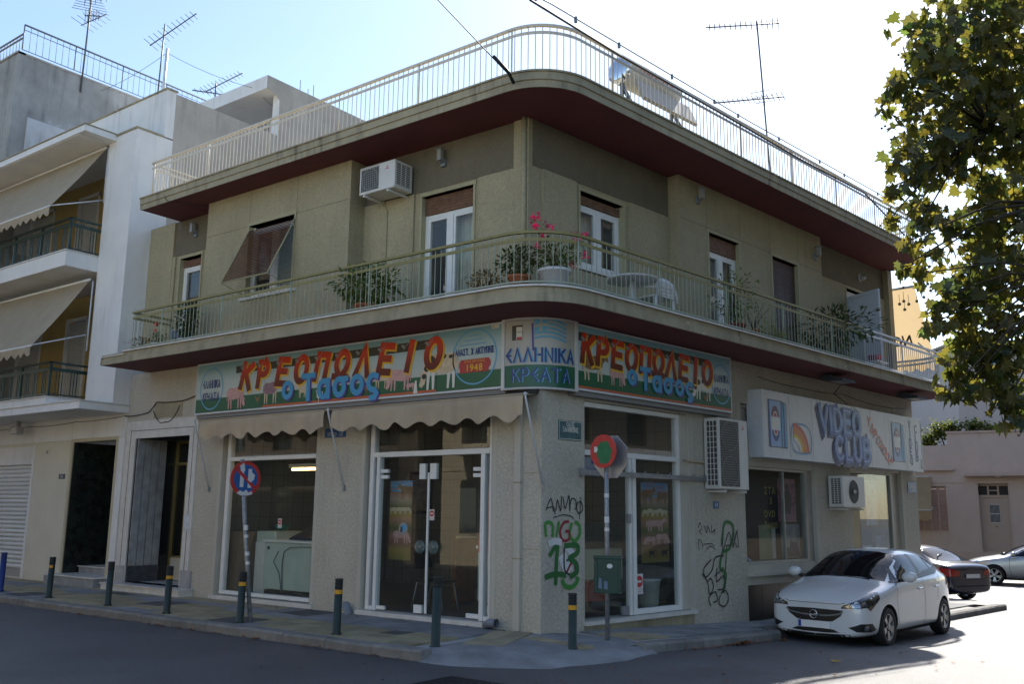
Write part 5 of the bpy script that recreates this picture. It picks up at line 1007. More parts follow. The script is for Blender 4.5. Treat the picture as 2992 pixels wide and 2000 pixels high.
# ------------------------------------------------------------------ graffiti
def graf(name, label, F, s0, z0, w_, h, strokes, mats):
    f_ = Flat(F, s0, 1, .009)
    for k, (ci, wd, pts) in enumerate(strokes): f_.stroke([(u*w_, z0+v*h) for u, v in pts], wd, ci, k*.6)
    o = f_.build(name, mats, GW); o['label'] = label
SP = [C_('spray_black', (.02, .02, .022), .7), C_('spray_green', (.02, .13, .03), .6), C_('spray_light_green', (.05, .24, .04), .6), C_('spray_red', (.25, .02, .03), .6), C_('spray_white', (.62, .62, .62), .7, var=.1, vs=8)]
graf('graffiti', 'black scrawled tag on the corner pier', RF, .09, 1.66, .88, .36, [
    (0, .02, [(0, .35), (.13, .85), (.2, .3)]), (0, .018, [(.03, .45), (.2, .5), (.24, .2)]), (0, .02, [(.26, .35), (.3, .8), (.38, .35), (.4, .98)]), (0, .02, [(.44, .95), (.5, .45), (.6, 1.0), (.62, .35)]), (0, .02, [(.62, .35), (.66, .85), (.78, .8), (.78, .4)]), (0, .022, [(.84, .75), (.8, .5), (.86, .25), (.96, .4), (.94, .7), (.85, .75)]), (0, .016, [(.92, .95), (.88, 0)]), (0, .016, [(.18, .05), (.45, .18), (.68, .1), (.72, -.02)])], SP)
graf('graffiti', 'green and red letters on the corner pier', RF, .05, 1.28, .86, .38, [
    (2, .055, [(.06, .3), (.04, .8), (.16, .86), (.24, .7), (.22, .3)]), (2, .05, [(.32, .3), (.40, .9)]), (2, .06, [(.74, .85), (.68, .4), (.80, .12), (.95, .35), (.94, .75), (.82, .9)]), (3, .045, [(.66, .9), (.52, .85), (.42, .5), (.5, .15), (.66, .2), (.66, .5), (.56, .5)]), (4, .10, [(.12, .02), (.3, .12), (.46, .06)])], SP)
graf('graffiti', 'large dark green number over white on the corner pier', RF, .06, .60, .80, .70, [
    (4, .20, [(.5, .75), (.62, .5), (.7, .35)]), (4, .12, [(.6, .95), (.85, .7)]), (1, .075, [(.14, .72), (.36, .95), (.34, .6), (.32, .1)]), (1, .085, [(.02, .28), (.3, .34), (.62, .3)]), (3, .04, [(.62, .35), (.8, .62)]), (0, .03, [(.56, .9), (.58, .4), (.86, .32), (.84, .6), (.62, .62)]), (1, .085, [(.56, .93), (.92, .94), (.94, .78), (.72, .66), (.9, .55), (.92, .36), (.72, .26)]), (2, .075, [(.5, .22), (.58, .08), (.76, .04), (.92, .14), (.94, .26)])], SP)
graf('graffiti', 'tall black and green tags on the pier beside the parked car', RF, 4.12, .12, 1.34, 1.52, [
    (0, .014, [(.02, .92), (.06, .98), (.1, .9), (.04, .88), (.1, .84)]), (0, .014, [(.16, .94), (.22, .86), (.24, .94), (.3, .86)]), (0, .014, [(.34, .95), (.34, .86), (.42, .9), (.4, .84)]), (0, .014, [(.02, .66), (.02, .78), (.1, .74), (.1, .68)]), (0, .014, [(.12, .72), (.3, .73), (.4, .7)]), (0, .014, [(.2, .66), (.3, .7), (.42, .66)]),
    (1, .06, [(.58, .70), (.66, .97), (.86, .96), (.88, .84), (.76, .66), (.60, .62), (.52, .44), (.66, .36), (.58, .14)]), (1, .035, [(.70, .70), (.66, .45), (.60, .30)]), (0, .022, [(.62, .84), (.60, .64), (.76, .86), (.82, .72), (.68, .70)]), (0, .02, [(.88, .86), (.86, .68), (.98, .88), (.9, .76), (1.0, .68), (.98, .90)]),
    (0, .026, [(.30, .54), (.12, .44), (.16, .34), (.32, .42), (.40, .56), (.62, .58)]), (0, .026, [(.08, .38), (.20, .28), (.24, .14), (.34, .22), (.28, .32), (.20, .28)]), (0, .024, [(.44, .44), (.42, .28), (.60, .34), (.62, .20), (.44, .18)]), (0, .026, [(.26, .0), (.22, .1), (.38, .16), (.42, .06), (.32, .04)]), (0, .026, [(.50, .12), (.46, .02), (.60, -.02), (.70, .06), (.64, .16), (.52, .14)]), (0, .02, [(.36, .34), (.52, .40), (.60, .44)])], SP)
# ------------------------------------------------------------------ shop awnings
def shop_awning(label, s0, s1, arms):
    r_ = thing('shop_awning', label, 'awning', LF((s0+s1)/2, .2, 3.6), 'rolled up awnings over the butcher shop')
    m = MB(LF); K = 70; rows_ = []; N_ = 6
    for i in range(K+1):
        s_ = s0+(s1-s0)*i/K; u = abs(s_-s0)
        for j in range(N_+1):
            f = j/N_
            if j <= 2: d, z = .10+.36*j/2, 3.57-.055*j/2-.02*math.sin(u*5)*(j == 1)
            else:
                g = (j-2)/(N_-2); bt = 3.155+.05*math.cos(2*PI*u/.52)+.012*math.sin(u*9.0); d, z = .475+.03*math.sin(u*7.3+g*1.2)*g+.015*math.sin(u*17)*g, 3.50+(bt-3.50)*g
            rows_.append((s_, d, z))
    m.add(rows_, [(i*(N_+1)+j, i*(N_+1)+j+1, (i+1)*(N_+1)+j+1, (i+1)*(N_+1)+j) for i in range(K) for j in range(N_)], 0, True)
    m.build('cloth', M_can3, r_)
    MB(LF).tube([(s0+.08, .455, 3.52), (s1-.08, .455, 3.52)], .018, 6).build('front_bar', M_can3, r_)
    MB(LF).tube([(s0, .1, 3.6), (s1, .1, 3.6)], .04, 8).build('roller', M_dark, r_)
    for s_ in arms:
        MB(LF).tube([(s_, .47, 3.52), (s_, .46, 3.46), (s_-.02, .03, 2.17)], .017, 6).build('arm', M_railA, r_); MB(LF).ball((s_, .47, 3.52), .03, 6).build('elbow', M_railA, r_); MB(LF).box(s_-.04, s_, .0, .04, 2.10, 2.2).build('wall_bracket', M_steel, r_)
    return r_
shop_awning('short beige scalloped awning over the big butcher window', 8.10, 4.42, (8.30,))
shop_awning('short beige scalloped awning over the glass doors', 4.22, .02, (4.32, -.02))
# ------------------------------------------------------------------ bollards
M_bol = mat('bollard_green', (.018, .032, .026), .5, var=.2, vs=6, bump=.05, bs=40); M_bk = mat('bollard_rubber', (.012, .014, .014), .6); M_by = mat('bollard_yellow', (.60, .30, .015), .5, var=.15, vs=20)
def bollard(label, loc, h=.78, band=1, tilt=(0, 0), col=None, r=.058, seed=0):
    b = thing('bollard', label, 'bollard', (0, 0, 0), 'green bollards along the kerb')
    m = MB(); m.lathe([(r*1.28, 0), (r*1.28, .02), (r, .03), (r*.97, h-.14)], n=20); m.build('post', col or M_bol, b)
    c = MB(); p = [(r*.97, h-.14)]
    for i in range(3): z = h-.13+i*.03; p += [(r*1.04, z), (r*1.04, z+.016), (r*.88, z+.02), (r*.88, z+.027)]
    p += [(r*1.03, h-.035), (r*1.03, h-.006), (r*.9, h)]; c.lathe(p, n=20); c.build('cap', M_bk if not col else col, b)
    if band:
        y = MB(); n = 24
        for j in range(n):
            if band < 1 and not (band*.2 < ((j+seed) % n)/n < band): continue
            a0, a1 = 2*PI*j/n, 2*PI*(j+1)/n; y.add([(r*1.03*math.cos(a_), r*1.03*math.sin(a_), z) for a_ in (a0, a1) for z in (h-.215+(.02*rnd.random() if band < 1 else 0), h-.155)], [(0, 2, 3, 1)], 0, True)
        y.build('yellow_band', M_by, b)
    b.location = loc; b.rotation_euler = (tilt[0], tilt[1], 0); return b
bollard('green bollard with a yellow band in front of the pier between the two shop openings', (-2.107, -2.10, 0), tilt=(0, .012))
bollard('green bollard with a yellow band beside the leaning no parking pole', (-4.25, -2.15, 0), tilt=(0, .02))
bollard('green bollard with a torn yellow band before the marble entrance step', (-6.22, -2.15, 0), band=.55, seed=10, tilt=(0, .015))
bollard('green bollard with a scrap of yellow between the two house entrances', (-8.14, -2.10, 0), band=.35, seed=15, tilt=(0, .02))
bollard('leftmost green bollard before the cream wall', (-10.36, -2.05, 0), band=.28, seed=8, tilt=(0, .03))
bollard('plain scratched green bollard without band where the kerb drops', (-.284, -2.03, -.02), h=.92, band=0, r=.062, tilt=(0, .012))
bollard('green bollard with a yellow band on the concrete corner ramp', (1.12, -.86, -.05), h=.74, tilt=(0, .0))
bollard('blue bollard at the left edge of the picture', (-12.35, -2.05, 0), h=.80, band=0, col=mat('bollard_blue', (.012, .03, .16), .5))
# ------------------------------------------------------------------ traffic signs
M_sr = mat('sign_red', (.48, .035, .03), .45, var=.12, vs=12); M_sb = mat('sign_blue', (.02, .10, .30), .45, var=.15, vs=12); M_sw = mat('sign_white', (.62, .62, .62), .45); M_sg = mat('sign_green_spray', (.02, .16, .06), .6, var=.2, vs=10); M_pole = mat('pole_grey', (.25, .26, .27), .45, .4, var=.35, vs=14, patch=((.55, .55, .54), 6, .66))
def face(base, n_az, c):     # plane of a sign: x to the right as seen from the front, out along the normal
    n_ = Vector((math.cos(n_az), math.sin(n_az), 0)); x_ = Vector((-n_.y, n_.x, 0)); c = Vector(c)
    return lambda s, d, z: c+x_*s+n_*d+Vector((0, 0, z))
np_ = thing('no_parking_sign', 'leaning grey pole with worn round no parking sign', 'traffic sign', (-4.18, -1.99, 0))
t0, t1 = Vector((-4.18, -1.99, -.05)), Vector((-4.64, -2.0, 2.56))
MB().tube([t0, t0.lerp(t1, .5)+Vector((-.02, 0, 0)), t1], .034, 10, raw=True).build('pole', M_pole, np_)
F1 = face(None, rad(-4), (-4.53, -2.0, 2.25)); m = MB(F1); 
def disc_mb(F_, r_, d0, d1, n=40):
    mb = MB(F_); vs = [(r_*math.cos(2*PI*j/n), d, r_*math.sin(2*PI*j/n)) for d in (d0, d1) for j in range(n)]; mb.add(vs, [tuple(range(n)), tuple(range(2*n-1, n-1, -1))]+[(j, (j+1) % n, n+(j+1) % n, n+j) for j in range(n)]); return mb
disc_mb(F1, .285, .0, .012).build('disc', M_sr, np_)
f = Flat(F1, 0, 1, .0135); f.disc(0, 0, .225, 0, 0, 36); f.poly([(-.11, -.14), (-.04, -.14), (-.04, .17), (-.11, .17)], 1, 1); f.poly([(.04, -.15), (.11, -.15), (.11, .16), (.04, .16)], 1, 1); f.stroke([(-.2, .17), (.2, -.17)], .055, 2, 2, False)
f.poly([(.06, .05), (.12, .1), (.17, .06), (.15, -.02), (.09, -.06), (.03, -.02)], 1, 3); f.poly([(-.16, -.24), (-.10, -.19), (-.04, -.22), (.02, -.18), (.06, -.23), (.12, -.20), (.14, -.25), (.05, -.275), (-.08, -.275)], 1, 3); f.poly([(-.13, .2), (-.05, .26), (-.02, .12), (-.09, .13)], 1, 3)
f.build('printed_face', [M_sb, M_sw, M_sr], np_)
st = MB()
for z, c in ((1.42, .08), (1.30, .05), (1.02, .06), (.88, .05)): p = t0.lerp(t1, (z+.05)/2.6); st.lathe([(.037, z), (.036, z+c)], (p.x, p.y, 0), 10, capb=False, capt=False)
st.build('stickers', M_sw, np_)
ne = thing('no_entry_sign', 'pole with a green sprayed no entry disc and the back of a stop sign', 'traffic sign', (1.10, .08, -.04))
MB().tube([(1.10, .08, -.1), (1.10, .08, 1.4), (1.10, .08, 2.86)], .033, 10).build('pole', M_pole, ne)
naz = GAM+PI; F2 = face(None, naz, (1.10-.06*UR.x, .08-.06*UR.y, 2.65)); disc_mb(F2, .245, 0, .012).build('disc', M_sr, ne)
f = Flat(F2, 0, 1, .0135); f.poly([(-.17, -.01), (-.04, -.01), (-.04, .07), (-.17, .07)], 0, 0); f.poly([(.02+.14*math.cos(2*PI*j/22)*(1+.12*math.sin(j*2.3)), -.02+.17*math.sin(2*PI*j/22)*(1+.1*math.cos(j*1.7))) for j in range(22)], 1, 1); f.build('printed_face', [M_sw, M_sg], ne)
F3 = face(None, naz, (1.10+.10*UR.x, .08+.10*UR.y, 2.575)); m = MB(F3); o8 = [(.335*math.cos(PI/8+PI/4*i), .335*math.sin(PI/8+PI/4*i)) for i in range(8)]; m.prism(o8, -.006, .006, 'd'); m.build('octagon_back', mat('bare_aluminium', (.36, .37, .39), .45, .6, var=.1, vs=6), ne)
st = MB()
for z, c in ((1.62, .09), (1.5, .05), (1.98, .06)): st.lathe([(.0365, z), (.0365, z+c)], (1.10, .08, 0), 10, capb=False, capt=False)
st.build('stickers', M_sw, ne)
# litter bin on the pole
bn = thing('litter_bin', 'dark green slatted litter bin fixed to the sign pole', 'litter bin', (1.16, -.05, .66)); FB = face(None, rad(-60), (1.16, .0, 0)); M_bin = mat('bin_green', (.008, .045, .03), .45, var=.15, vs=8)
bx = MB(FB); bx.prism([(-.19, .05), (.19, .05), (.19, .22), (.15, .28), (-.15, .28), (-.19, .22)], .66, 1.13, 'z'); bx.build('body', M_bin, bn, bevel=.008)
for i in range(9): x = -.16+.04*i; MB(FB).box(x-.012, x+.012, .275, .29, .69, 1.10).build('rib', M_bin, bn)
MB(FB).box(-.2, .2, .03, .29, 1.13, 1.16).build('rim', M_bin, bn)
f = Flat(FB, 0, 1, .292); f.disc(.03, 1.03, .04, 0, 0, 16, .8); f.poly([(-.13, .73), (-.08, .72), (-.085, .86), (-.12, .87)], 1, 0); f.poly([(-.05, .72), (0, .71), (0, .82), (-.05, .83)], 1, 0); f.build('sticker', [M_sw, mat('sticker_blue', (.10, .16, .24), .5)], bn)
# ------------------------------------------------------------------ air conditioners
M_ac = mat('ac_casing', (.62, .61, .57), .45, var=.05, vs=6); M_acg = mat('ac_grille', (.06, .06, .06), .6); M_acl = mat('ac_logo_red', (.5, .03, .03), .4)
def ac(label, F, s0, s1, d0, d1, z0, z1, g0, g1, fans, vs_side, logo=None, sgn=1, legs=True, round_=False):
    r_ = thing('air_conditioner', label, 'air conditioner', F((s0+s1)/2, d0, z0)); MB(F).box(s0, s1, d0, d1, z0, z1).build('casing', M_ac, r_, bevel=.012)
    gr = MB(F)
    if round_:
        vs = [((s0+s1)/2-.02+.23*math.cos(2*PI*j/28), d1+.004, (z0+z1)/2+.26*math.sin(2*PI*j/28)) for j in range(28)]; gr.add(vs, [tuple(range(28))])
        o = gr.build('fan_opening', M_acg, r_)
        w_ = MB(F)
        for rr in (.06, .11, .16, .21): w_.tube([((s0+s1)/2-.02+rr*math.cos(2*PI*j/24), d1+.02, (z0+z1)/2+rr*1.12*math.sin(2*PI*j/24)) for j in range(24)], .003, 4, closed=True)
        w_.build('fan_guard', M_acg, o); MB(F).ball(((s0+s1)/2-.02, d1+.02, (z0+z1)/2), .045, 10, sq=(1, 1, 1)).build('hub', M_ac, o)
    else:
        gr.box(g0, g1, d1-.01, d1+.004, z0+.05, z1-.05); o = gr.build('grille', M_acg, r_); w_ = MB(F)
        n = int((z1-z0)/.045)
        for i in range(n): w_.box(g0, g1, d1+.004, d1+.010, z0+.05+i*.045, z0+.056+i*.045)
        for i in range(fans):
            zc = z0+(z1-z0)*(i+.5)/fans; R_ = min(g1-g0, (z1-z0)/fans)*.44
            w_.tube([((g0+g1)/2+R_*math.cos(2*PI*j/24), d1+.008, zc+R_*math.sin(2*PI*j/24)) for j in range(24)], .006, 4, closed=True)
        if fans == 1:
            for i in range(9): w_.box(g0+(g1-g0)*i/9, g0+(g1-g0)*i/9+.005, d1+.004, d1+.011, z0+.05, z1-.05)
        w_.build('grille_bars', mat('ac_bars', (.30, .30, .28), .5), o)
    sv = MB(F); n = 9; x = s0-.003 if vs_side < 0 else s1+.003
    sv.box(min(x, x+.006), max(x, x+.006), d0+.06, d1-.05, z0+.06, z1-.06); sv.build('side_vents', M_acg, r_)
    sb = MB(F)
    for i in range(12): zz = z0+.06+(z1-z0-.12)*i/12; sb.box(min(x-.006, x+.008), max(x-.006, x+.008), d0+.06, d1-.05, zz, zz+.012)
    for i in range(3): dd = d0+.06+(d1-d0-.11)*i/3; sb.box(min(x-.008, x+.01), max(x-.008, x+.01), dd, dd+.014, z0+.06, z1-.06)
    sb.build('vent_bars', M_ac, r_)
    if legs:
        for s_ in (s0+.15, s1-.15): lg = MB(F); lg.box(s_-.02, s_+.02, min(d0, 0)-.12, d1+.02, z0-.06, z0-.02); lg.build('bracket', M_ac, r_)
    if logo:
        f = Flat(F, logo[0], sgn, d1+.005); zc = logo[1]; q = logo[2]
        for a_ in (90, 210, 330):
            c, s_ = math.cos(rad(a_)), math.sin(rad(a_)); f.poly([(0, zc), (q*(.5*c-.29*s_), zc+q*(.5*s_+.29*c)), (q*c, zc+q*s_), (q*(.5*c+.29*s_), zc+q*(.5*s_-.29*c))], 0, 1)
        f.poly([(-q*1.0, zc-q*1.2), (q*1.0, zc-q*1.2), (q*1.0, zc+q*1.25), (-q*1.0, zc+q*1.25)], 1, 0); f.build('maker_logo', [M_acl, M_sw], r_)
    return r_
ac('cream air conditioner on the upper left wall beside the balcony door', LF, 3.05, 3.95, -.17, .30, 7.50, 8.03, 3.45, 3.90, 1, -1, (3.24, 7.9, .05), -1)
ac('tall two fan air conditioner beside the right butcher sign', RF, 4.36, 5.35, .03, .36, 2.22, 3.53, 4.40, 5.03, 2, -1, (5.18, 3.38, .055), 1)
ac3 = ac('small air conditioner with a round fan between the video shop windows', RF, 9.12, 10.18, .06, .40, 1.95, 2.63, 0, 0, 1, -1, None, 1, True, True)
MB(RF).tube([(4.9, .02, 2.66), (4.35, .03, 2.70), (3.7, .03, 2.72)], .02, 6).build('ac_pipe', M_can3, bpy.data.objects['air_conditioner.001'])
MB(LF).tube([(3.75, -.15, 7.5), (3.75, -.18, 7.38), (3.68, -.18, 7.3), (3.68, -.18, 5.6)], .014, 5).build('drain_pipe', M_trimU, bpy.data.objects['air_conditioner'])
# ------------------------------------------------------------------ lamps
M_lg = mat('lamp_glass', (.30, .30, .29), .3)
def wall_lamp(label, F, s_, d, z):
    r_ = thing('wall_lamp', label, 'lamp', F(s_, d, z), 'square wall lanterns under the roof'); MB(F).box(s_-.05, s_+.05, d, d+.05, z-.16, z-.02).build('back_plate', M_grey, r_); MB(F).box(s_-.02, s_+.02, d+.05, d+.12, z-.10, z-.07).build('arm', M_grey, r_)
    MB(F).prism([(s_-.045, d+.08), (s_+.045, d+.08), (s_+.045, d+.17), (s_-.045, d+.17)], z-.08, z+.12, 'z').build('lantern', M_lg, r_, bevel=.004); MB(F).box(s_-.065, s_+.065, d+.06, d+.19, z+.12, z+.14).build('lid', M_grey, r_)
wall_lamp('square wall lantern above the small balcony door at the left end', LF, 9.75, -.22, 8.0); wall_lamp('square wall lantern right of the upper air conditioner', LF, 2.32, -.22, 8.03); wall_lamp('square wall lantern right of the bare corner window', RF, 4.66, -.19, 8.03); wall_lamp('square wall lantern past the closed brown shutter', RF, 9.5, -.19, 7.86)
gl_ = thing('bulkhead_lamp', 'round white bulkhead lamp near the far end of the upper wall', 'lamp', RF(12.45, -.44, 7.87)); MB(RF).lathe([(.1, 0), (.1, .03)], (12.45, -.45, 7.87), 14, M=Matrix.Rotation(PI/2, 3, 'X') @ Matrix.Rotation(PI/2, 3, 'Y')).build('base', M_white, gl_); MB(RF).ball((12.45, -.38, 7.86), .1, 10, sq=(1, 1, .8)).build('globe', M_lg, gl_)
for lab, s_ in (('floodlight under the balcony nearer the butcher sign', 8.5), ('floodlight under the far end of the balcony', 12.4)):
    r_ = thing('floodlight', lab, 'lamp', RF(s_, .7, 4.77), 'dark floodlights under the balcony'); m = MB(RF); m.prism([(.45, 4.72), (.62, 4.74), (.95, 4.64), (.98, 4.58), (.60, 4.60), (.45, 4.66)], s_-.3, s_+.3, 's'); m.build('housing', mat('flood_housing', (.05, .06, .075), .4), r_); MB(RF).box(s_-.26, s_+.26, .66, .93, 4.585, 4.598).build('lens', M_lg, r_); MB(RF).box(s_-.04, s_+.04, .5, .58, 4.70, 4.775).build('bracket', M_grey, r_)
# flood light of the neighbour, alarm box
r_ = thing('floodlight', 'small square floodlight under the neighbouring canopy', 'lamp', LF(15.9, .4, 3.7)); MB(LF).box(15.75, 16.05, .3, .5, 3.55, 3.75).build('housing', M_lg, r_, bevel=.02); MB(LF).box(15.85, 15.95, .35, .42, 3.75, 3.89).build('bracket', M_grey, r_)
# downpipe casing and grey drain elbows
r_ = thing('downpipe', 'flat white painted downpipe on the pier left of the corner', 'pipe', LF(.43, .03, 0)); MB(LF).box(.36, .48, .004, .06, .0, 3.6).build('pipe', M_smooth, r_)
for z in (1.05, 2.2): MB(LF).box(.35, .49, .002, .066, z, z+.02).build('joint', M_fasc, r_)
M_pvc = mat('grey_pvc', (.17, .20, .24), .45, var=.15, vs=8)
for lab, pth in (('grey drain elbow facing right at the foot of the corner pier', [(.95, -.02, .02), (.93, .12, .05), (.82, .17, .09), (.68, .19, .10)]), ('grey drain elbow turned down at the foot of the middle pier', [(4.14, -.02, .12), (4.08, .08, .13), (3.97, .13, .08), (3.92, .14, -.02)])):
    r_ = thing('drain_elbow', lab, 'pipe', LF(*pth[0]), 'grey drain elbows'); m = MB(LF); m.tube(pth, .065, 12, cap=False); m.tube(pth, .058, 12, cap=False); m.build('bend', M_pvc, r_)
# manhole cover and dark grating in the road
r_ = thing('manhole_cover', 'ribbed iron drain cover in the road at the bottom edge', 'drain cover', (1.35, -3.4, -.128)); M_ir = mat('cast_iron', (.05, .05, .055), .5, .6, var=.2, vs=10); MB().box(.85, 1.75, -3.85, -3.05, -.14, -.122).build('frame', M_ir, r_)
for i in range(14): MB().box(.90+.06*i, .93+.06*i, -3.8, -3.1, -.122, -.114).build('rib', M_ir, r_)
# ------------------------------------------------------------------ roof things
sh_ = thing('solar_water_heater', 'solar water heater with shiny tank on the roof', 'water heater', RF(3.3, -.6, zRT)); M_chr = mat('tank_steel', (.62, .64, .68), .12, .95); M_tw = mat('tank_white', (.50, .47, .40), .4)
Rs = Matrix((UR, NR, Vector((0, 0, 1)))).transposed()
m = MB(); ax = Matrix(((UR.x, -NR.x, 0), (UR.y, -NR.y, 0), (0, 0, 1))) @ Matrix.Rotation(PI/2, 3, 'Y')
c0 = RF(2.62, -.5, 10.12); m.lathe([(.05, -.04), (.20, -.03), (.27, 0), (.27, .04)], c0, 24, M=ax); m.build('end_cap', M_chr, sh_)
m = MB(); m.lathe([(.265, .04), (.265, 1.66), (.22, 1.72)], c0, 24, M=ax); m.build('tank', M_tw, sh_)
cp_ = MB(RF); cp_.prism([(-.45, 8.9), (.62, 8.72), (.64, 8.80), (-.42, 9.85), (-.46, 9.83)], 1.75, 4.65, 's') if False else None
cp_.add([(2.75, -.06, 9.42), (4.5, -.06, 9.42), (4.5, -.26, 9.86), (2.75, -.26, 9.86), (2.75, -.0, 9.45), (4.5, -.0, 9.45), (4.5, -.20, 9.89), (2.75, -.20, 9.89)], [(0, 1, 2, 3), (4, 5, 6, 7), (0, 1, 5, 4), (1, 2, 6, 5), (2, 3, 7, 6), (3, 0, 4, 7)]) ; cp_.build('collector', mat('collector_back', (.30, .27, .22), .5), sh_)
fr = MB(RF)
for s_ in (2.7, 4.3): fr.tube([(s_, -.5, zRT), (s_, -.5, 9.9)], .045, 4); fr.tube([(s_, .12, zRT), (s_, -.5, 9.85)], .04, 4)
fr.tube([(2.6, .1, 8.8), (4.5, .1, 8.8)], .02, 4); fr.build('stand', M_steel, sh_)
MB(RF).tube([(2.6, -.4, 10.0), (2.45, -.3, 9.6), (2.55, -.1, 9.2)], .018, 5).build('hose', M_cable, sh_); MB(RF).box(1.65, 5.2, -.42, -.30, zRT, 8.80).build('parapet_upstand', M_smooth, sh_)
# solar tank lettering
f = Flat(lambda s, d, z: c0+UR*(s)+NR*(.266+d)+Vector((0, 0, z)), .85, 1, .003); f.text('HELIOAKMI', 0, .02, .16, 0, 0, bold=.006, sx=1.3); f.build('lettering', M_sr, sh_)
M_ant = mat('antenna_metal', (.11, .12, .13), .5, .5)
def antenna(label, base, h, booms, lean=(0, 0), m_=M_ant, pr=.022):
    r_ = thing('roof_antenna', label, 'antenna', base, 'television antennas on the roofs'); b = Vector(base); t = b+Vector((lean[0], lean[1], h)); MB().tube([b, t], pr, 6, raw=True).build('mast', m_, r_)
    for (f, az, l, n, el, hw, tilt) in booms:
        c = b.lerp(t, f); d = Vector((math.cos(rad(az))*math.cos(tilt), math.sin(rad(az))*math.cos(tilt), math.sin(tilt))); x = Vector((-math.sin(rad(az)), math.cos(rad(az)), 0)); m = MB(); m.tube([c-d*l*.3, c+d*l*.7], .02, 4, raw=True); o = m.build('boom', m_, r_); e_ = MB()
        for i in range(n):
            p = c-d*l*.3+d*l*(i+.3)/n; w_ = hw*(1-.45*i/n); xx = x if el == 'h' else Vector((0, 0, 1)); e_.tube([p-xx*w_, p+xx*w_], .010, 4, raw=True)
            if el == 'x': e_.tube([p-x*w_, p+x*w_], .007, 4, raw=True)
        e_.build('elements', m_, o)
    return r_
antenna('tall antenna mast with two aerials on the corner building roof', tuple(RF(9.2, -1.0, zRT)), 5.2, [(.985, 196, 1.8, 14, 'x', .16, .12), (.62, 190, 1.7, 14, 'h', .26, .1), (.64, 100, .4, 3, 'h', .3, -1.2)], lean=(-.06, -.5))
antenna('crowded antenna mast on the weathered concrete building', (-19, 1.85, 14.6), 3.6, [(.66, 20, 1.0, 5, 'h', .5, .25), (.8, 330, 1.0, 6, 'h', .55, .0), (.9, 60, .8, 5, 'x', .3, .3), (.98, 20, .9, 6, 'h', .5, .2), (.72, 40, .5, 6, 'x', .25, .0)], lean=(.1, 0), pr=.03)
antenna('single comb shaped antenna behind the white parapet', (-13.2, 1.0, 11.9), 2.75, [(.87, 25, 1.55, 11, 'h', .33, .55)], lean=(0, .05))
antenna('low antenna with many rods on the penthouse edge', (-14.15, 3.4, 13.6), .55, [(.8, 25, 1.3, 11, 'h', .30, .4), (.4, 215, 1.0, 6, 'h', .25, .15)])
r_ = thing('clothes_pole', 'plain white pole behind the white parapet', 'pole', (-13.0, 1.03, 11.9)); MB().tube([(-13, 1.03, 11.7), (-13, 1.06, 13.86)], .04, 8).build('pole', M_railA, r_)
# ------------------------------------------------------------------ overhead wires
def wire(label, pts, r_=.012, sag=.0, clips=0):
    P = [Vector(p) for p in pts]; out = []
    for a_, b_ in zip(P[:-1], P[1:]):
        for i in range(12): f = i/12; out.append(a_.lerp(b_, f)-Vector((0, 0, sag*4*f*(1-f))))
    out.append(P[-1]); o = MB().tube(out, r_, 5, raw=True).build('overhead_wire', M_cable); tag(o, label, 'wire', 'overhead wires')
    if clips:
        for i in range(1, clips): p = out[int(len(out)*i/clips)]; MB().box(p.x-.016, p.x+.016, p.y-.016, p.y+.016, p.z-.06, p.z+.02).build('clip', M_grey, o)
wire('thin wire ending in a black clamp on the rounded roof edge', [(0.02, -.85, 8.45), (.31, -3, 8.68), (.9, -8, 9.1)], .009)
MB().tube([(.02, -.85, 8.40), (.06, -1.05, 8.49), (.12, -1.5, 8.54)], .03, 6).build('clamp', M_cable, bpy.data.objects['overhead_wire'])
wire('thick black cable drooping along the right roof railing', [tuple(RF(12.4, .8, 8.75)), tuple(RF(10.2, .8, 9.30)), tuple(RF(7.2, .78, 9.27)), tuple(RF(4.8, .78, 9.31)), tuple(RF(1.07, .78, 9.35)), (1.08, -1.9, 8.95), (1.9, -7, 8.6)], .02, .0)
wire('taut wire with clips above the right roof railing', [tuple(RF(12.0, .85, 9.45)), tuple(RF(5.0, .85, 9.42)), (2.12, -2.9, 8.05), (2.9, -6, 6.9)], .010, 0, 14)
wire('loose cable looped along the wall above the video sign', [tuple(RF(6.4, .02, 4.55)), tuple(RF(8.2, .03, 4.5)), tuple(RF(10.2, .03, 4.55)), tuple(RF(12.2, .03, 4.45)), tuple(RF(13.9, .03, 4.55))], .006, .03)
wire('black cable crossing down to the video sign', [tuple(RF(9.4, .45, 4.78)), tuple(RF(9.55, .1, 4.5)), tuple(RF(9.8, .3, 4.25))], .008, 0)
wire('bundle of old cables along the wall above the marble entrance', [tuple(LF(11.6, .03, 3.82)), tuple(LF(10.7, .03, 3.86)), tuple(LF(10.4, .03, 4.08)), tuple(LF(9.4, .03, 4.05)), tuple(LF(8.75, .03, 4.2))], .011, .02)
wire('slack loop of cable hanging over the marble entrance', [tuple(LF(10.5, .04, 3.9)), tuple(LF(10.0, .05, 3.62)), tuple(LF(9.5, .04, 3.95))], .008, .12)
wire('cable running under the neighbouring canopy', [tuple(LF(11.56, .03, 3.84)), tuple(LF(13.8, .03, 3.80)), tuple(LF(16, .03, 3.78)), tuple(LF(20, .03, 3.8))], .008, .03)
wire('thin washing line between the antennas on the left roofs', [(-19, 2.5, 14.9), (-13, 1.06, 13.75), (-12.2, 3.3, 13.4), (-11.9, 5.0, 12.7)], .006, .1)
wire('thin wire from roof edge to the left wall', [tuple(LF(9.6, .80, 8.7)), tuple(LF(9.4, .83, 8.35)), tuple(LF(8.78, .2, 8.3))], .008, .03)
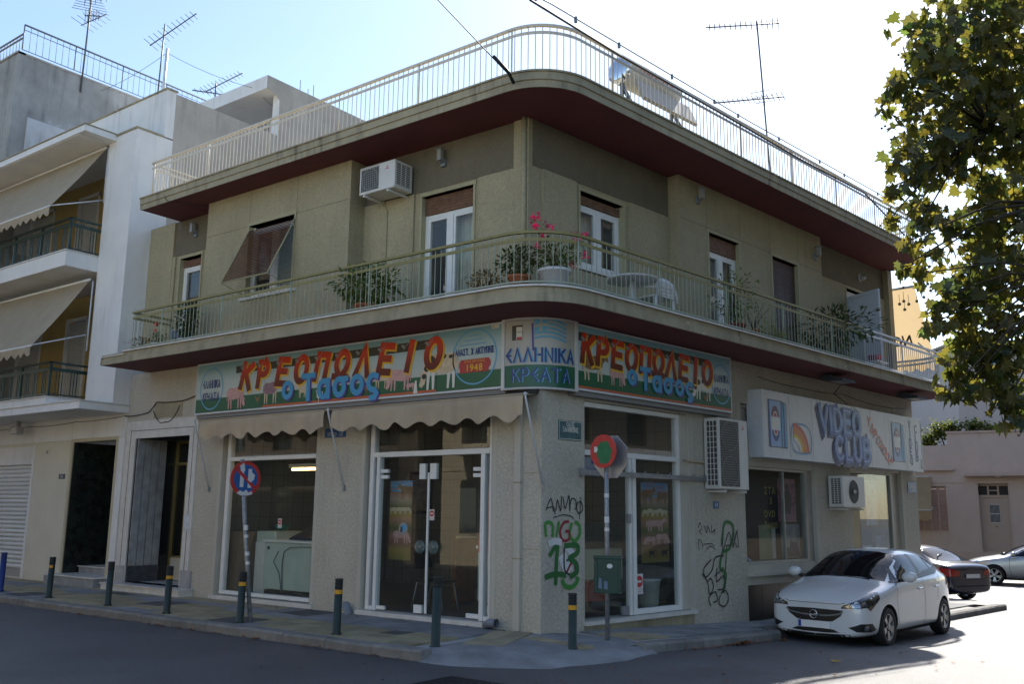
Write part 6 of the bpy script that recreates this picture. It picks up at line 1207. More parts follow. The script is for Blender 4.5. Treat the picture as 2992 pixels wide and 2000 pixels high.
# ------------------------------------------------------------------ CARS
from mathutils.bvhtree import BVHTree
def eval_mesh(o):
    dg = bpy.context.evaluated_depsgraph_get(); return bpy.data.meshes.new_from_object(o.evaluated_get(dg))
HATCH = [(1.985, .55, .21, .67, 1.985, .52, 1.985, .40, .69, 1.99, .2, .70, 1.995, .70), (1.965, .68, .19, .70, 1.96, .64, 1.95, .48, .725, 1.955, .25, .735, 1.96, .735), (1.88, .775, .175, .74, 1.85, .735, 1.82, .56, .79, 1.82, .29, .81, 1.83, .812), (1.64, .835, .17, .81, 1.60, .785, 1.57, .62, .875, 1.56, .33, .90, 1.56, .905),
         (1.15, .862, .17, .885, 1.12, .80, 1.08, .67, .955, 1.08, .36, .99, 1.08, 1.0), (.85, .868, .17, .93, .83, .825, .85, .735, .985, .97, .38, 1.045, 1.0, 1.055), (.50, .868, .17, .955, .50, .83, .42, .675, 1.225, .52, .36, 1.285, .54, 1.30),
         (.20, .868, .17, .965, .20, .83, .05, .62, 1.405, .12, .34, 1.44, .14, 1.455), (-.35, .868, .17, .985, -.35, .83, -.38, .605, 1.445, -.38, .34, 1.485, -.38, 1.495), (-.95, .868, .17, 1.01, -.95, .825, -1.0, .585, 1.42, -1.0, .33, 1.465, -1.0, 1.475),
         (-1.36, .865, .17, 1.04, -1.36, .81, -1.42, .555, 1.365, -1.44, .3, 1.405, -1.44, 1.415), (-1.68, .83, .19, 1.03, -1.68, .77, -1.74, .54, 1.16, -1.77, .3, 1.19, -1.78, 1.20), (-1.91, .76, .20, .95, -1.90, .70, -1.90, .52, 1.02, -1.92, .27, 1.03, -1.93, 1.03), (-1.98, .68, .24, .80, -1.98, .63, -1.98, .48, .84, -1.99, .25, .85, -1.99, .85), (-2.0, .55, .28, .75, -2.0, .5, -2.0, .4, .78, -2.0, .22, .79, -2.0, .79)]
SEDAN = [(2.16, .54, .22, .60, 2.16, .50, 2.155, .40, .62, 2.16, .2, .63, 2.17, .63), (2.13, .67, .20, .63, 2.12, .63, 2.1, .48, .66, 2.11, .25, .67, 2.12, .67), (2.06, .72, .19, .66, 2.03, .68, 2.0, .54, .71, 2.0, .28, .73, 2.02, .73), (1.75, .82, .17, .74, 1.72, .77, 1.7, .60, .80, 1.7, .32, .83, 1.7, .835),
         (1.30, .85, .17, .82, 1.28, .79, 1.25, .66, .875, 1.25, .36, .90, 1.25, .91), (.90, .855, .17, .87, .88, .80, .85, .72, .92, .98, .38, .96, 1.0, .97), (.50, .858, .17, .90, .50, .81, .42, .67, 1.14, .52, .36, 1.19, .54, 1.20),
         (.10, .858, .17, .92, .10, .81, -.02, .60, 1.33, .05, .34, 1.37, .07, 1.38), (-.45, .858, .17, .94, -.45, .81, -.48, .58, 1.37, -.48, .34, 1.41, -.48, 1.42), (-1.0, .858, .17, .96, -1.0, .80, -1.02, .56, 1.32, -1.02, .33, 1.36, -1.02, 1.37),
         (-1.36, .852, .17, .97, -1.36, .79, -1.42, .60, 1.12, -1.42, .34, 1.16, -1.42, 1.17), (-1.75, .83, .19, .96, -1.75, .77, -1.76, .60, 1.0, -1.78, .32, 1.01, -1.78, 1.015), (-2.10, .76, .24, .93, -2.10, .70, -2.10, .54, .965, -2.11, .28, .975, -2.12, .975), (-2.19, .72, .26, .86, -2.19, .66, -2.19, .50, .895, -2.20, .26, .90, -2.20, .90), (-2.22, .60, .30, .80, -2.22, .55, -2.22, .42, .82, -2.22, .22, .83, -2.22, .83)]
def shell(cols, axles, mats, arch=.35, lvl=2):
    rows = []
    for (x, w_, zs, zb, x5, y5, x6, y6, z6, x7, y7, z7, x8, z8) in cols:
        rows.append([(x, 0, zs-.02), (x, w_*.86, zs-.01), (x, w_*.975, zs+.09), (x, w_, zs+(zb-zs)*.45), (x, w_*.992, zb-.10), (x5, (w_+y5)/2, zb-.025), (x5, y5, zb+.005), (x6, y6, z6), (x7, y7, z7), (x8, 0, z8)])
    n = 10; vs = []; idx = {}
    for i, r_ in enumerate(rows):
        for j, p in enumerate(r_):
            idx[i, j, 1] = len(vs); vs.append(p)
            if j in (0, 9): idx[i, j, -1] = idx[i, j, 1]
            else: idx[i, j, -1] = len(vs); vs.append((p[0], -p[1], p[2]))
    fs = []
    for s_ in (1, -1):
        for i in range(len(rows)-1):
            for j in range(n-1):
                q = [idx[i, j, s_], idx[i+1, j, s_], idx[i+1, j+1, s_], idx[i, j+1, s_]]; fs.append(q if s_ > 0 else q[::-1])
    for i in (0, len(rows)-1):
        for j in range(n-1):
            q = [idx[i, j, 1], idx[i, j+1, 1], idx[i, j+1, -1], idx[i, j, -1]]; q = list(dict.fromkeys(q)); fs.append(q if i == 0 else q[::-1])
    me = bpy.data.meshes.new('b'); me.from_pydata(vs, [], fs); bm = bmesh.new(); bm.from_mesh(me); bmesh.ops.recalc_face_normals(bm, faces=bm.faces); bm.to_mesh(me); bm.free()
    for m_ in mats: me.materials.append(m_)
    o = bpy.data.objects.new('b', me); COL.objects.link(o); md = o.modifiers.new('s', 'SUBSURF'); md.levels = md.render_levels = lvl
    full = eval_mesh(o); bv = BVHTree.FromPolygons([v.co.copy() for v in full.vertices], [tuple(p.vertices) for p in full.polygons])
    cut = MB()
    for x in axles:
        for s_ in (1, -1): cut.lathe([(arch, -.5), (arch, .5)], (x, s_*.98, .31), 40, M=Matrix.Rotation(PI/2, 3, 'X'))
    co = cut.build('cut', mats[1]); co.data.materials.clear(); co.data.materials.append(mats[0]); co.data.materials.append(mats[1])
    for p in co.data.polygons: p.material_index = 1
    b = o.modifiers.new('c', 'BOOLEAN'); b.object = co; b.operation = 'DIFFERENCE'; b.solver = 'EXACT'
    body = eval_mesh(o); bpy.data.objects.remove(o); bpy.data.objects.remove(co)
    for p in body.polygons: p.use_smooth = True
    return body, bv
def patch(bv, poly, az, off=.004, cuts=3, el=0):
    """outline (u across, z up) projected on the body along the horizontal direction az (degrees)"""
    a_ = rad(az); d = Vector((math.cos(a_), math.sin(a_), 0)); u = Vector((-d.y, d.x, 0)); bm = bmesh.new(); vs = [bm.verts.new((p[0], p[1], 0)) for p in poly]; bm.faces.new(vs); bmesh.ops.triangulate(bm, faces=bm.faces)
    for _ in range(cuts): 
        es = [e_ for e_ in bm.edges if e_.calc_length() > .07]
        if es: bmesh.ops.subdivide_edges(bm, edges=es, cuts=1); bmesh.ops.triangulate(bm, faces=bm.faces)
    bm.verts.index_update(); out = []; last = None
    for v in bm.verts:
        o = u*v.co.x+Vector((0, 0, v.co.y)); h, nn, i, ds = bv.ray_cast(o+d*5, -d)
        if h is None:
            h, nn, i, ds = bv.find_nearest(o+d*1.2); 
        if nn.dot(d) < 0: nn = -nn
        out.append(h+nn*off)
    fs = [tuple(v.index for v in f.verts) for f in bm.faces]; bm.free(); return out, fs
def line(pts, wd):
    L_, R_ = [], []
    for i, (x, z) in enumerate(pts):
        x0, z0 = pts[max(i-1, 0)]; x1, z1 = pts[min(i+1, len(pts)-1)]; l = math.hypot(x1-x0, z1-z0) or 1; nx, nz = -(z1-z0)/l*wd/2, (x1-x0)/l*wd/2; L_.append((x+nx, z+nz)); R_.append((x-nx, z-nz))
    return L_+R_[::-1]
M_tyre = mat('tyre', (.013, .013, .014), .75, bump=.1, bs=80); M_well = mat('wheel_well', (.008, .008, .008), .9); M_trim = mat('car_black_trim', (.012, .012, .013), .35); M_chrome = mat('chrome', (.62, .63, .65), .12, 1.0); M_plate = mat('plate_white', (.80, .80, .80), .4); M_pblue = mat('plate_band', (.01, .06, .35), .4); M_tail = mat('tail_red', (.30, .012, .01), .15, coat=.5); M_amb = mat('tail_amber', (.50, .12, .02), .15, coat=.5)
M_cg = mat('car_glass', (.010, .011, .013), .04, spec=.3, coat=0); M_hl = mat('headlamp', (.25, .27, .29), .08, .7, var=.6, vs=30, coat=1.0); M_hld = mat('headlamp_dark', (.02, .022, .025), .1, coat=1.0)
def wheel(root, F, x, y, spokes, M_rim, r=.305, w_=.195):
    s_ = 1 if y > 0 else -1; c = (x, y, r)
    t = MB(F); Rx = Matrix.Rotation(-s_*PI/2, 3, 'X'); rot = Matrix((F(1, 0, 0)-F(0, 0, 0), F(0, 1, 0)-F(0, 0, 0), F(0, 0, 1)-F(0, 0, 0))).transposed() @ Rx
    t.lathe([(r*.66, -w_), (r*.94, -w_), (r, -w_*.85), (r, -w_*.15), (r*.95, 0), (r*.70, .004), (r*.67, -.02)], c, 36, M=rot, capb=False, capt=False); o = t.build('wheel', M_tyre, root)
    m = MB(F); m.lathe([(r*.68, -.012), (r*.66, .0), (r*.61, -.01), (r*.60, -.08)], c, 36, M=rot, capb=False, capt=False); m.build('rim', M_rim, o)
    m = MB(F); m.lathe([(r*.62, -.075), (r*.2, -.075)], c, 24, M=rot, capt=True); m.build('brake', M_well, o)
    sp = MB(F)
    for i in range(spokes):
        a_ = 2*PI*i/spokes+.3
        for da in ((-.16, .16) if spokes == 5 else (0,)):
            for rr in ((.05, .0, r*.64, da),):
                p0 = Vector((.05*math.cos(a_), .05*math.sin(a_), -.018)); p1 = Vector((r*.63*math.cos(a_+da), r*.63*math.sin(a_+da), -.006)); t_ = (p1-p0).normalized(); n_ = Vector((-t_.y, t_.x, 0)); ww0, ww1 = .026, .02
                vs = [p0+n_*ww0, p0-n_*ww0, p1-n_*ww1, p1+n_*ww1]; vs = vs+[v+Vector((0, 0, -.03)) for v in vs]; C0 = F(*c); sp.add([C0+rot @ v for v in vs], [(0, 1, 2, 3), (4, 7, 6, 5), (0, 4, 5, 1), (1, 5, 6, 2), (2, 6, 7, 3), (3, 7, 4, 0)], 0, False, True)
    sp.lathe([(.062, -.03), (.06, -.008), (.04, 0)], c, 16, M=rot); sp.build('spokes', M_rim, o)
def make_car(label, loc, heading, cols, axles, paint, kind, rimM, spokes=5, k=1.0):
    ca, sa = math.cos(rad(heading)), math.sin(rad(heading)); base = Vector(loc)
    F = lambda x, y, z: base+Vector((x*ca-y*sa, x*sa+y*ca, z))*k; root = thing('parked_car', label, 'car', loc)
    body, bv = shell(cols, axles, [paint, M_well]); bm_ = MB(F); bm_.v = [F(*v.co)-Vector((0, 0, 0)) for v in body.vertices]; bm_.f = [tuple(p.vertices) for p in body.polygons]; bm_.m = [p.material_index for p in body.polygons]; bm_.sm = [True]*len(bm_.f); bo = bm_.build('body', [paint, M_well], root)
    try: bo.data.set_sharp_from_angle(angle=rad(40))
    except Exception: pass
    def P(name, poly, az, m_, off=.004, parent=None, cuts=3):
        vs, fs = patch(bv, poly, az, off, cuts); mb = MB(F); mb.add([F(*v) for v in vs], fs, 0, True, True); return mb.build(name, m_, parent or bo)
    for x in axles:
        for s_ in (1, -1): wheel(root, F, x, s_*.845, spokes, rimM)
    fl_ = MB(F); fl_.box(axles[1]+.2, axles[0]-.2, -.7, .7, .16, .3); fl_.box(-1.7, 1.7, -.45, .45, .17, .3); fl_.build('underbody', M_well, root)
    S = lambda s_, pts: [(-x if s_ > 0 else x, z) for x, z in pts]        # side view: x forward -> u
    return root, bo, F, bv, P, S
def sd(s_, pts):   # outline in (x,z) for a side at az 90 (left) or -90 (right)
    return [(-x, z) for x, z in pts] if s_ > 0 else [(x, z) for x, z in pts]
def ell(F, c, r, n=14):
    m = MB(F); k = n//2; vs = [(c[0]+r[0]*math.sin(PI*i/k)*math.cos(2*PI*j/n), c[1]+r[1]*math.sin(PI*i/k)*math.sin(2*PI*j/n), c[2]+r[2]*math.cos(PI*i/k)) for i in range(1, k) for j in range(n)]+[(c[0], c[1], c[2]+r[2]), (c[0], c[1], c[2]-r[2])]; T_ = len(vs)-2
    m.add(vs, [(i*n+j, i*n+(j+1) % n, (i+1)*n+(j+1) % n, (i+1)*n+j) for i in range(k-2) for j in range(n)]+[(T_, (j+1) % n, j) for j in range(n)]+[(T_+1, (k-2)*n+j, (k-2)*n+(j+1) % n) for j in range(n)], 0, True); return m
# white hatchback
PW = mat('white_car_paint', (.70, .71, .72), .28, coat=1.0, spec=.5); RW = mat('alloy_dark', (.28, .28, .29), .3, .8)
wc = RF(6.55, 1.96, 0)
root, bo, F, bv, P, S = make_car('white five door hatchback parked nose to camera at the right kerb', (wc.x, wc.y, ramp(8)-.13), math.degrees(GAM)+180+2.0, HATCH, (1.15, -1.36), PW, 'hatch', RW, 5, 1.05)
P('windscreen', [(-.70, .99), (-.35, 1.045), (0, 1.06), (.35, 1.045), (.70, .99), (.64, 1.16), (.545, 1.385), (.3, 1.43), (0, 1.44), (-.3, 1.43), (-.545, 1.385), (-.64, 1.16)], 0, M_cg)
for s_ in (1, -1):
    az = 90*s_
    P('door_window', sd(s_, [(.80, .985), (.70, .985), (-.33, 1.03), (-.36, 1.385), (-.05, 1.385), (.18, 1.34), (.45, 1.22)]), az, M_cg)
    P('door_window', sd(s_, [(-.47, 1.035), (-1.12, 1.075), (-1.26, 1.13), (-1.24, 1.22), (-1.12, 1.31), (-.9, 1.36), (-.45, 1.39)]), az, M_cg)
    P('pillar_trim', sd(s_, [(-.33, 1.025), (-.47, 1.03), (-.46, 1.395), (-.35, 1.39)]), az, M_trim, .006)
    P('window_trim', sd(s_, line([(.84, .975), (.6, .978), (-.4, 1.02), (-1.12, 1.06), (-1.27, 1.10), (-1.30, 1.16)], .022)), az, M_trim, .007)
    P('pillar_trim', sd(s_, line([(.62, .99), (.52, 1.22)], .03)), az, M_trim, .007); P('pillar_trim', sd(s_, line([(-1.03, 1.06), (-.98, 1.35)], .03)), az, M_trim, .007)
    P('door_seam', sd(s_, line([(.72, .97), (.80, .7), (.78, .4), (.70, .30)], .009)), az, M_trim); P('door_seam', sd(s_, line([(-.40, 1.02), (-.42, .6), (-.40, .27)], .009)), az, M_trim); P('door_seam', sd(s_, line([(-1.22, 1.06), (-1.06, .78), (-1.0, .6)], .009)), az, M_trim)
    P('sill_trim', sd(s_, [(.76, .185), (-.98, .185), (-.98, .235), (.76, .235)]), az, M_trim)
    for x in (-.22, -1.0):
        h = bv.ray_cast(Vector((x, 5*s_, .84)), Vector((0, -s_, 0)))[0]; y = h.y; m = MB(F); m.box(x-.09, x+.09, min(y, y+.03*s_), max(y, y+.03*s_), .825, .86); m.build('door_handle', PW, bo, bevel=.01)
    mm = MB(F); mm.tube([(.60, s_*.82, 1.0), (.60, s_*.92, 1.01)], .03, 6); mm.build('mirror_foot', M_trim, bo)
    ell(F, (.60, s_*1.0, 1.065), (.085, .125, .088)).build('wing_mirror', PW, bo)
    # headlamp wraps the corner
    q = 38*s_; u_ = lambda y, x: (-math.sin(rad(q))*x+math.cos(rad(q))*y)
    hp = [(1.93, .40, .615), (1.92, .42, .665), (1.80, .58, .735), (1.55, .74, .845), (1.40, .80, .855), (1.42, .83, .76), (1.62, .80, .64), (1.70, .77, .585), (1.74, .72, .64), (1.86, .58, .62)]
    P('headlamp', [(u_(y*s_, x), z) for x, y, z in hp], q, M_hld, .005, cuts=3)
    hp2 = [(1.91, .44, .625), (1.90, .46, .66), (1.80, .57, .70), (1.70, .66, .73), (1.68, .69, .66), (1.84, .57, .63)]
    P('headlamp_reflector', [(u_(y*s_, x), z) for x, y, z in hp2], q, M_hl, .009, cuts=3)
    fp = [(1.93, .50, .335), (1.85, .66, .40), (1.70, .80, .40), (1.62, .84, .30), (1.72, .80, .27), (1.88, .60, .28)]
    P('fog_lamp_recess', [(u_(y*s_, x), z) for x, y, z in fp], q, M_trim, .006); P('fog_lamp', [(u_(.72*s_, 1.78)+.045*math.cos(j*.5236), .335+.045*math.sin(j*.5236)) for j in range(12)], q, M_hl, .010)
    P('tail_lamp', [(u2_, z) for u2_, z in [(-math.sin(rad(140*s_))*-1.80+math.cos(rad(140*s_))*.72*s_, .95), (-math.sin(rad(140*s_))*-1.86+math.cos(rad(140*s_))*.62*s_, .80), (-math.sin(rad(140*s_))*-1.55+math.cos(rad(140*s_))*.84*s_, .84), (-math.sin(rad(140*s_))*-1.60+math.cos(rad(140*s_))*.82*s_, 1.02)]], 140*s_, M_tail)
    P('parking_sensor', [(s_*.30+.012*math.cos(j*.785), .43+.012*math.sin(j*.785)) for j in range(8)], 0, M_trim, .003, cuts=0)
P('grille', [(-.47, .585), (0, .595), (.47, .585), (.43, .50), (.30, .415), (0, .375), (-.30, .415), (-.43, .50)], 0, M_trim, .005)
P('grille_bar', line([(-.47, .57), (-.40, .525), (-.2, .495), (0, .49), (.2, .495), (.40, .525), (.47, .57)], .024), 0, M_chrome, .014)
P('lower_intake', [(-.40, .25), (-.30, .29), (0, .30), (.30, .29), (.40, .25), (.2, .235), (-.2, .235)], 0, M_trim, .005); P('bumper_lip', [(-.62, .185), (.62, .185), (.64, .235), (0, .215), (-.64, .235)], 0, M_trim, .004)
P('bonnet_seam', line([(-.50, .70), (-.42, .678), (0, .675), (.42, .678), (.50, .70)], .008), 0, M_trim, .003)
bd = MB(F); bd.tube([(2.02, .062*math.cos(2*PI*j/24), .505+.062*math.sin(2*PI*j/24)) for j in range(24)], .009, 6, closed=True); bd.tube([(2.025, -.075, .505), (2.03, 0, .500), (2.025, .075, .512)], .010, 5); bd.build('badge', M_chrome, bo)
pl_ = MB(F); pl_.box(2.0, 2.02, -.26, .26, .30, .405); po = pl_.build('number_plate', M_plate, bo); MB(F).box(2.012, 2.0215, -.26, -.215, .302, .403).build('plate_band', M_pblue, po) if False else MB(F).box(2.012, 2.0215, -.26, -.213, .302, .403).build('plate_band', M_pblue, po)
wp = MB(F); wp.tube([(.98, .5, 1.02), (1.0, -.1, 1.06)], .012, 4); wp.tube([(1.0, -.05, 1.06), (.94, -.62, 1.02)], .012, 4); wp.build('wipers', M_trim, bo)
# navy saloon seen from behind
PN = mat('navy_paint', (.006, .007, .03), .25, coat=1.0); hd = 151
h_ = Vector((math.cos(rad(hd)), math.sin(rad(hd)), 0)); l_ = Vector((-h_.y, h_.x, 0)); rw = Vector((2.74, 15.83, 0))+l_*.75; cn = rw+h_*1.36
root, bo, F, bv, P, S = make_car('dark navy saloon behind the white hatchback with its boot to the camera', (cn.x, cn.y, ramp(9)-.13), hd, SEDAN, (1.25, -1.36), PN, 'sedan', mat('alloy_light', (.45, .46, .48), .3, .8))
P('rear_window', [(-.60, 1.02), (0, 1.03), (.60, 1.02), (.52, 1.28), (.3, 1.32), (0, 1.33), (-.3, 1.32), (-.52, 1.28)], 180, M_cg)
for s_ in (1, -1):
    P('side_window', sd(s_, [(.62, .93), (-1.15, .97), (-1.0, 1.2), (-.7, 1.29), (0, 1.29), (.3, 1.18)]), 90*s_, M_cg)
    q = 150*s_; tu = lambda x, y: -math.sin(rad(q))*x+math.cos(rad(q))*y
    P('tail_lamp', [(tu(-2.2, .42*s_), .68), (tu(-2.2, .42*s_), .80), (tu(-2.1, .70*s_), .86), (tu(-1.9, .80*s_), .86), (tu(-1.9, .82*s_), .70), (tu(-2.1, .72*s_), .66)], q, M_tail, .005); P('tail_lamp', [(tu(-2.02, .77*s_), .70), (tu(-2.02, .77*s_), .74), (tu(-1.9, .81*s_), .74), (tu(-1.9, .82*s_), .70)], q, M_amb, .008)
P('boot_seam', line([(-.62, .84), (-.5, .60), (0, .57), (.5, .60), (.62, .84)], .01), 180, M_trim); P('bumper_strip', [(-.68, .40), (.68, .40), (.68, .44), (-.68, .44)], 180, M_trim)
m = MB(F); m.box(-2.26, -2.24, -.24, .24, .62, .72); m.build('number_plate', M_plate, bo); m = MB(F); m.tube([(-1.42, .1, 1.2), (-1.5, .35, 1.16), (-1.62, .5, 1.06)], .014, 4); m.build('rear_wiper', M_trim, bo); MB(F).tube([(-2.15, .3, .2), (-2.27, .3, .2)], .025, 8).build('exhaust', M_steel, bo)
# silver saloon cut by the right edge
PS = mat('silver_paint', (.40, .42, .45), .3, .6, coat=1.0); hd = 190; h_ = Vector((math.cos(rad(hd)), math.sin(rad(hd)), 0)); l_ = Vector((-h_.y, h_.x, 0)); cn = Vector((2.34, 22.47, 0))-l_*.78-h_*1.25
root, bo, F, bv, P, S = make_car('silver saloon parked along the pink house', (cn.x, cn.y, ramp(9)-.13), hd, SEDAN, (1.25, -1.36), PS, 'sedan', mat('alloy_light', (.45, .46, .48), .3, .8))
P('windscreen', [(-.66, .93), (0, .975), (.66, .93), (.52, 1.31), (0, 1.36), (-.52, 1.31)], 0, M_cg)
for s_ in (1, -1):
    P('side_window', sd(s_, [(.78, .91), (-.40, .94), (-.42, 1.30), (0, 1.29), (.3, 1.18)]), 90*s_, M_cg); P('side_window', sd(s_, [(-.5, .94), (-1.15, .97), (-1.0, 1.2), (-.7, 1.29), (-.5, 1.30)]), 90*s_, M_cg); P('door_seam', sd(s_, line([(.78, .9), (.80, .5), (.74, .28)], .012)), 90*s_, M_trim); P('rub_strip', sd(s_, [(.72, .48), (-.9, .48), (-.9, .52), (.72, .52)]), 90*s_, PS, .012)
    q = 50*s_; tu = lambda x, y: -math.sin(rad(q))*x+math.cos(rad(q))*y; P('headlamp', [(tu(2.1, .50*s_), .60), (tu(2.05, .55*s_), .70), (tu(1.7, .78*s_), .77), (tu(1.72, .80*s_), .66)], q, M_hl)
    m = MB(F); m.ball((.66, s_*.94, .98), .09, 10); m.build('wing_mirror', PS, bo)
m = MB(F); m.tube([(.98, .45, .98), (.80, -.1, 1.06)], .012, 4); m.build('wipers', M_trim, bo)
# ------------------------------------------------------------------ INSIDE THE SHOPS
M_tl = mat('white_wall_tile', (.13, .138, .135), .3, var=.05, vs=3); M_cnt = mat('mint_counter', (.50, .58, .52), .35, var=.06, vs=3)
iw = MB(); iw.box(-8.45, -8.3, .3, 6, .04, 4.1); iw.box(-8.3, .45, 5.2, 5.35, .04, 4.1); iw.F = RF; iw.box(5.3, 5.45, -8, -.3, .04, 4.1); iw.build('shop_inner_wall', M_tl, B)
jn = MB()
for i in range(14): jn.box(-8.3, -8.296, .3, 6, .3*i+.1, .3*i+.108); jn.box(-8.3, .4, 5.192, 5.199, .3*i+.1, .3*i+.108)
for i in range(28): jn.box(-8.3+.3*i, -8.292+.3*i, 5.193, 5.199, .04, 4.1)
for i in range(16): jn.box(-8.3, -8.297, .4+.3*i, .408+.3*i, .04, 4.1)
jn.build('tile_joints', mat('tile_grout', (.06, .06, .06), .8), B)
MB(LF).box(7.7, 8.29, -.9, -.35, .04, 1.3).build('dado_panel', mat('brown_dado', (.22, .16, .11), .6), B)
def tbl(name, label, cat, loc): return thing(name, label, cat, loc)
r_ = tbl('display_counter', 'pale mint display counter inside the big butcher window', 'counter', LF(6.3, -.8, .05)); MB(LF).box(5.14, 7.0, -1.3, -.45, .22, 1.12).build('body', M_cnt, r_, bevel=.015); MB(LF).box(5.12, 7.05, -1.32, -.42, 1.12, 1.17).build('top', M_white, r_); MB(LF).box(5.14, 7.0, -1.3, -.5, .08, .2).build('plinth', M_dark, r_); MB(LF).box(6.84, 6.90, -.45, -.44, .98, 1.04).build('switch', M_black, r_)
MB(LF).tube([(5.2, -.43, 1.05), (5.6, -.43, 1.06), (6.2, -.43, 1.04), (6.38, -.43, .95), (6.42, -.43, .7), (6.38, -.43, .2)], .012, 5).build('cable', M_grey, r_); MB(LF).tube([(6.55, -.43, .95), (6.68, -.43, .75), (6.5, -.43, .55), (6.4, -.43, .2)], .01, 5).build('cable', M_grey, r_)
r_ = tbl('freezer', 'white freezer cabinet behind the leaning sign pole', 'freezer', LF(7.3, -.8, .05)); MB(LF).box(7.05, 7.65, -1.5, -.75, .06, 1.32).build('body', M_cnt, r_, bevel=.02); MB(LF).box(7.08, 7.62, -.75, -.72, .1, 1.1).build('door', M_white, r_)
r_ = tbl('hanging_scale', 'round dial weighing scale on the butcher counter', 'scale', LF(5.75, -1.0, 1.3)); MB(LF).tube([(5.75, -.95, 1.17), (5.75, -.95, 1.75)], .03, 8).build('column', M_white, r_)
MB(LF).lathe([(.17, -.04), (.19, 0), (.19, .09), (.17, .11)], (5.75, -.90, 1.88), 24, M=Matrix.Rotation(PI/2, 3, 'X')).build('dial_case', M_steel, r_); MB(LF).lathe([(.155, 0), (.155, .005)], (5.75, -.785, 1.88), 24, M=Matrix.Rotation(PI/2, 3, 'X')).build('dial', M_white, r_); MB(LF).box(5.45, 6.05, -1.15, -.75, 1.24, 1.27).build('pan', M_steel, r_)
r_ = tbl('meat_tray', 'dark blue sloping meat tray on the counter', 'tray', LF(5.6, -.7, 1.2)); MB(LF).add([(5.16, -1.2, 1.18), (6.35, -1.2, 1.18), (6.35, -.5, 1.18), (5.16, -.5, 1.18), (5.16, -1.2, 1.45), (6.45, -1.2, 1.45), (6.3, -.5, 1.22), (5.16, -.5, 1.22)], [(0, 1, 2, 3), (4, 5, 6, 7), (0, 1, 5, 4), (1, 2, 6, 5), (2, 3, 7, 6), (3, 0, 4, 7)]).build('tray', mat('tray_blue', (.02, .035, .06), .3), r_)
r_ = tbl('cutting_board', 'green plastic bowl and boards on the freezer', 'bowl', LF(7.2, -1.0, 1.34)); MB(LF).lathe([(.08, 0), (.16, .1), (.165, .12)], (7.15, -1.0, 1.33), 16).build('bowl', mat('green_plastic', (.02, .17, .12), .4), r_)
r_ = tbl('fluorescent_tube', 'lit orange fluorescent tube on the shop ceiling', 'lamp', LF(5.9, -1.6, 2.9)); MB(LF).box(5.3, 7.35, -1.36, -1.24, 2.63, 2.70).build('batten', M_white, r_); MB(LF).tube([(5.35, -1.3, 2.59), (7.3, -1.3, 2.59)], .024, 8).build('tube', emis('tube_glow', (1.0, .62, .22), 7), r_)
r_ = tbl('picture_frame', 'dark picture frame on the tiled shop wall', 'picture', (-7.0, 5.15, 2.2)); MB().wall(-7.5, -6.8, 1.7, 2.7, 5.19, 5.14, [(-7.43, -6.87, 1.77, 2.63)]).build('frame', M_black, r_); MB().box(-7.43, -6.87, 5.18, 5.185, 1.77, 2.63).build('print', mat('old_print', (.16, .14, .12), .5, var=.4, vs=6), r_)
r_ = tbl('wall_mirror', 'tall mirror catching light inside the shop', 'mirror', (-5.6, 5.1, 1.6)); MB().box(-5.9, -5.4, 5.13, 5.19, 1.2, 2.3).build('glass', mat('mirror', (.7, .72, .72), .06, 1), r_); MB().box(-5.95, -5.35, 5.10, 5.13, 1.15, 1.2).build('shelf', M_white, r_)
# door side
r_ = tbl('cabinet', 'brown wooden cabinet behind the glass doors', 'cabinet', LF(3.1, -2.4, .05)); MB(LF).box(2.7, 3.6, -2.8, -2.2, .9, 1.25).build('drawer', M_wd, r_); MB(LF).box(2.7, 2.78, -2.8, -2.2, .05, .9).build('leg', M_wd, r_); MB(LF).box(3.52, 3.6, -2.8, -2.2, .05, .9).build('leg', M_wd, r_)
r_ = tbl('cream_counter', 'cream counter with stickers behind the glass doors', 'counter', LF(2.1, -2.4, .05)); MB(LF).box(1.2, 2.68, -3.0, -2.35, .25, 1.22).build('body', mat('cream_laminate', (.48, .43, .30), .4), r_); MB(LF).box(1.15, 2.7, -3.05, -2.3, 1.22, 1.27).build('top', M_steel, r_)
f = Flat(LF, 2.68, -1, -2.345); f.poly([(.1, .95), (.45, .95), (.45, 1.15), (.1, 1.15)], 0, 0); f.poly([(1.0, .95), (1.4, .95), (1.4, 1.15), (1.0, 1.15)], 0, 0); f.poly([(.42, .45), (.92, .45), (.92, .82), (.42, .82)], 1, 0); f.text('λαχανικα', .67, .50, .09, 2, 1, bold=.003); f.disc(.67, .65, .08, 3, 1, 16, .6); f.text('AINOS', 1.2, 1.0, .1, 2, 1, bold=.003); f.build('stickers', [I_yel, mat('leaflet_green', (.22, .36, .28), .5), mat('leaf_ink', (.02, .08, .05), .5), I_blu], r_)
r_ = tbl('white_fridge', 'white chest fridge inside the glass doors', 'fridge', LF(1.5, -1.0, .05)); MB(LF).box(1.02, 1.78, -1.6, -.7, .3, 1.15).build('body', M_cnt, r_, bevel=.015); MB(LF).box(1.05, 1.6, -.71, -.69, .32, .72).build('grille', mat('beige_grille', (.40, .37, .25), .5, bump=.6, bs=60), r_); MB(LF).box(1.0, 1.8, -1.62, -.68, 1.15, 1.2).build('lid', M_white, r_); MB(LF).box(1.05, 1.75, -1.5, -.8, .12, .2).build('base', M_white, r_)
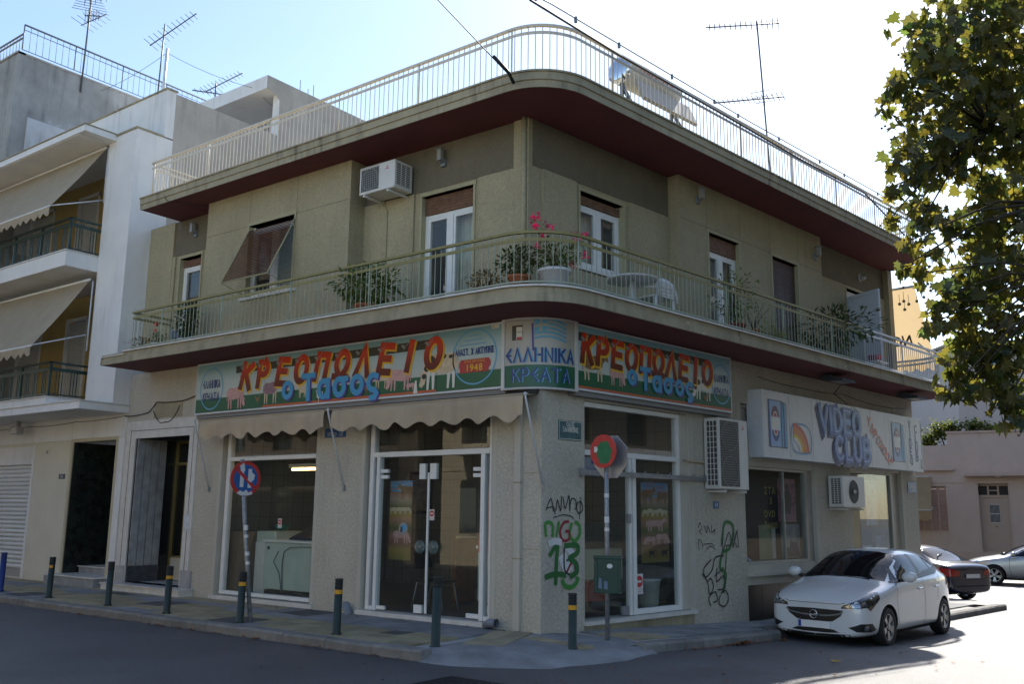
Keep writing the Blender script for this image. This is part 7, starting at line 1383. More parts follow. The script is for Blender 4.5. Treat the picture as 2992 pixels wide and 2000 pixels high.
r_ = tbl('black_chair', 'black chair with bent metal legs behind the glass door', 'chair', LF(3.2, -1.0, .05)); MB(LF).box(2.75, 3.3, -1.3, -.85, .52, .56).build('seat', M_trim, r_, bevel=.01); MB(LF).add([(3.3, -1.3, .75), (3.3, -.85, .75), (3.42, -.85, 1.12), (3.42, -1.3, 1.12), (3.34, -1.3, .75), (3.34, -.85, .75), (3.46, -.85, 1.12), (3.46, -1.3, 1.12)], [(0, 1, 2, 3), (4, 5, 6, 7), (0, 1, 5, 4), (1, 2, 6, 5), (2, 3, 7, 6), (3, 0, 4, 7)]).build('backrest', M_trim, r_)
for a_, b_ in ((2.78, -.87), (2.78, -1.28), (3.28, -.87), (3.28, -1.28)): MB(LF).tube([(a_, b_, .52), (a_+(.12 if a_ > 3 else -.12), b_, .05)], .014, 6).build('leg', M_steel, r_)
# posters behind the glass
def poster(label, F, s0, s1, z0, z1, d, m_, lean=0, cat='poster', sgn=1):
    r_ = thing('poster', label, cat, F((s0+s1)/2, d, z0), 'posters in the shop windows'); MB(F).add([(s0, d, z0), (s1, d, z0), (s1, d-lean, z1), (s0, d-lean, z1), (s0, d-.004, z0), (s1, d-.004, z0), (s1, d-lean-.004, z1), (s0, d-lean-.004, z1)], [(0, 1, 2, 3), (4, 5, 6, 7), (0, 1, 5, 4), (1, 2, 6, 5), (2, 3, 7, 6), (3, 0, 4, 7)]).build('sheet', m_, r_); return r_
PM = gradmat('farm_poster', [(0, (.16, .13, .03)), (.14, (.24, .17, .04)), (.22, (.18, .08, .06)), (.3, (.34, .14, .12)), (.4, (.10, .13, .03)), (.5, (.36, .18, .12)), (.58, (.34, .24, .03)), (.66, (.12, .12, .04)), (.76, (.36, .26, .20)), (.86, (.34, .14, .07)), (.93, (.30, .34, .42)), (1, (.16, .20, .34))], .9, 2.3, .35)
pr_ = poster('tall farm animal poster with striped flag top behind the right shop front', RF, 2.72, 3.52, .92, 2.30, -.20, PM)
f = Flat(RF, 2.72, 1, -.197)
for i in range(4): f.stroke([(.04+.1*j, 2.24-.06*i-.03*math.sin(j*.9)) for j in range(8)], .03, BLU, 0)
f.text('ΑΠΟ ΕΛΛΗΝΙΚΑ', .4, 2.20, .075, PLQ, 2, bold=.002); f.text('ΒΟΣΚΟΤΟΠΙΑ', .4, 2.11, .075, PLQ, 2, bold=.002)
animal(f, .2, 1.92, .3, .28, BRN, 1, 'up', 2); animal(f, .62, 1.92, .26, .25, BRN, -1, 'down', 2)
for i in range(5): animal(f, .12+.14*i, 1.70+.02*(i % 2), .16, .14, CRE, 1 if i % 2 else -1, 'down', 2+.5*(i % 3))
animal(f, .4, 1.45, .5, .22, PNK, 1, 'up', 2); animal(f, .25, 1.22, .3, .16, PNK, -1, 'down', 2); animal(f, .6, 1.23, .34, .2, PNK, 1, 'down', 2)
for i in range(4): animal(f, .12+.18*i, .98+.02*(i % 2), .17, .14, (BRN, BLK, BRN, BLK)[i], 1 if i % 2 else -1, 'up', 2)
f.build('print', INK, pr_)
pr_ = poster('dim farm poster with striped top inside the left glass door', LF, 2.95, 3.48, .92, 2.28, -.32, PM)
f = Flat(LF, 3.48, -1, -.317)
for i in range(3): f.stroke([(.03+.08*j, 2.24-.06*i-.02*math.sin(j*.9)) for j in range(7)], .03, BLU, 0)
animal(f, .4, 1.95, .3, .26, BRN, -1, 'up', 2); 
for i in range(4): animal(f, .08+.12*i, 1.70, .14, .13, CRE, 1, 'down', 2)
animal(f, .3, 1.2, .36, .24, PNK, 1, 'down', 2); f.build('print', INK, pr_)
MP = postermat('meat_poster', [(.30, .02, .02), (.45, .10, .06), (.55, .35, .25), (.10, .16, .05), (.35, .03, .03)], 5)
pr_ = poster('leaning red meat poster inside the right glass door', LF, 1.06, 1.62, 1.1, 2.28, -.5, MP, .1); f = Flat(LF, 1.62, -1, -.585)
for i in range(4): f.stroke([(.02, 2.2-.05*i), (.3, 2.21-.05*i), (.54, 2.2-.05*i)], .025, BLU, 0)
f.build('print', INK, pr_)
P1 = postermat('poster_pink', [(.05, .02, .04), (.32, .12, .16), (.45, .28, .30), (.10, .06, .10)], 3.2, seed=1); P2 = postermat('poster_grey', [(.03, .04, .06), (.25, .27, .30), (.45, .47, .48), (.06, .08, .14)], 2.6, seed=2); P3 = postermat('poster_blue', [(.02, .06, .14), (.05, .18, .34), (.30, .42, .50), (.20, .16, .22)], 3, seed=3); P4 = postermat('poster_green', [(.12, .20, .15), (.25, .34, .26), (.10, .16, .05)], 2.5, seed=4); P5 = postermat('poster_brown', [(.08, .06, .05), (.22, .18, .14), (.30, .29, .27)], 2.5, seed=5)
def figure(r_, s0, w_, z0, z1, d, ci):   # a dark standing silhouette as printed on film posters
    f = Flat(RF, s0, 1, d+.002); h = z1-z0; c = w_/2
    f.poly([(c-.18*w_, z0+.18*h), (c-.22*w_, z0+.55*h), (c-.14*w_, z0+.70*h), (c-.05*w_, z0+.74*h), (c+.05*w_, z0+.74*h), (c+.15*w_, z0+.70*h), (c+.24*w_, z0+.5*h), (c+.16*w_, z0+.18*h), (c+.03*w_, z0+.18*h), (c, z0+.42*h), (c-.04*w_, z0+.18*h)], 0, 0); f.disc(c, z0+.80*h, .09*w_, 0, .5, 14, 1.25); f.build('print', ci, r_)
r_ = poster('pink film poster with a dark figure in the upper video window', RF, 7.32, 8.05, 1.62, 2.52, -.16, P1); figure(r_, 7.32, .73, 1.62, 2.52, -.156, I_blk)
r_ = poster('pale film poster with two portraits low in the video window', RF, 7.48, 8.24, .88, 1.58, -.2, P2); f = Flat(RF, 7.48, 1, -.197)
for x, z, q, ci in ((.52, 1.36, .12, 0), (.25, 1.22, .10, 0)): f.poly([(x-q, z-.1), (x-q*.8, z+q), (x, z+q*1.5), (x+q*.8, z+q), (x+q*.9, z), (x+q*.6, z-q), (x+q*.2, z-q*1.4)], 1, .3); f.poly([(x-q*2, .90), (x-q*1.4, z-q*1.2), (x+q, z-q*1.3), (x+q*1.9, .9)], 0, 0)
f.text('WARRIOR', .38, .90, .12, 2, 1, sx=1.1); f.build('print', [mat('portrait_dark', (.05, .06, .10), .5), mat('portrait_skin', (.30, .29, .29), .5), I_blk], r_)
r_ = poster('green leaflet sheet low in the video window', RF, 6.62, 7.12, .87, 1.56, -.22, P4); r_ = poster('faded brown poster at the left of the video window', RF, 5.9, 6.15, 1.0, 1.6, -.24, P5); r_ = poster('curled white sheet beside the green leaflet', RF, 7.14, 7.3, .88, 1.5, -.24, mat('paper', (.42, .43, .42), .7))
r_ = poster('long blue film poster hanging in the right video window', RF, 11.5, 12.1, 1.55, 2.62, -.2, P3, -.03)
r_ = poster('dark blue boxes on the sill of the right video window', RF, 11.3, 11.85, .75, 1.08, -.25, mat('box_blue', (.02, .10, .17), .4)); f = Flat(RF, 11.3, 1, -.245); f.poly([(.06, .84), (.16, .84), (.16, .94), (.06, .94)], 0, 0); f.build('print', I_whi, r_)
r_ = poster('dark film poster with white title on the sill', RF, 12.0, 12.55, .6, 1.3, -.22, mat('night_poster', (.02, .03, .06), .4)); f = Flat(RF, 12.0, 1, -.217); f.text('ΚΡΕΞΜΑ', .28, .92, .13, 0, 0); f.build('print', I_whi, r_)
hand = Flat(RF, 6.5, 1, -.13); hand.text('ΣΤΑ', .45, 2.18, .2, 0, 0, space=1.2); hand.text('3', .47, 1.98, .2, 0, 0); hand.text('DVD', .42, 1.72, .19, 0, 0, space=1.2); hand.text('Δωρο', .44, 1.50, .2, 0, 0); ho = hand.build('window_lettering', mat('yellow_marker', (.35, .30, .04), .6), V1)
bk = MB(RF); bk.box(5.86, 8.6, -.9, -.86, .5, 3.4); bk.box(10.4, 11.3, -.6, -.56, .5, 3.2); bk.box(11.3, 13.3, -.95, -.9, .3, 3.2); bk.build('video_shop_back', M_dark, B); MB(RF).box(10.47, 11.35, -.32, -.3, .55, 2.7).build('reflection_sheet', mat('cream_reflection', (.48, .40, .24), .7, var=.05, vs=3), B)  # cream sheet behind the right video window: a reflection put in as colour
# stickers of the alarm company, bucket, counter of the right shop
for lab, F, s_, z, d, sg, k in (('red round alarm sticker on the left shop window', LF, 6.15, 1.52, -.10, -1, 1), ('red round alarm sticker on the glass doors', LF, 2.28, 1.72, -.09, -1, 1), ('big red no entry alarm sticker on the right shop front', RF, 2.50, .63, -.09, 1, 1.9)):
    r_ = thing('alarm_sticker', lab, 'sticker', F(s_, d, z)); f = Flat(F, s_, sg, d+.003); q = .055*k; f.poly([(-q, z-q*2.0), (q, z-q*2.0), (q, z+q*1.2), (-q, z+q*1.2)], 1, 0); f.disc(0, z, q*.92, 0, 1, 20); f.poly([(-q*.6, z-q*.18), (q*.6, z-q*.18), (q*.6, z+q*.18), (-q*.6, z+q*.18)], 1, 2); f.text('ΠΡΟΣΤΑΤΕΥΕΤΑΙ', 0, z-q*1.35, q*.28, 0, 1, sx=.85); f.text('INPROCESS', 0, z-q*1.75, q*.3, 0, 1, sx=.9); f.build('label', [M_sr, M_sw], r_)
r_ = thing('round_sticker', 'round flag sticker on the left glass door', 'sticker', LF(2.92, -.09, 1.45)); f = Flat(LF, 2.92, -1, -.088); f.disc(0, 1.46, .105, 0, 0, 24); f.poly([(-.07, 1.40), (.07, 1.44), (.07, 1.53), (-.06, 1.50)], 1, 1); f.poly([(-.07, 1.40), (-.02, 1.41), (-.02, 1.49), (-.06, 1.49)], 2, 2); f.build('label', [I_gry, I_blu, I_blk], r_)
r_ = tbl('white_bucket', 'white plastic bucket on the floor of the right shop front', 'bucket', RF(3.2, -.5, .05)); MB(RF).lathe([(.16, 0), (.2, .5), (.215, .5), (.215, .52)], (3.25, -.45, .10), 20).build('pail', mat('bucket_white', (.55, .57, .54), .5), r_)
r_ = tbl('meat_cooler', 'cream meat cooler with red base inside the right shop front', 'cooler', RF(2.0, -1.2, .05)); MB(RF).box(1.15, 2.9, -1.6, -.75, .62, 1.15).build('body', mat('cooler_cream', (.46, .45, .34), .4), r_, bevel=.02); MB(RF).box(1.12, 2.4, -1.6, -.72, .28, .62).build('base', mat('cooler_red', (.28, .045, .02), .4), r_); MB(RF).box(1.15, 2.85, -1.5, -.76, 1.17, 1.6).build('glass_hood', glass('hood_glass', (.8, .86, .85), 1.5, 0, .05), r_)
r_ = tbl('blue_address_board', 'grey board with blue letters at the top of the right glass door', 'board', RF(1.6, -.09, 2.5)); MB(RF).box(1.07, 1.75, -.092, -.086, 2.35, 2.66).build('board', mat('board_grey', (.20, .22, .25), .5), r_); f = Flat(RF, 1.07, 1, -.084); f.text('ΚΤ', .28, 2.55, .11, 0, 0, space=1.5); f.text('ΞΑΝΘΙΠΠΗΣ', .34, 2.40, .10, 0, 0); f.build('lettering', I_nav, r_)
# cable box on the wall above the entrance and paper notice
r_ = thing('cable_recess', 'grubby rectangular patch with cables above the marble entrance', 'wall box', LF(10, 0, 3.7)); MB(LF).box(9.45, 10.5, .0, .012, 3.72, 4.06).build('cover', mat('grubby_cover', (.33, .29, .20), .8, var=.15, vs=3), r_)
r_ = thing('paper_notice', 'torn white notice on the right jamb of the marble entrance', 'notice', LF(8.97, .035, 1.4)); MB(LF).box(8.86, 9.05, .034, .037, 1.3, 1.62).build('paper', mat('torn_paper', (.55, .58, .60), .7, var=.2, vs=10), r_)
# ------------------------------------------------------------------ BALCONY: pots, plants, furniture
Lg = leafmat('leaf_green', (.055, .13, .03), .25); Ld = leafmat('leaf_dark', (.03, .075, .022), .15); Ll = leafmat('leaf_light', (.10, .19, .045), .35); Lf = leafmat('flower_pink', (.50, .03, .16), .3, .2); Lr = leafmat('flower_red', (.45, .02, .02), .2, .2)
M_ter = mat('terracotta', (.36, .13, .06), .8, var=.12, vs=5); M_wpot = mat('white_pot', (.60, .61, .62), .5); M_stem = mat('stem', (.10, .08, .04), .8)
def leaf(mb, p, d, l_, w_, mi=0):
    d = d.normalized(); s_ = d.cross(Vector((rnd.uniform(-.3, .3), rnd.uniform(-.3, .3), 1)))
    if s_.length < .01: s_ = Vector((1, 0, 0))
    s_.normalize(); n_ = s_.cross(d); mb.add([p, p+d*l_*.5+s_*w_/2+n_*.1*l_, p+d*l_, p+d*l_*.5-s_*w_/2+n_*.1*l_], [(0, 1, 2, 3)], mi, False, True)
def plant(label, F, s_, d, z, pot, size, n, lm, ll=.07, lw=.035, flowers=None, stems=6, shape=1.0, hang=0, lean=(0, 0), cat='potted plant'):
    r_ = thing('potted_plant', label, cat, F(s_, d, z)); pr, ph, pm = pot
    if pr: 
        MB(F).lathe([(pr*.72, 0), (pr*.95, ph*.86), (pr*1.08, ph*.86), (pr*1.08, ph), (pr*.98, ph)], (s_, d, z), 18).build('pot', pm, r_)
        MB(F).lathe([(pr*.9, ph*.93), (.0, ph*.94)], (s_, d, z), 12, capb=False, capt=False).build('soil', M_dark, r_)
    c = F(s_, d, z+ph); st = MB(); lv = MB(); fl = MB(); W_, H_ = size
    for i in range(stems):
        a_ = rnd.uniform(0, 2*PI); rr = W_*rnd.uniform(.25, .85); tip = c+Vector((rr*math.cos(a_)+lean[0], rr*math.sin(a_)*.7+lean[1], H_*rnd.uniform(.55, 1.0)-hang*rr)); mid = c.lerp(tip, .5)+Vector((0, 0, .12*H_)); st.tube([c, mid, tip], .008, 4, raw=True, radii=[.011, .008, .004])
    for i in range(n):
        while True:
            q = Vector((rnd.uniform(-1, 1), rnd.uniform(-1, 1), rnd.uniform(-1, 1)))
            if .25 < q.length < 1: break
        k = 1+.25*math.sin(q.x*7+q.z*5)+.2*math.sin(q.y*9+3); p = c+Vector((q.x*W_*k+lean[0]*(q.z*.5+.5), q.y*W_*.75*k+lean[1]*(q.z*.5+.5), H_*(.52+.48*q.z*shape)-hang*abs(q.x)*H_)); leaf(lv, p, q+Vector((rnd.uniform(-.6, .6), rnd.uniform(-.6, .6), rnd.uniform(-.7, .3))), ll*rnd.uniform(.6, 1.2), lw*rnd.uniform(.7, 1.2))
    for (fx, fz, fr, fn) in (flowers[1] if flowers else ()):
        for i in range(fn): p = F(s_+fx+rnd.uniform(-fr, fr), d+rnd.uniform(-fr, fr), z+fz+rnd.uniform(-fr, fr)); leaf(fl, p, Vector((rnd.uniform(-1, 1), rnd.uniform(-1, 1), rnd.uniform(-1, 1))), .05, .045)
    st.build('stems', M_stem, r_); lv.build('leaves', lm, r_)
    if flowers: fl.build('flowers', flowers[0], r_)
    return r_
zf = zT-.003
plant('big bushy plant in a clay pot in front of the recessed wall', LF, 3.2, .72, zf, (.2, .22, M_ter), (.60, .68), 900, Lg, .12, .05)
plant('dark shrub in a terracotta pot at the corner of the balcony', LF, -.08, .74, zf, (.17, .25, M_ter), (.36, .48), 520, Ld, .08, .04)
plant('low plant with reddish tips left of the terracotta pot', LF, .45, .85, zf, (.15, .1, M_ter), (.36, .28), 380, leafmat('leaf_mixed', (.08, .09, .025), .3), .07, .03)
plant('pink bougainvillea in a large white pot on the rounded corner', RF, -.42, .64, zf, (.24, .32, M_wpot), (.36, .38), 260, Lg, .08, .045, (Lf, [(-.40, 1.07, .06, 28), (-.42, .95, .05, 24), (-.1, .98, .06, 22), (-.25, .82, .05, 18), (.50, .95, .07, 28), (.74, 1.04, .05, 20), (.70, .72, .05, 22), (.42, .50, .04, 16), (-.36, .62, .04, 14)]), stems=9)
bg_ = [o for o in bpy.data.objects if o.name.startswith('potted_plant') and 'bougain' in o['label']][0]
bs_ = MB(RF); bl_ = MB()
for tip in ((-.82, .52, 6.10), (-.6, .55, 6.0), (.1, .6, 5.9), (.32, .6, 6.05), (.25, .66, 5.72), (.05, .64, 5.55), (-.78, .52, 5.65)):
    b0 = (-.42, .64, 5.35); md_ = ((tip[0]+b0[0])/2, .62, (tip[2]+b0[2])/2+.08); bs_.tube([b0, md_, tip], .006, 4)
    for i in range(16): t_ = .35+.65*i/16; p = RF(*b0).lerp(RF(*tip), t_)+Vector((rnd.uniform(-.06, .06), rnd.uniform(-.06, .06), rnd.uniform(-.02, .1))); leaf(bl_, p, Vector((rnd.uniform(-1, 1), rnd.uniform(-1, 1), rnd.uniform(-.6, .6))), .075, .045)
bs_.build('long_stems', M_stem, bg_); bl_.build('stem_leaves', Lg, bg_)
plant('tall loose shrub in a red pot before the curtained balcony door', RF, 4.45, .72, zf, (.2, .22, mat('red_pot', (.26, .07, .05), .7)), (.42, 1.05), 420, Lg, .08, .04, stems=12)
plant('pale trailing plant beside the red pot', RF, 5.0, .78, zf, (.14, .18, M_ter), (.45, .5), 150, Ll, .06, .03, stems=8)
plant('feathery fern hanging through the balcony railing', RF, 5.35, .93, zf, (.1, .08, M_ter), (.34, .22), 420, Ll, .07, .014, hang=.35)
plant('big glossy leaved plant near the white railing', RF, 8.55, .70, zf, (.22, .25, M_grey), (.85, .95), 520, Ld, .17, .065, stems=12)
plant('hanging dark ivy beside the small left balcony door', LF, 8.55, .66, zf, (.16, .18, M_wpot), (.26, .80), 700, Ld, .08, .05)
plant('red geranium in a white pot at the left end of the balcony', LF, 9.3, .82, zf, (.12, .15, M_wpot), (.2, .22), 220, Lg, .05, .04, (Lr, [(.1, .55, .04, 20), (.12, .42, .03, 10), (-.1, .40, .02, 6)]), stems=5)
plant('low yellowish plant at the left end of the balcony', LF, 9.66, .95, zf, (.12, .08, M_wpot), (.3, .2), 220, leafmat('leaf_yellowish', (.11, .10, .02), .3), .05, .03, stems=4)
r_ = thing('laundry_rack', 'grey folding rack with cloth at the left end of the balcony', 'rack', LF(9.7, .1, zf)); MB(LF).box(9.45, 9.9, -.1, .12, 5.45, 5.62).build('cloth', mat('blue_cloth', (.14, .18, .26), .9), r_); MB(LF).tube([(9.4, .1, zf), (9.4, .1, 5.65), (9.9, .1, 5.65), (9.9, .1, zf)], .012, 5).build('frame', M_railA, r_)
r_ = thing('plastic_table', 'round white plastic table on the balcony', 'table', RF(1.75, .42, zf)); M_pw = mat('white_plastic', (.66, .67, .67), .4); MB(RF).lathe([(.40, 0), (.44, .01), (.44, .035), (.40, .04)], (1.75, .42, 5.62), 28).build('top', M_pw, r_); MB(RF).lathe([(.2, 0), (.06, .1), (.05, .60)], (1.75, .42, zf), 14).build('pedestal', M_pw, r_)
r_ = thing('plastic_chair', 'white plastic garden chair beside the balcony table', 'chair', RF(2.28, .5, zf)); 
def archback(mb):
    n = 14; vs = []
    for i in range(n+1):
        a_ = PI*i/n; x = 2.28-.30*math.cos(a_); zz = 5.42+.30*math.sin(a_)**.6; dd = .74-.06*math.sin(a_); vs += [(x, dd, zz), (x, dd+.02, zz), (x, dd+.02, zz-.10), (x, dd, zz-.10)]
    mb.add(vs, [(i*4+k, i*4+(k+1) % 4, (i+1)*4+(k+1) % 4, (i+1)*4+k) for i in range(n) for k in range(4)], 0, True)
m = MB(RF); archback(m); m.build('back_rim', M_pw, r_); m = MB(RF); m.wall(2.04, 2.52, 5.38, 5.64, .73, .715, [(2.08+.06*i, 2.11+.06*i, 5.40+.06*j, 5.43+.06*j) for i in range(7) for j in range(3)]); m.build('backrest', M_pw, r_)
MB(RF).box(2.02, 2.54, .24, .72, 5.38, 5.41).build('seat', M_pw, r_)
for a_, b_ in ((2.04, .26), (2.52, .26), (2.04, .70), (2.52, .70)): MB(RF).tube([(a_, b_, 5.39), (a_+(.03 if a_ > 2.2 else -.03), b_, zf)], .025, 6).build('leg', M_pw, r_)
for a_ in (2.0, 2.56): MB(RF).tube([(a_, .72, 5.52), (a_, .46, 5.58), (a_, .26, 5.54), (a_, .26, 5.39)], .022, 6).build('armrest', M_pw, r_)
r_ = thing('red_basin', 'small red plastic basin on a stool by the white railing', 'basin', RF(10.9, .5, 5.3)); MB(RF).lathe([(.12, 0), (.17, .14), (.18, .15)], (10.9, .5, 5.35), 16).build('basin', mat('red_plastic', (.45, .03, .08), .4), r_); MB(RF).box(10.6, 11.2, .3, .7, 5.31, 5.35).build('shelf', M_railA, r_)
for a_ in (10.62, 11.16): MB(RF).box(a_, a_+.03, .35, .38, zf, 5.31).build('leg', M_railA, r_)
# ------------------------------------------------------------------ PLANE TREE on the right
TR = thing('plane_tree', 'plane tree with drooping lobed leaves filling the right side', 'tree', (9.2, 3.2, -.3))
AX, AY = Vector((.80, .60, 0)), Vector((-.60, .80, 0))      # the crown's long axes
rt2 = random.Random(11)
CL = [(6.37, 0.13, 7.91, 0.76, 0.61), (5.97, -0.36, 7.4, 0.39, 0.44), (6.57, 1.06, 7.89, 0.59, 0.86), (5.69, -0.35, 6.77, 0.33, 0.45), (5.97, 0.26, 7.03, 0.5, 0.55), (6.26, 1.12, 7.19, 0.58, 0.64), (6.65, 0.7, 6.74, 0.41, 0.61), (5.57, -0.14, 6.21, 0.26, 0.29), (5.85, 0.27, 6.42, 0.42, 0.44), (6.05, 0.91, 6.54, 0.36, 0.46), (5.66, 0.07, 5.99, 0.26, 0.24), (5.89, 0.52, 6.08, 0.25, 0.22), (6.5, 1.32, 6.2, 0.39, 0.58), (5.62, -0.64, 6.88, 0.13, 0.19), (5.43, -0.2, 5.69, 0.14, 0.14), (5.63, 0.09, 5.6, 0.19, 0.18), (6.13, 1.14, 5.94, 0.23, 0.28), (5.68, -0.03, 5.34, 0.21, 0.14), (5.9, 0.43, 5.37, 0.24, 0.17), (6.16, 0.69, 5.35, 0.3, 0.25), (6.41, 1.2, 5.53, 0.41, 0.41), (5.36, -0.31, 5.32, 0.1, 0.1), (5.54, -0.09, 5.08, 0.17, 0.14), (5.7, 0.1, 4.89, 0.19, 0.17), (6.09, 0.9, 4.92, 0.45, 0.4), (6.35, 1.47, 4.88, 0.46, 0.62), (5.76, 0.43, 4.47, 0.23, 0.22), (5.98, 0.89, 4.45, 0.37, 0.35), (6.21, 1.29, 4.18, 0.4, 0.45), (5.61, -0.06, 4.65, 0.12, 0.12), (5.45, -0.22, 4.72, 0.07, 0.06), (5.65, 0.47, 4.15, 0.22, 0.17), (5.89, 0.76, 3.95, 0.29, 0.24), (6.03, 0.94, 3.62, 0.29, 0.29), (6.33, 1.39, 3.7, 0.3, 0.55), (5.74, 0.6, 3.55, 0.16, 0.16), (5.87, 0.65, 3.34, 0.17, 0.17), (6.26, 0.94, 3.13, 0.22, 0.24), (6.4, 1.07, 3.01, 0.2, 0.24), (5.72, 0.42, 3.26, 0.08, 0.08), (5.84, 1.39, 3.83, 0.36, 0.3), (6.1, 1.28, 3.48, 0.25, 0.25)]      # foliage clumps: x, y, z, half width, half height
clumps = []
for (x, y, z, rx, ry) in CL: clumps.append((Vector((x, y, z)), rx, ry, 1))
for i in range(34):           # the rest of the crown, out of the picture
    a_ = rt2.uniform(0, 2*PI); rr = rt2.uniform(.5, 4.2); p = Vector((9.6+rr*math.cos(a_), 3.2+rr*math.sin(a_), rt2.uniform(5, 11.5)))
    if p.x < 8.1-(p.y+11.65)*.115: continue      # street side stays open
    clumps.append((p, rt2.uniform(.6, 1.0), rt2.uniform(.5, .9), .35))
LOBE = [(0, 0), (.16, .12), (.42, -.02), (.36, .22), (.52, .42), (.30, .46), (.26, .66), (.12, .62), (0, 1.0), (-.12, .62), (-.26, .66), (-.30, .46), (-.52, .42), (-.36, .22), (-.42, -.02), (-.16, .12)]
lv = MB(); br = MB(); fr_ = MB()
def plane_leaf(p, d, nrm, sz):
    d = d.normalized(); s_ = d.cross(nrm)
    if s_.length < .05: s_ = d.cross(Vector((1, 0, 0)))
    s_.normalize(); n_ = s_.cross(d); vs = [p+s_*x*sz+d*y*sz+n_*(-.10*abs(x)*sz+.06*math.sin(y*3)*sz) for x, y in LOBE]; vs.append(p+d*.35*sz)
    lv.add(vs, [(i, (i+1) % 16, 16) for i in range(16)], 0, False, True)
nl = 0
for c, rx, ry, dens in clumps:
    n = int(max(7, PI*rx*ry*165)*dens)
    for i in range(n):
        while True:
            q = Vector((rt2.uniform(-1, 1), rt2.uniform(-1, 1), rt2.uniform(-1, 1)))
            if q.length < 1: break
        k = 1+.22*math.sin(q.x*6+c.x*9)+.2*math.sin(q.z*7+c.z*5); p = c+AX*q.x*rx*k+AY*q.y*max(rx, ry)*1.1+Vector((0, 0, 1))*q.z*ry*k
        d = Vector((rt2.uniform(-.8, .8), rt2.uniform(-.8, .8), -rt2.uniform(.25, 1.1))); plane_leaf(p, d, Vector((rt2.uniform(-1, 1), rt2.uniform(-1, 1), rt2.uniform(-.2, 1))), rt2.uniform(.13, .25)); nl += 1
# trunk, limbs and hanging twigs
br.tube([(9.2, 3.2, -.35), (9.15, 3.2, 1.5), (9.0, 3.1, 3.2), (8.9, 3.0, 5.2), (8.8, 2.8, 7.5), (8.8, 2.6, 10)], .2, 12, radii=[.34, .28, .25, .22, .15, .06])
heads = [Vector((9.0, 3.1, 3.4)), Vector((8.9, 3.0, 5.0)), Vector((8.85, 2.9, 6.4)), Vector((8.8, 2.7, 8.2))]
hub = []
for t_, h in (((7.6, 1.6, 7.4), 2), ((7.0, 1.0, 5.6), 1), ((6.9, 1.3, 8.6), 3), ((7.3, .9, 4.6), 0), ((6.4, .7, 6.6), 1), ((6.2, 1.0, 8.0), 2)):
    t_ = Vector(t_); h_ = heads[h]; mid = h_.lerp(t_, .5)+Vector((0, 0, .5)); br.tube([h_, mid, t_], .1, 8, raw=True, radii=[.13, .09, .05]); hub.append(t_)
for c, rx, ry, dens in clumps:
    if dens < 1: continue
    h = min(hub, key=lambda q: (q-c).length); mid = h.lerp(c, .55)+Vector((0, 0, .15)); br.tube([h, mid, c, c-Vector((0, 0, ry*.8))], .03, 5, raw=True, radii=[.022, .014, .008, .003])
    for i in range(4): q = c+AX*rt2.uniform(-rx, rx)+Vector((0, 0, rt2.uniform(-ry, ry))); br.tube([c, c.lerp(q, .6)+Vector((0, 0, .05)), q], .005, 3, raw=True, cap=False)
    for i in range(int(3+rx*8)): q = c+AX*rt2.uniform(-rx, rx)*1.05+AY*rt2.uniform(-.3, .3)+Vector((0, 0, rt2.uniform(-1.1, .4)*ry)); fr_.ball(tuple(q), .017, 6)
for q in [(5.67, -0.1, 4.63), (5.68, -0.07, 4.51), (5.61, -0.06, 4.44), (5.7, -0.04, 4.43), (5.62, -0.04, 4.36), (5.54, -0.05, 4.32), (5.61, -0.1, 4.58), (5.72, -0.11, 4.71), (5.4, -0.09, 4.33), (5.45, -0.07, 4.29), (5.4, -0.07, 4.23), (5.35, -0.09, 4.3)]:
    q = Vector(q); fr_.ball(tuple(q), .02, 8); br.tube([q, q+Vector((0, 0, .12))], .003, 3, raw=True)
lv.build('crown', leafmat('plane_leaf', (.05, .085, .016), .6, .45), TR); br.build('trunk', mat('bark', (.055, .045, .035), .95, var=.3, vs=4, bump=.4, bs=20, spec=.1), TR); fr_.build('seed_balls', mat('seed_ball', (.12, .09, .03), .9), TR)
t2_ = copy_tree(TR, Vector(TR.location)+Vector((4.6, 8.0, -.05))); t2_['label'] = 'second plane tree across the right street, seen only in the shop glass'
# climbing shrub on top of the house across the side street
vb = thing('climbing_shrub', 'leafy green climber behind the parapet of the pink house', 'shrub', tuple(HF(-1.2, -1.0, 4.8))); sv = MB(); ss = MB()
for (sx_, sz_, w_, h_, n) in ((-1.35, 5.1, .5, .55, 420), (-.85, 5.55, .45, .4, 330), (-.3, 5.75, .5, .28, 260), (.45, 5.75, .4, .28, 200), (.9, 5.7, .4, .25, 140), (-2.3, 5.0, .6, .5, 260), (1.3, 5.6, .3, .2, 80)):
    c = HF(sx_, -1.0, sz_)
    for i in range(n):
        q = Vector((rnd.gauss(0, .45), rnd.gauss(0, .45), rnd.gauss(0, .45))); leaf(sv, c+Vector((q.x*w_, q.y*.5, q.z*h_)), Vector((rnd.uniform(-1, 1), rnd.uniform(-1, 1), rnd.uniform(-.8, .4))), .20, .12)
    ss.tube([HF(sx_*.6, -1.0, 4.3), c], .03, 5, raw=True)
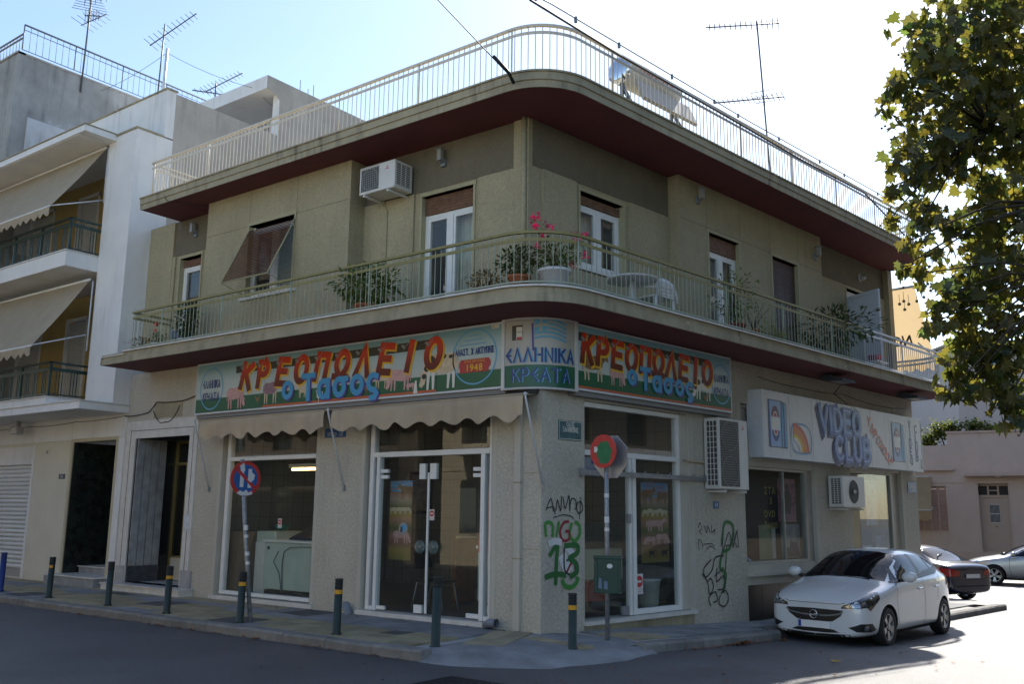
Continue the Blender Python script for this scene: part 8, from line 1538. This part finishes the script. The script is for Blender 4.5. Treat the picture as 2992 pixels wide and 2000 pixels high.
sv.build('foliage', leafmat('climber_leaf', (.05, .10, .02), .4), vb); ss.build('stems', M_stem, vb)
# ------------------------------------------------------------------ fallen leaves
fl = MB(); rl = random.Random(5)
def fallen(x, y, z, s_=.07):
    a_ = rl.uniform(0, 2*PI); c, q = math.cos(a_), math.sin(a_); pts = [(LOBE[i][0], LOBE[i][1]-.4) for i in range(16)]; k = rl.uniform(.02, .25)*s_
    vs = [(x+(u*c-v*q)*s_, y+(u*q+v*c)*s_, z+.006+abs(u)*k*2+rl.uniform(0, .3)*k) for u, v in pts]+[(x, y, z+.008)]; fl.add(vs, [(i, (i+1) % 16, 16) for i in range(16)])
for i in range(70): x = rl.uniform(-9, -.4); fallen(x, -2.52-abs(rl.gauss(0, .09)), -.125, rl.uniform(.04, .09))
for i in range(60): x = rl.uniform(-9, -.6); fallen(x, rl.choice([-.1, -.2, -.3, -1.2])+rl.gauss(0, .15), .005, rl.uniform(.03, .06))
for i in range(60):
    t_ = rl.uniform(1.2, 4.4); p = RF(t_, kerb_n(t_)+.06+abs(rl.gauss(0, .06)), 0); fallen(p.x, p.y, ramp(t_)-.125, rl.uniform(.04, .09))
for i in range(26): p = RF(2.9+rl.gauss(0, .18), kerb_n(2.9)+.1+abs(rl.gauss(0, .05)), 0); fallen(p.x, p.y, ramp(2.9)-.12+rl.uniform(0, .03), .09)
for i in range(60): t_ = rl.uniform(-3, 5); p = RF(t_, rl.uniform(1.9, 5.0), 0); fallen(p.x, p.y, ramp(t_)-.125, rl.uniform(.03, .075))
for i in range(25): fallen(rl.uniform(-7, 1), rl.uniform(-4.5, -2.8), -.125, rl.uniform(.03, .06))
tag(stuff(fl.build('fallen_leaves', leafmat('dry_leaf', (.15, .10, .055), .04, .4))), 'dry brown plane leaves scattered along the kerbs', 'leaves')
yl = MB(); fl = yl; p = RF(2.1, 3.55, 0); fallen(p.x, p.y, ramp(2.1)-.12, .16); tag(yl.build('fallen_leaf', leafmat('yellow_leaf', (.35, .36, .05), .2, .1)), 'single yellow green leaf lying on the road near the bottom edge', 'leaf')
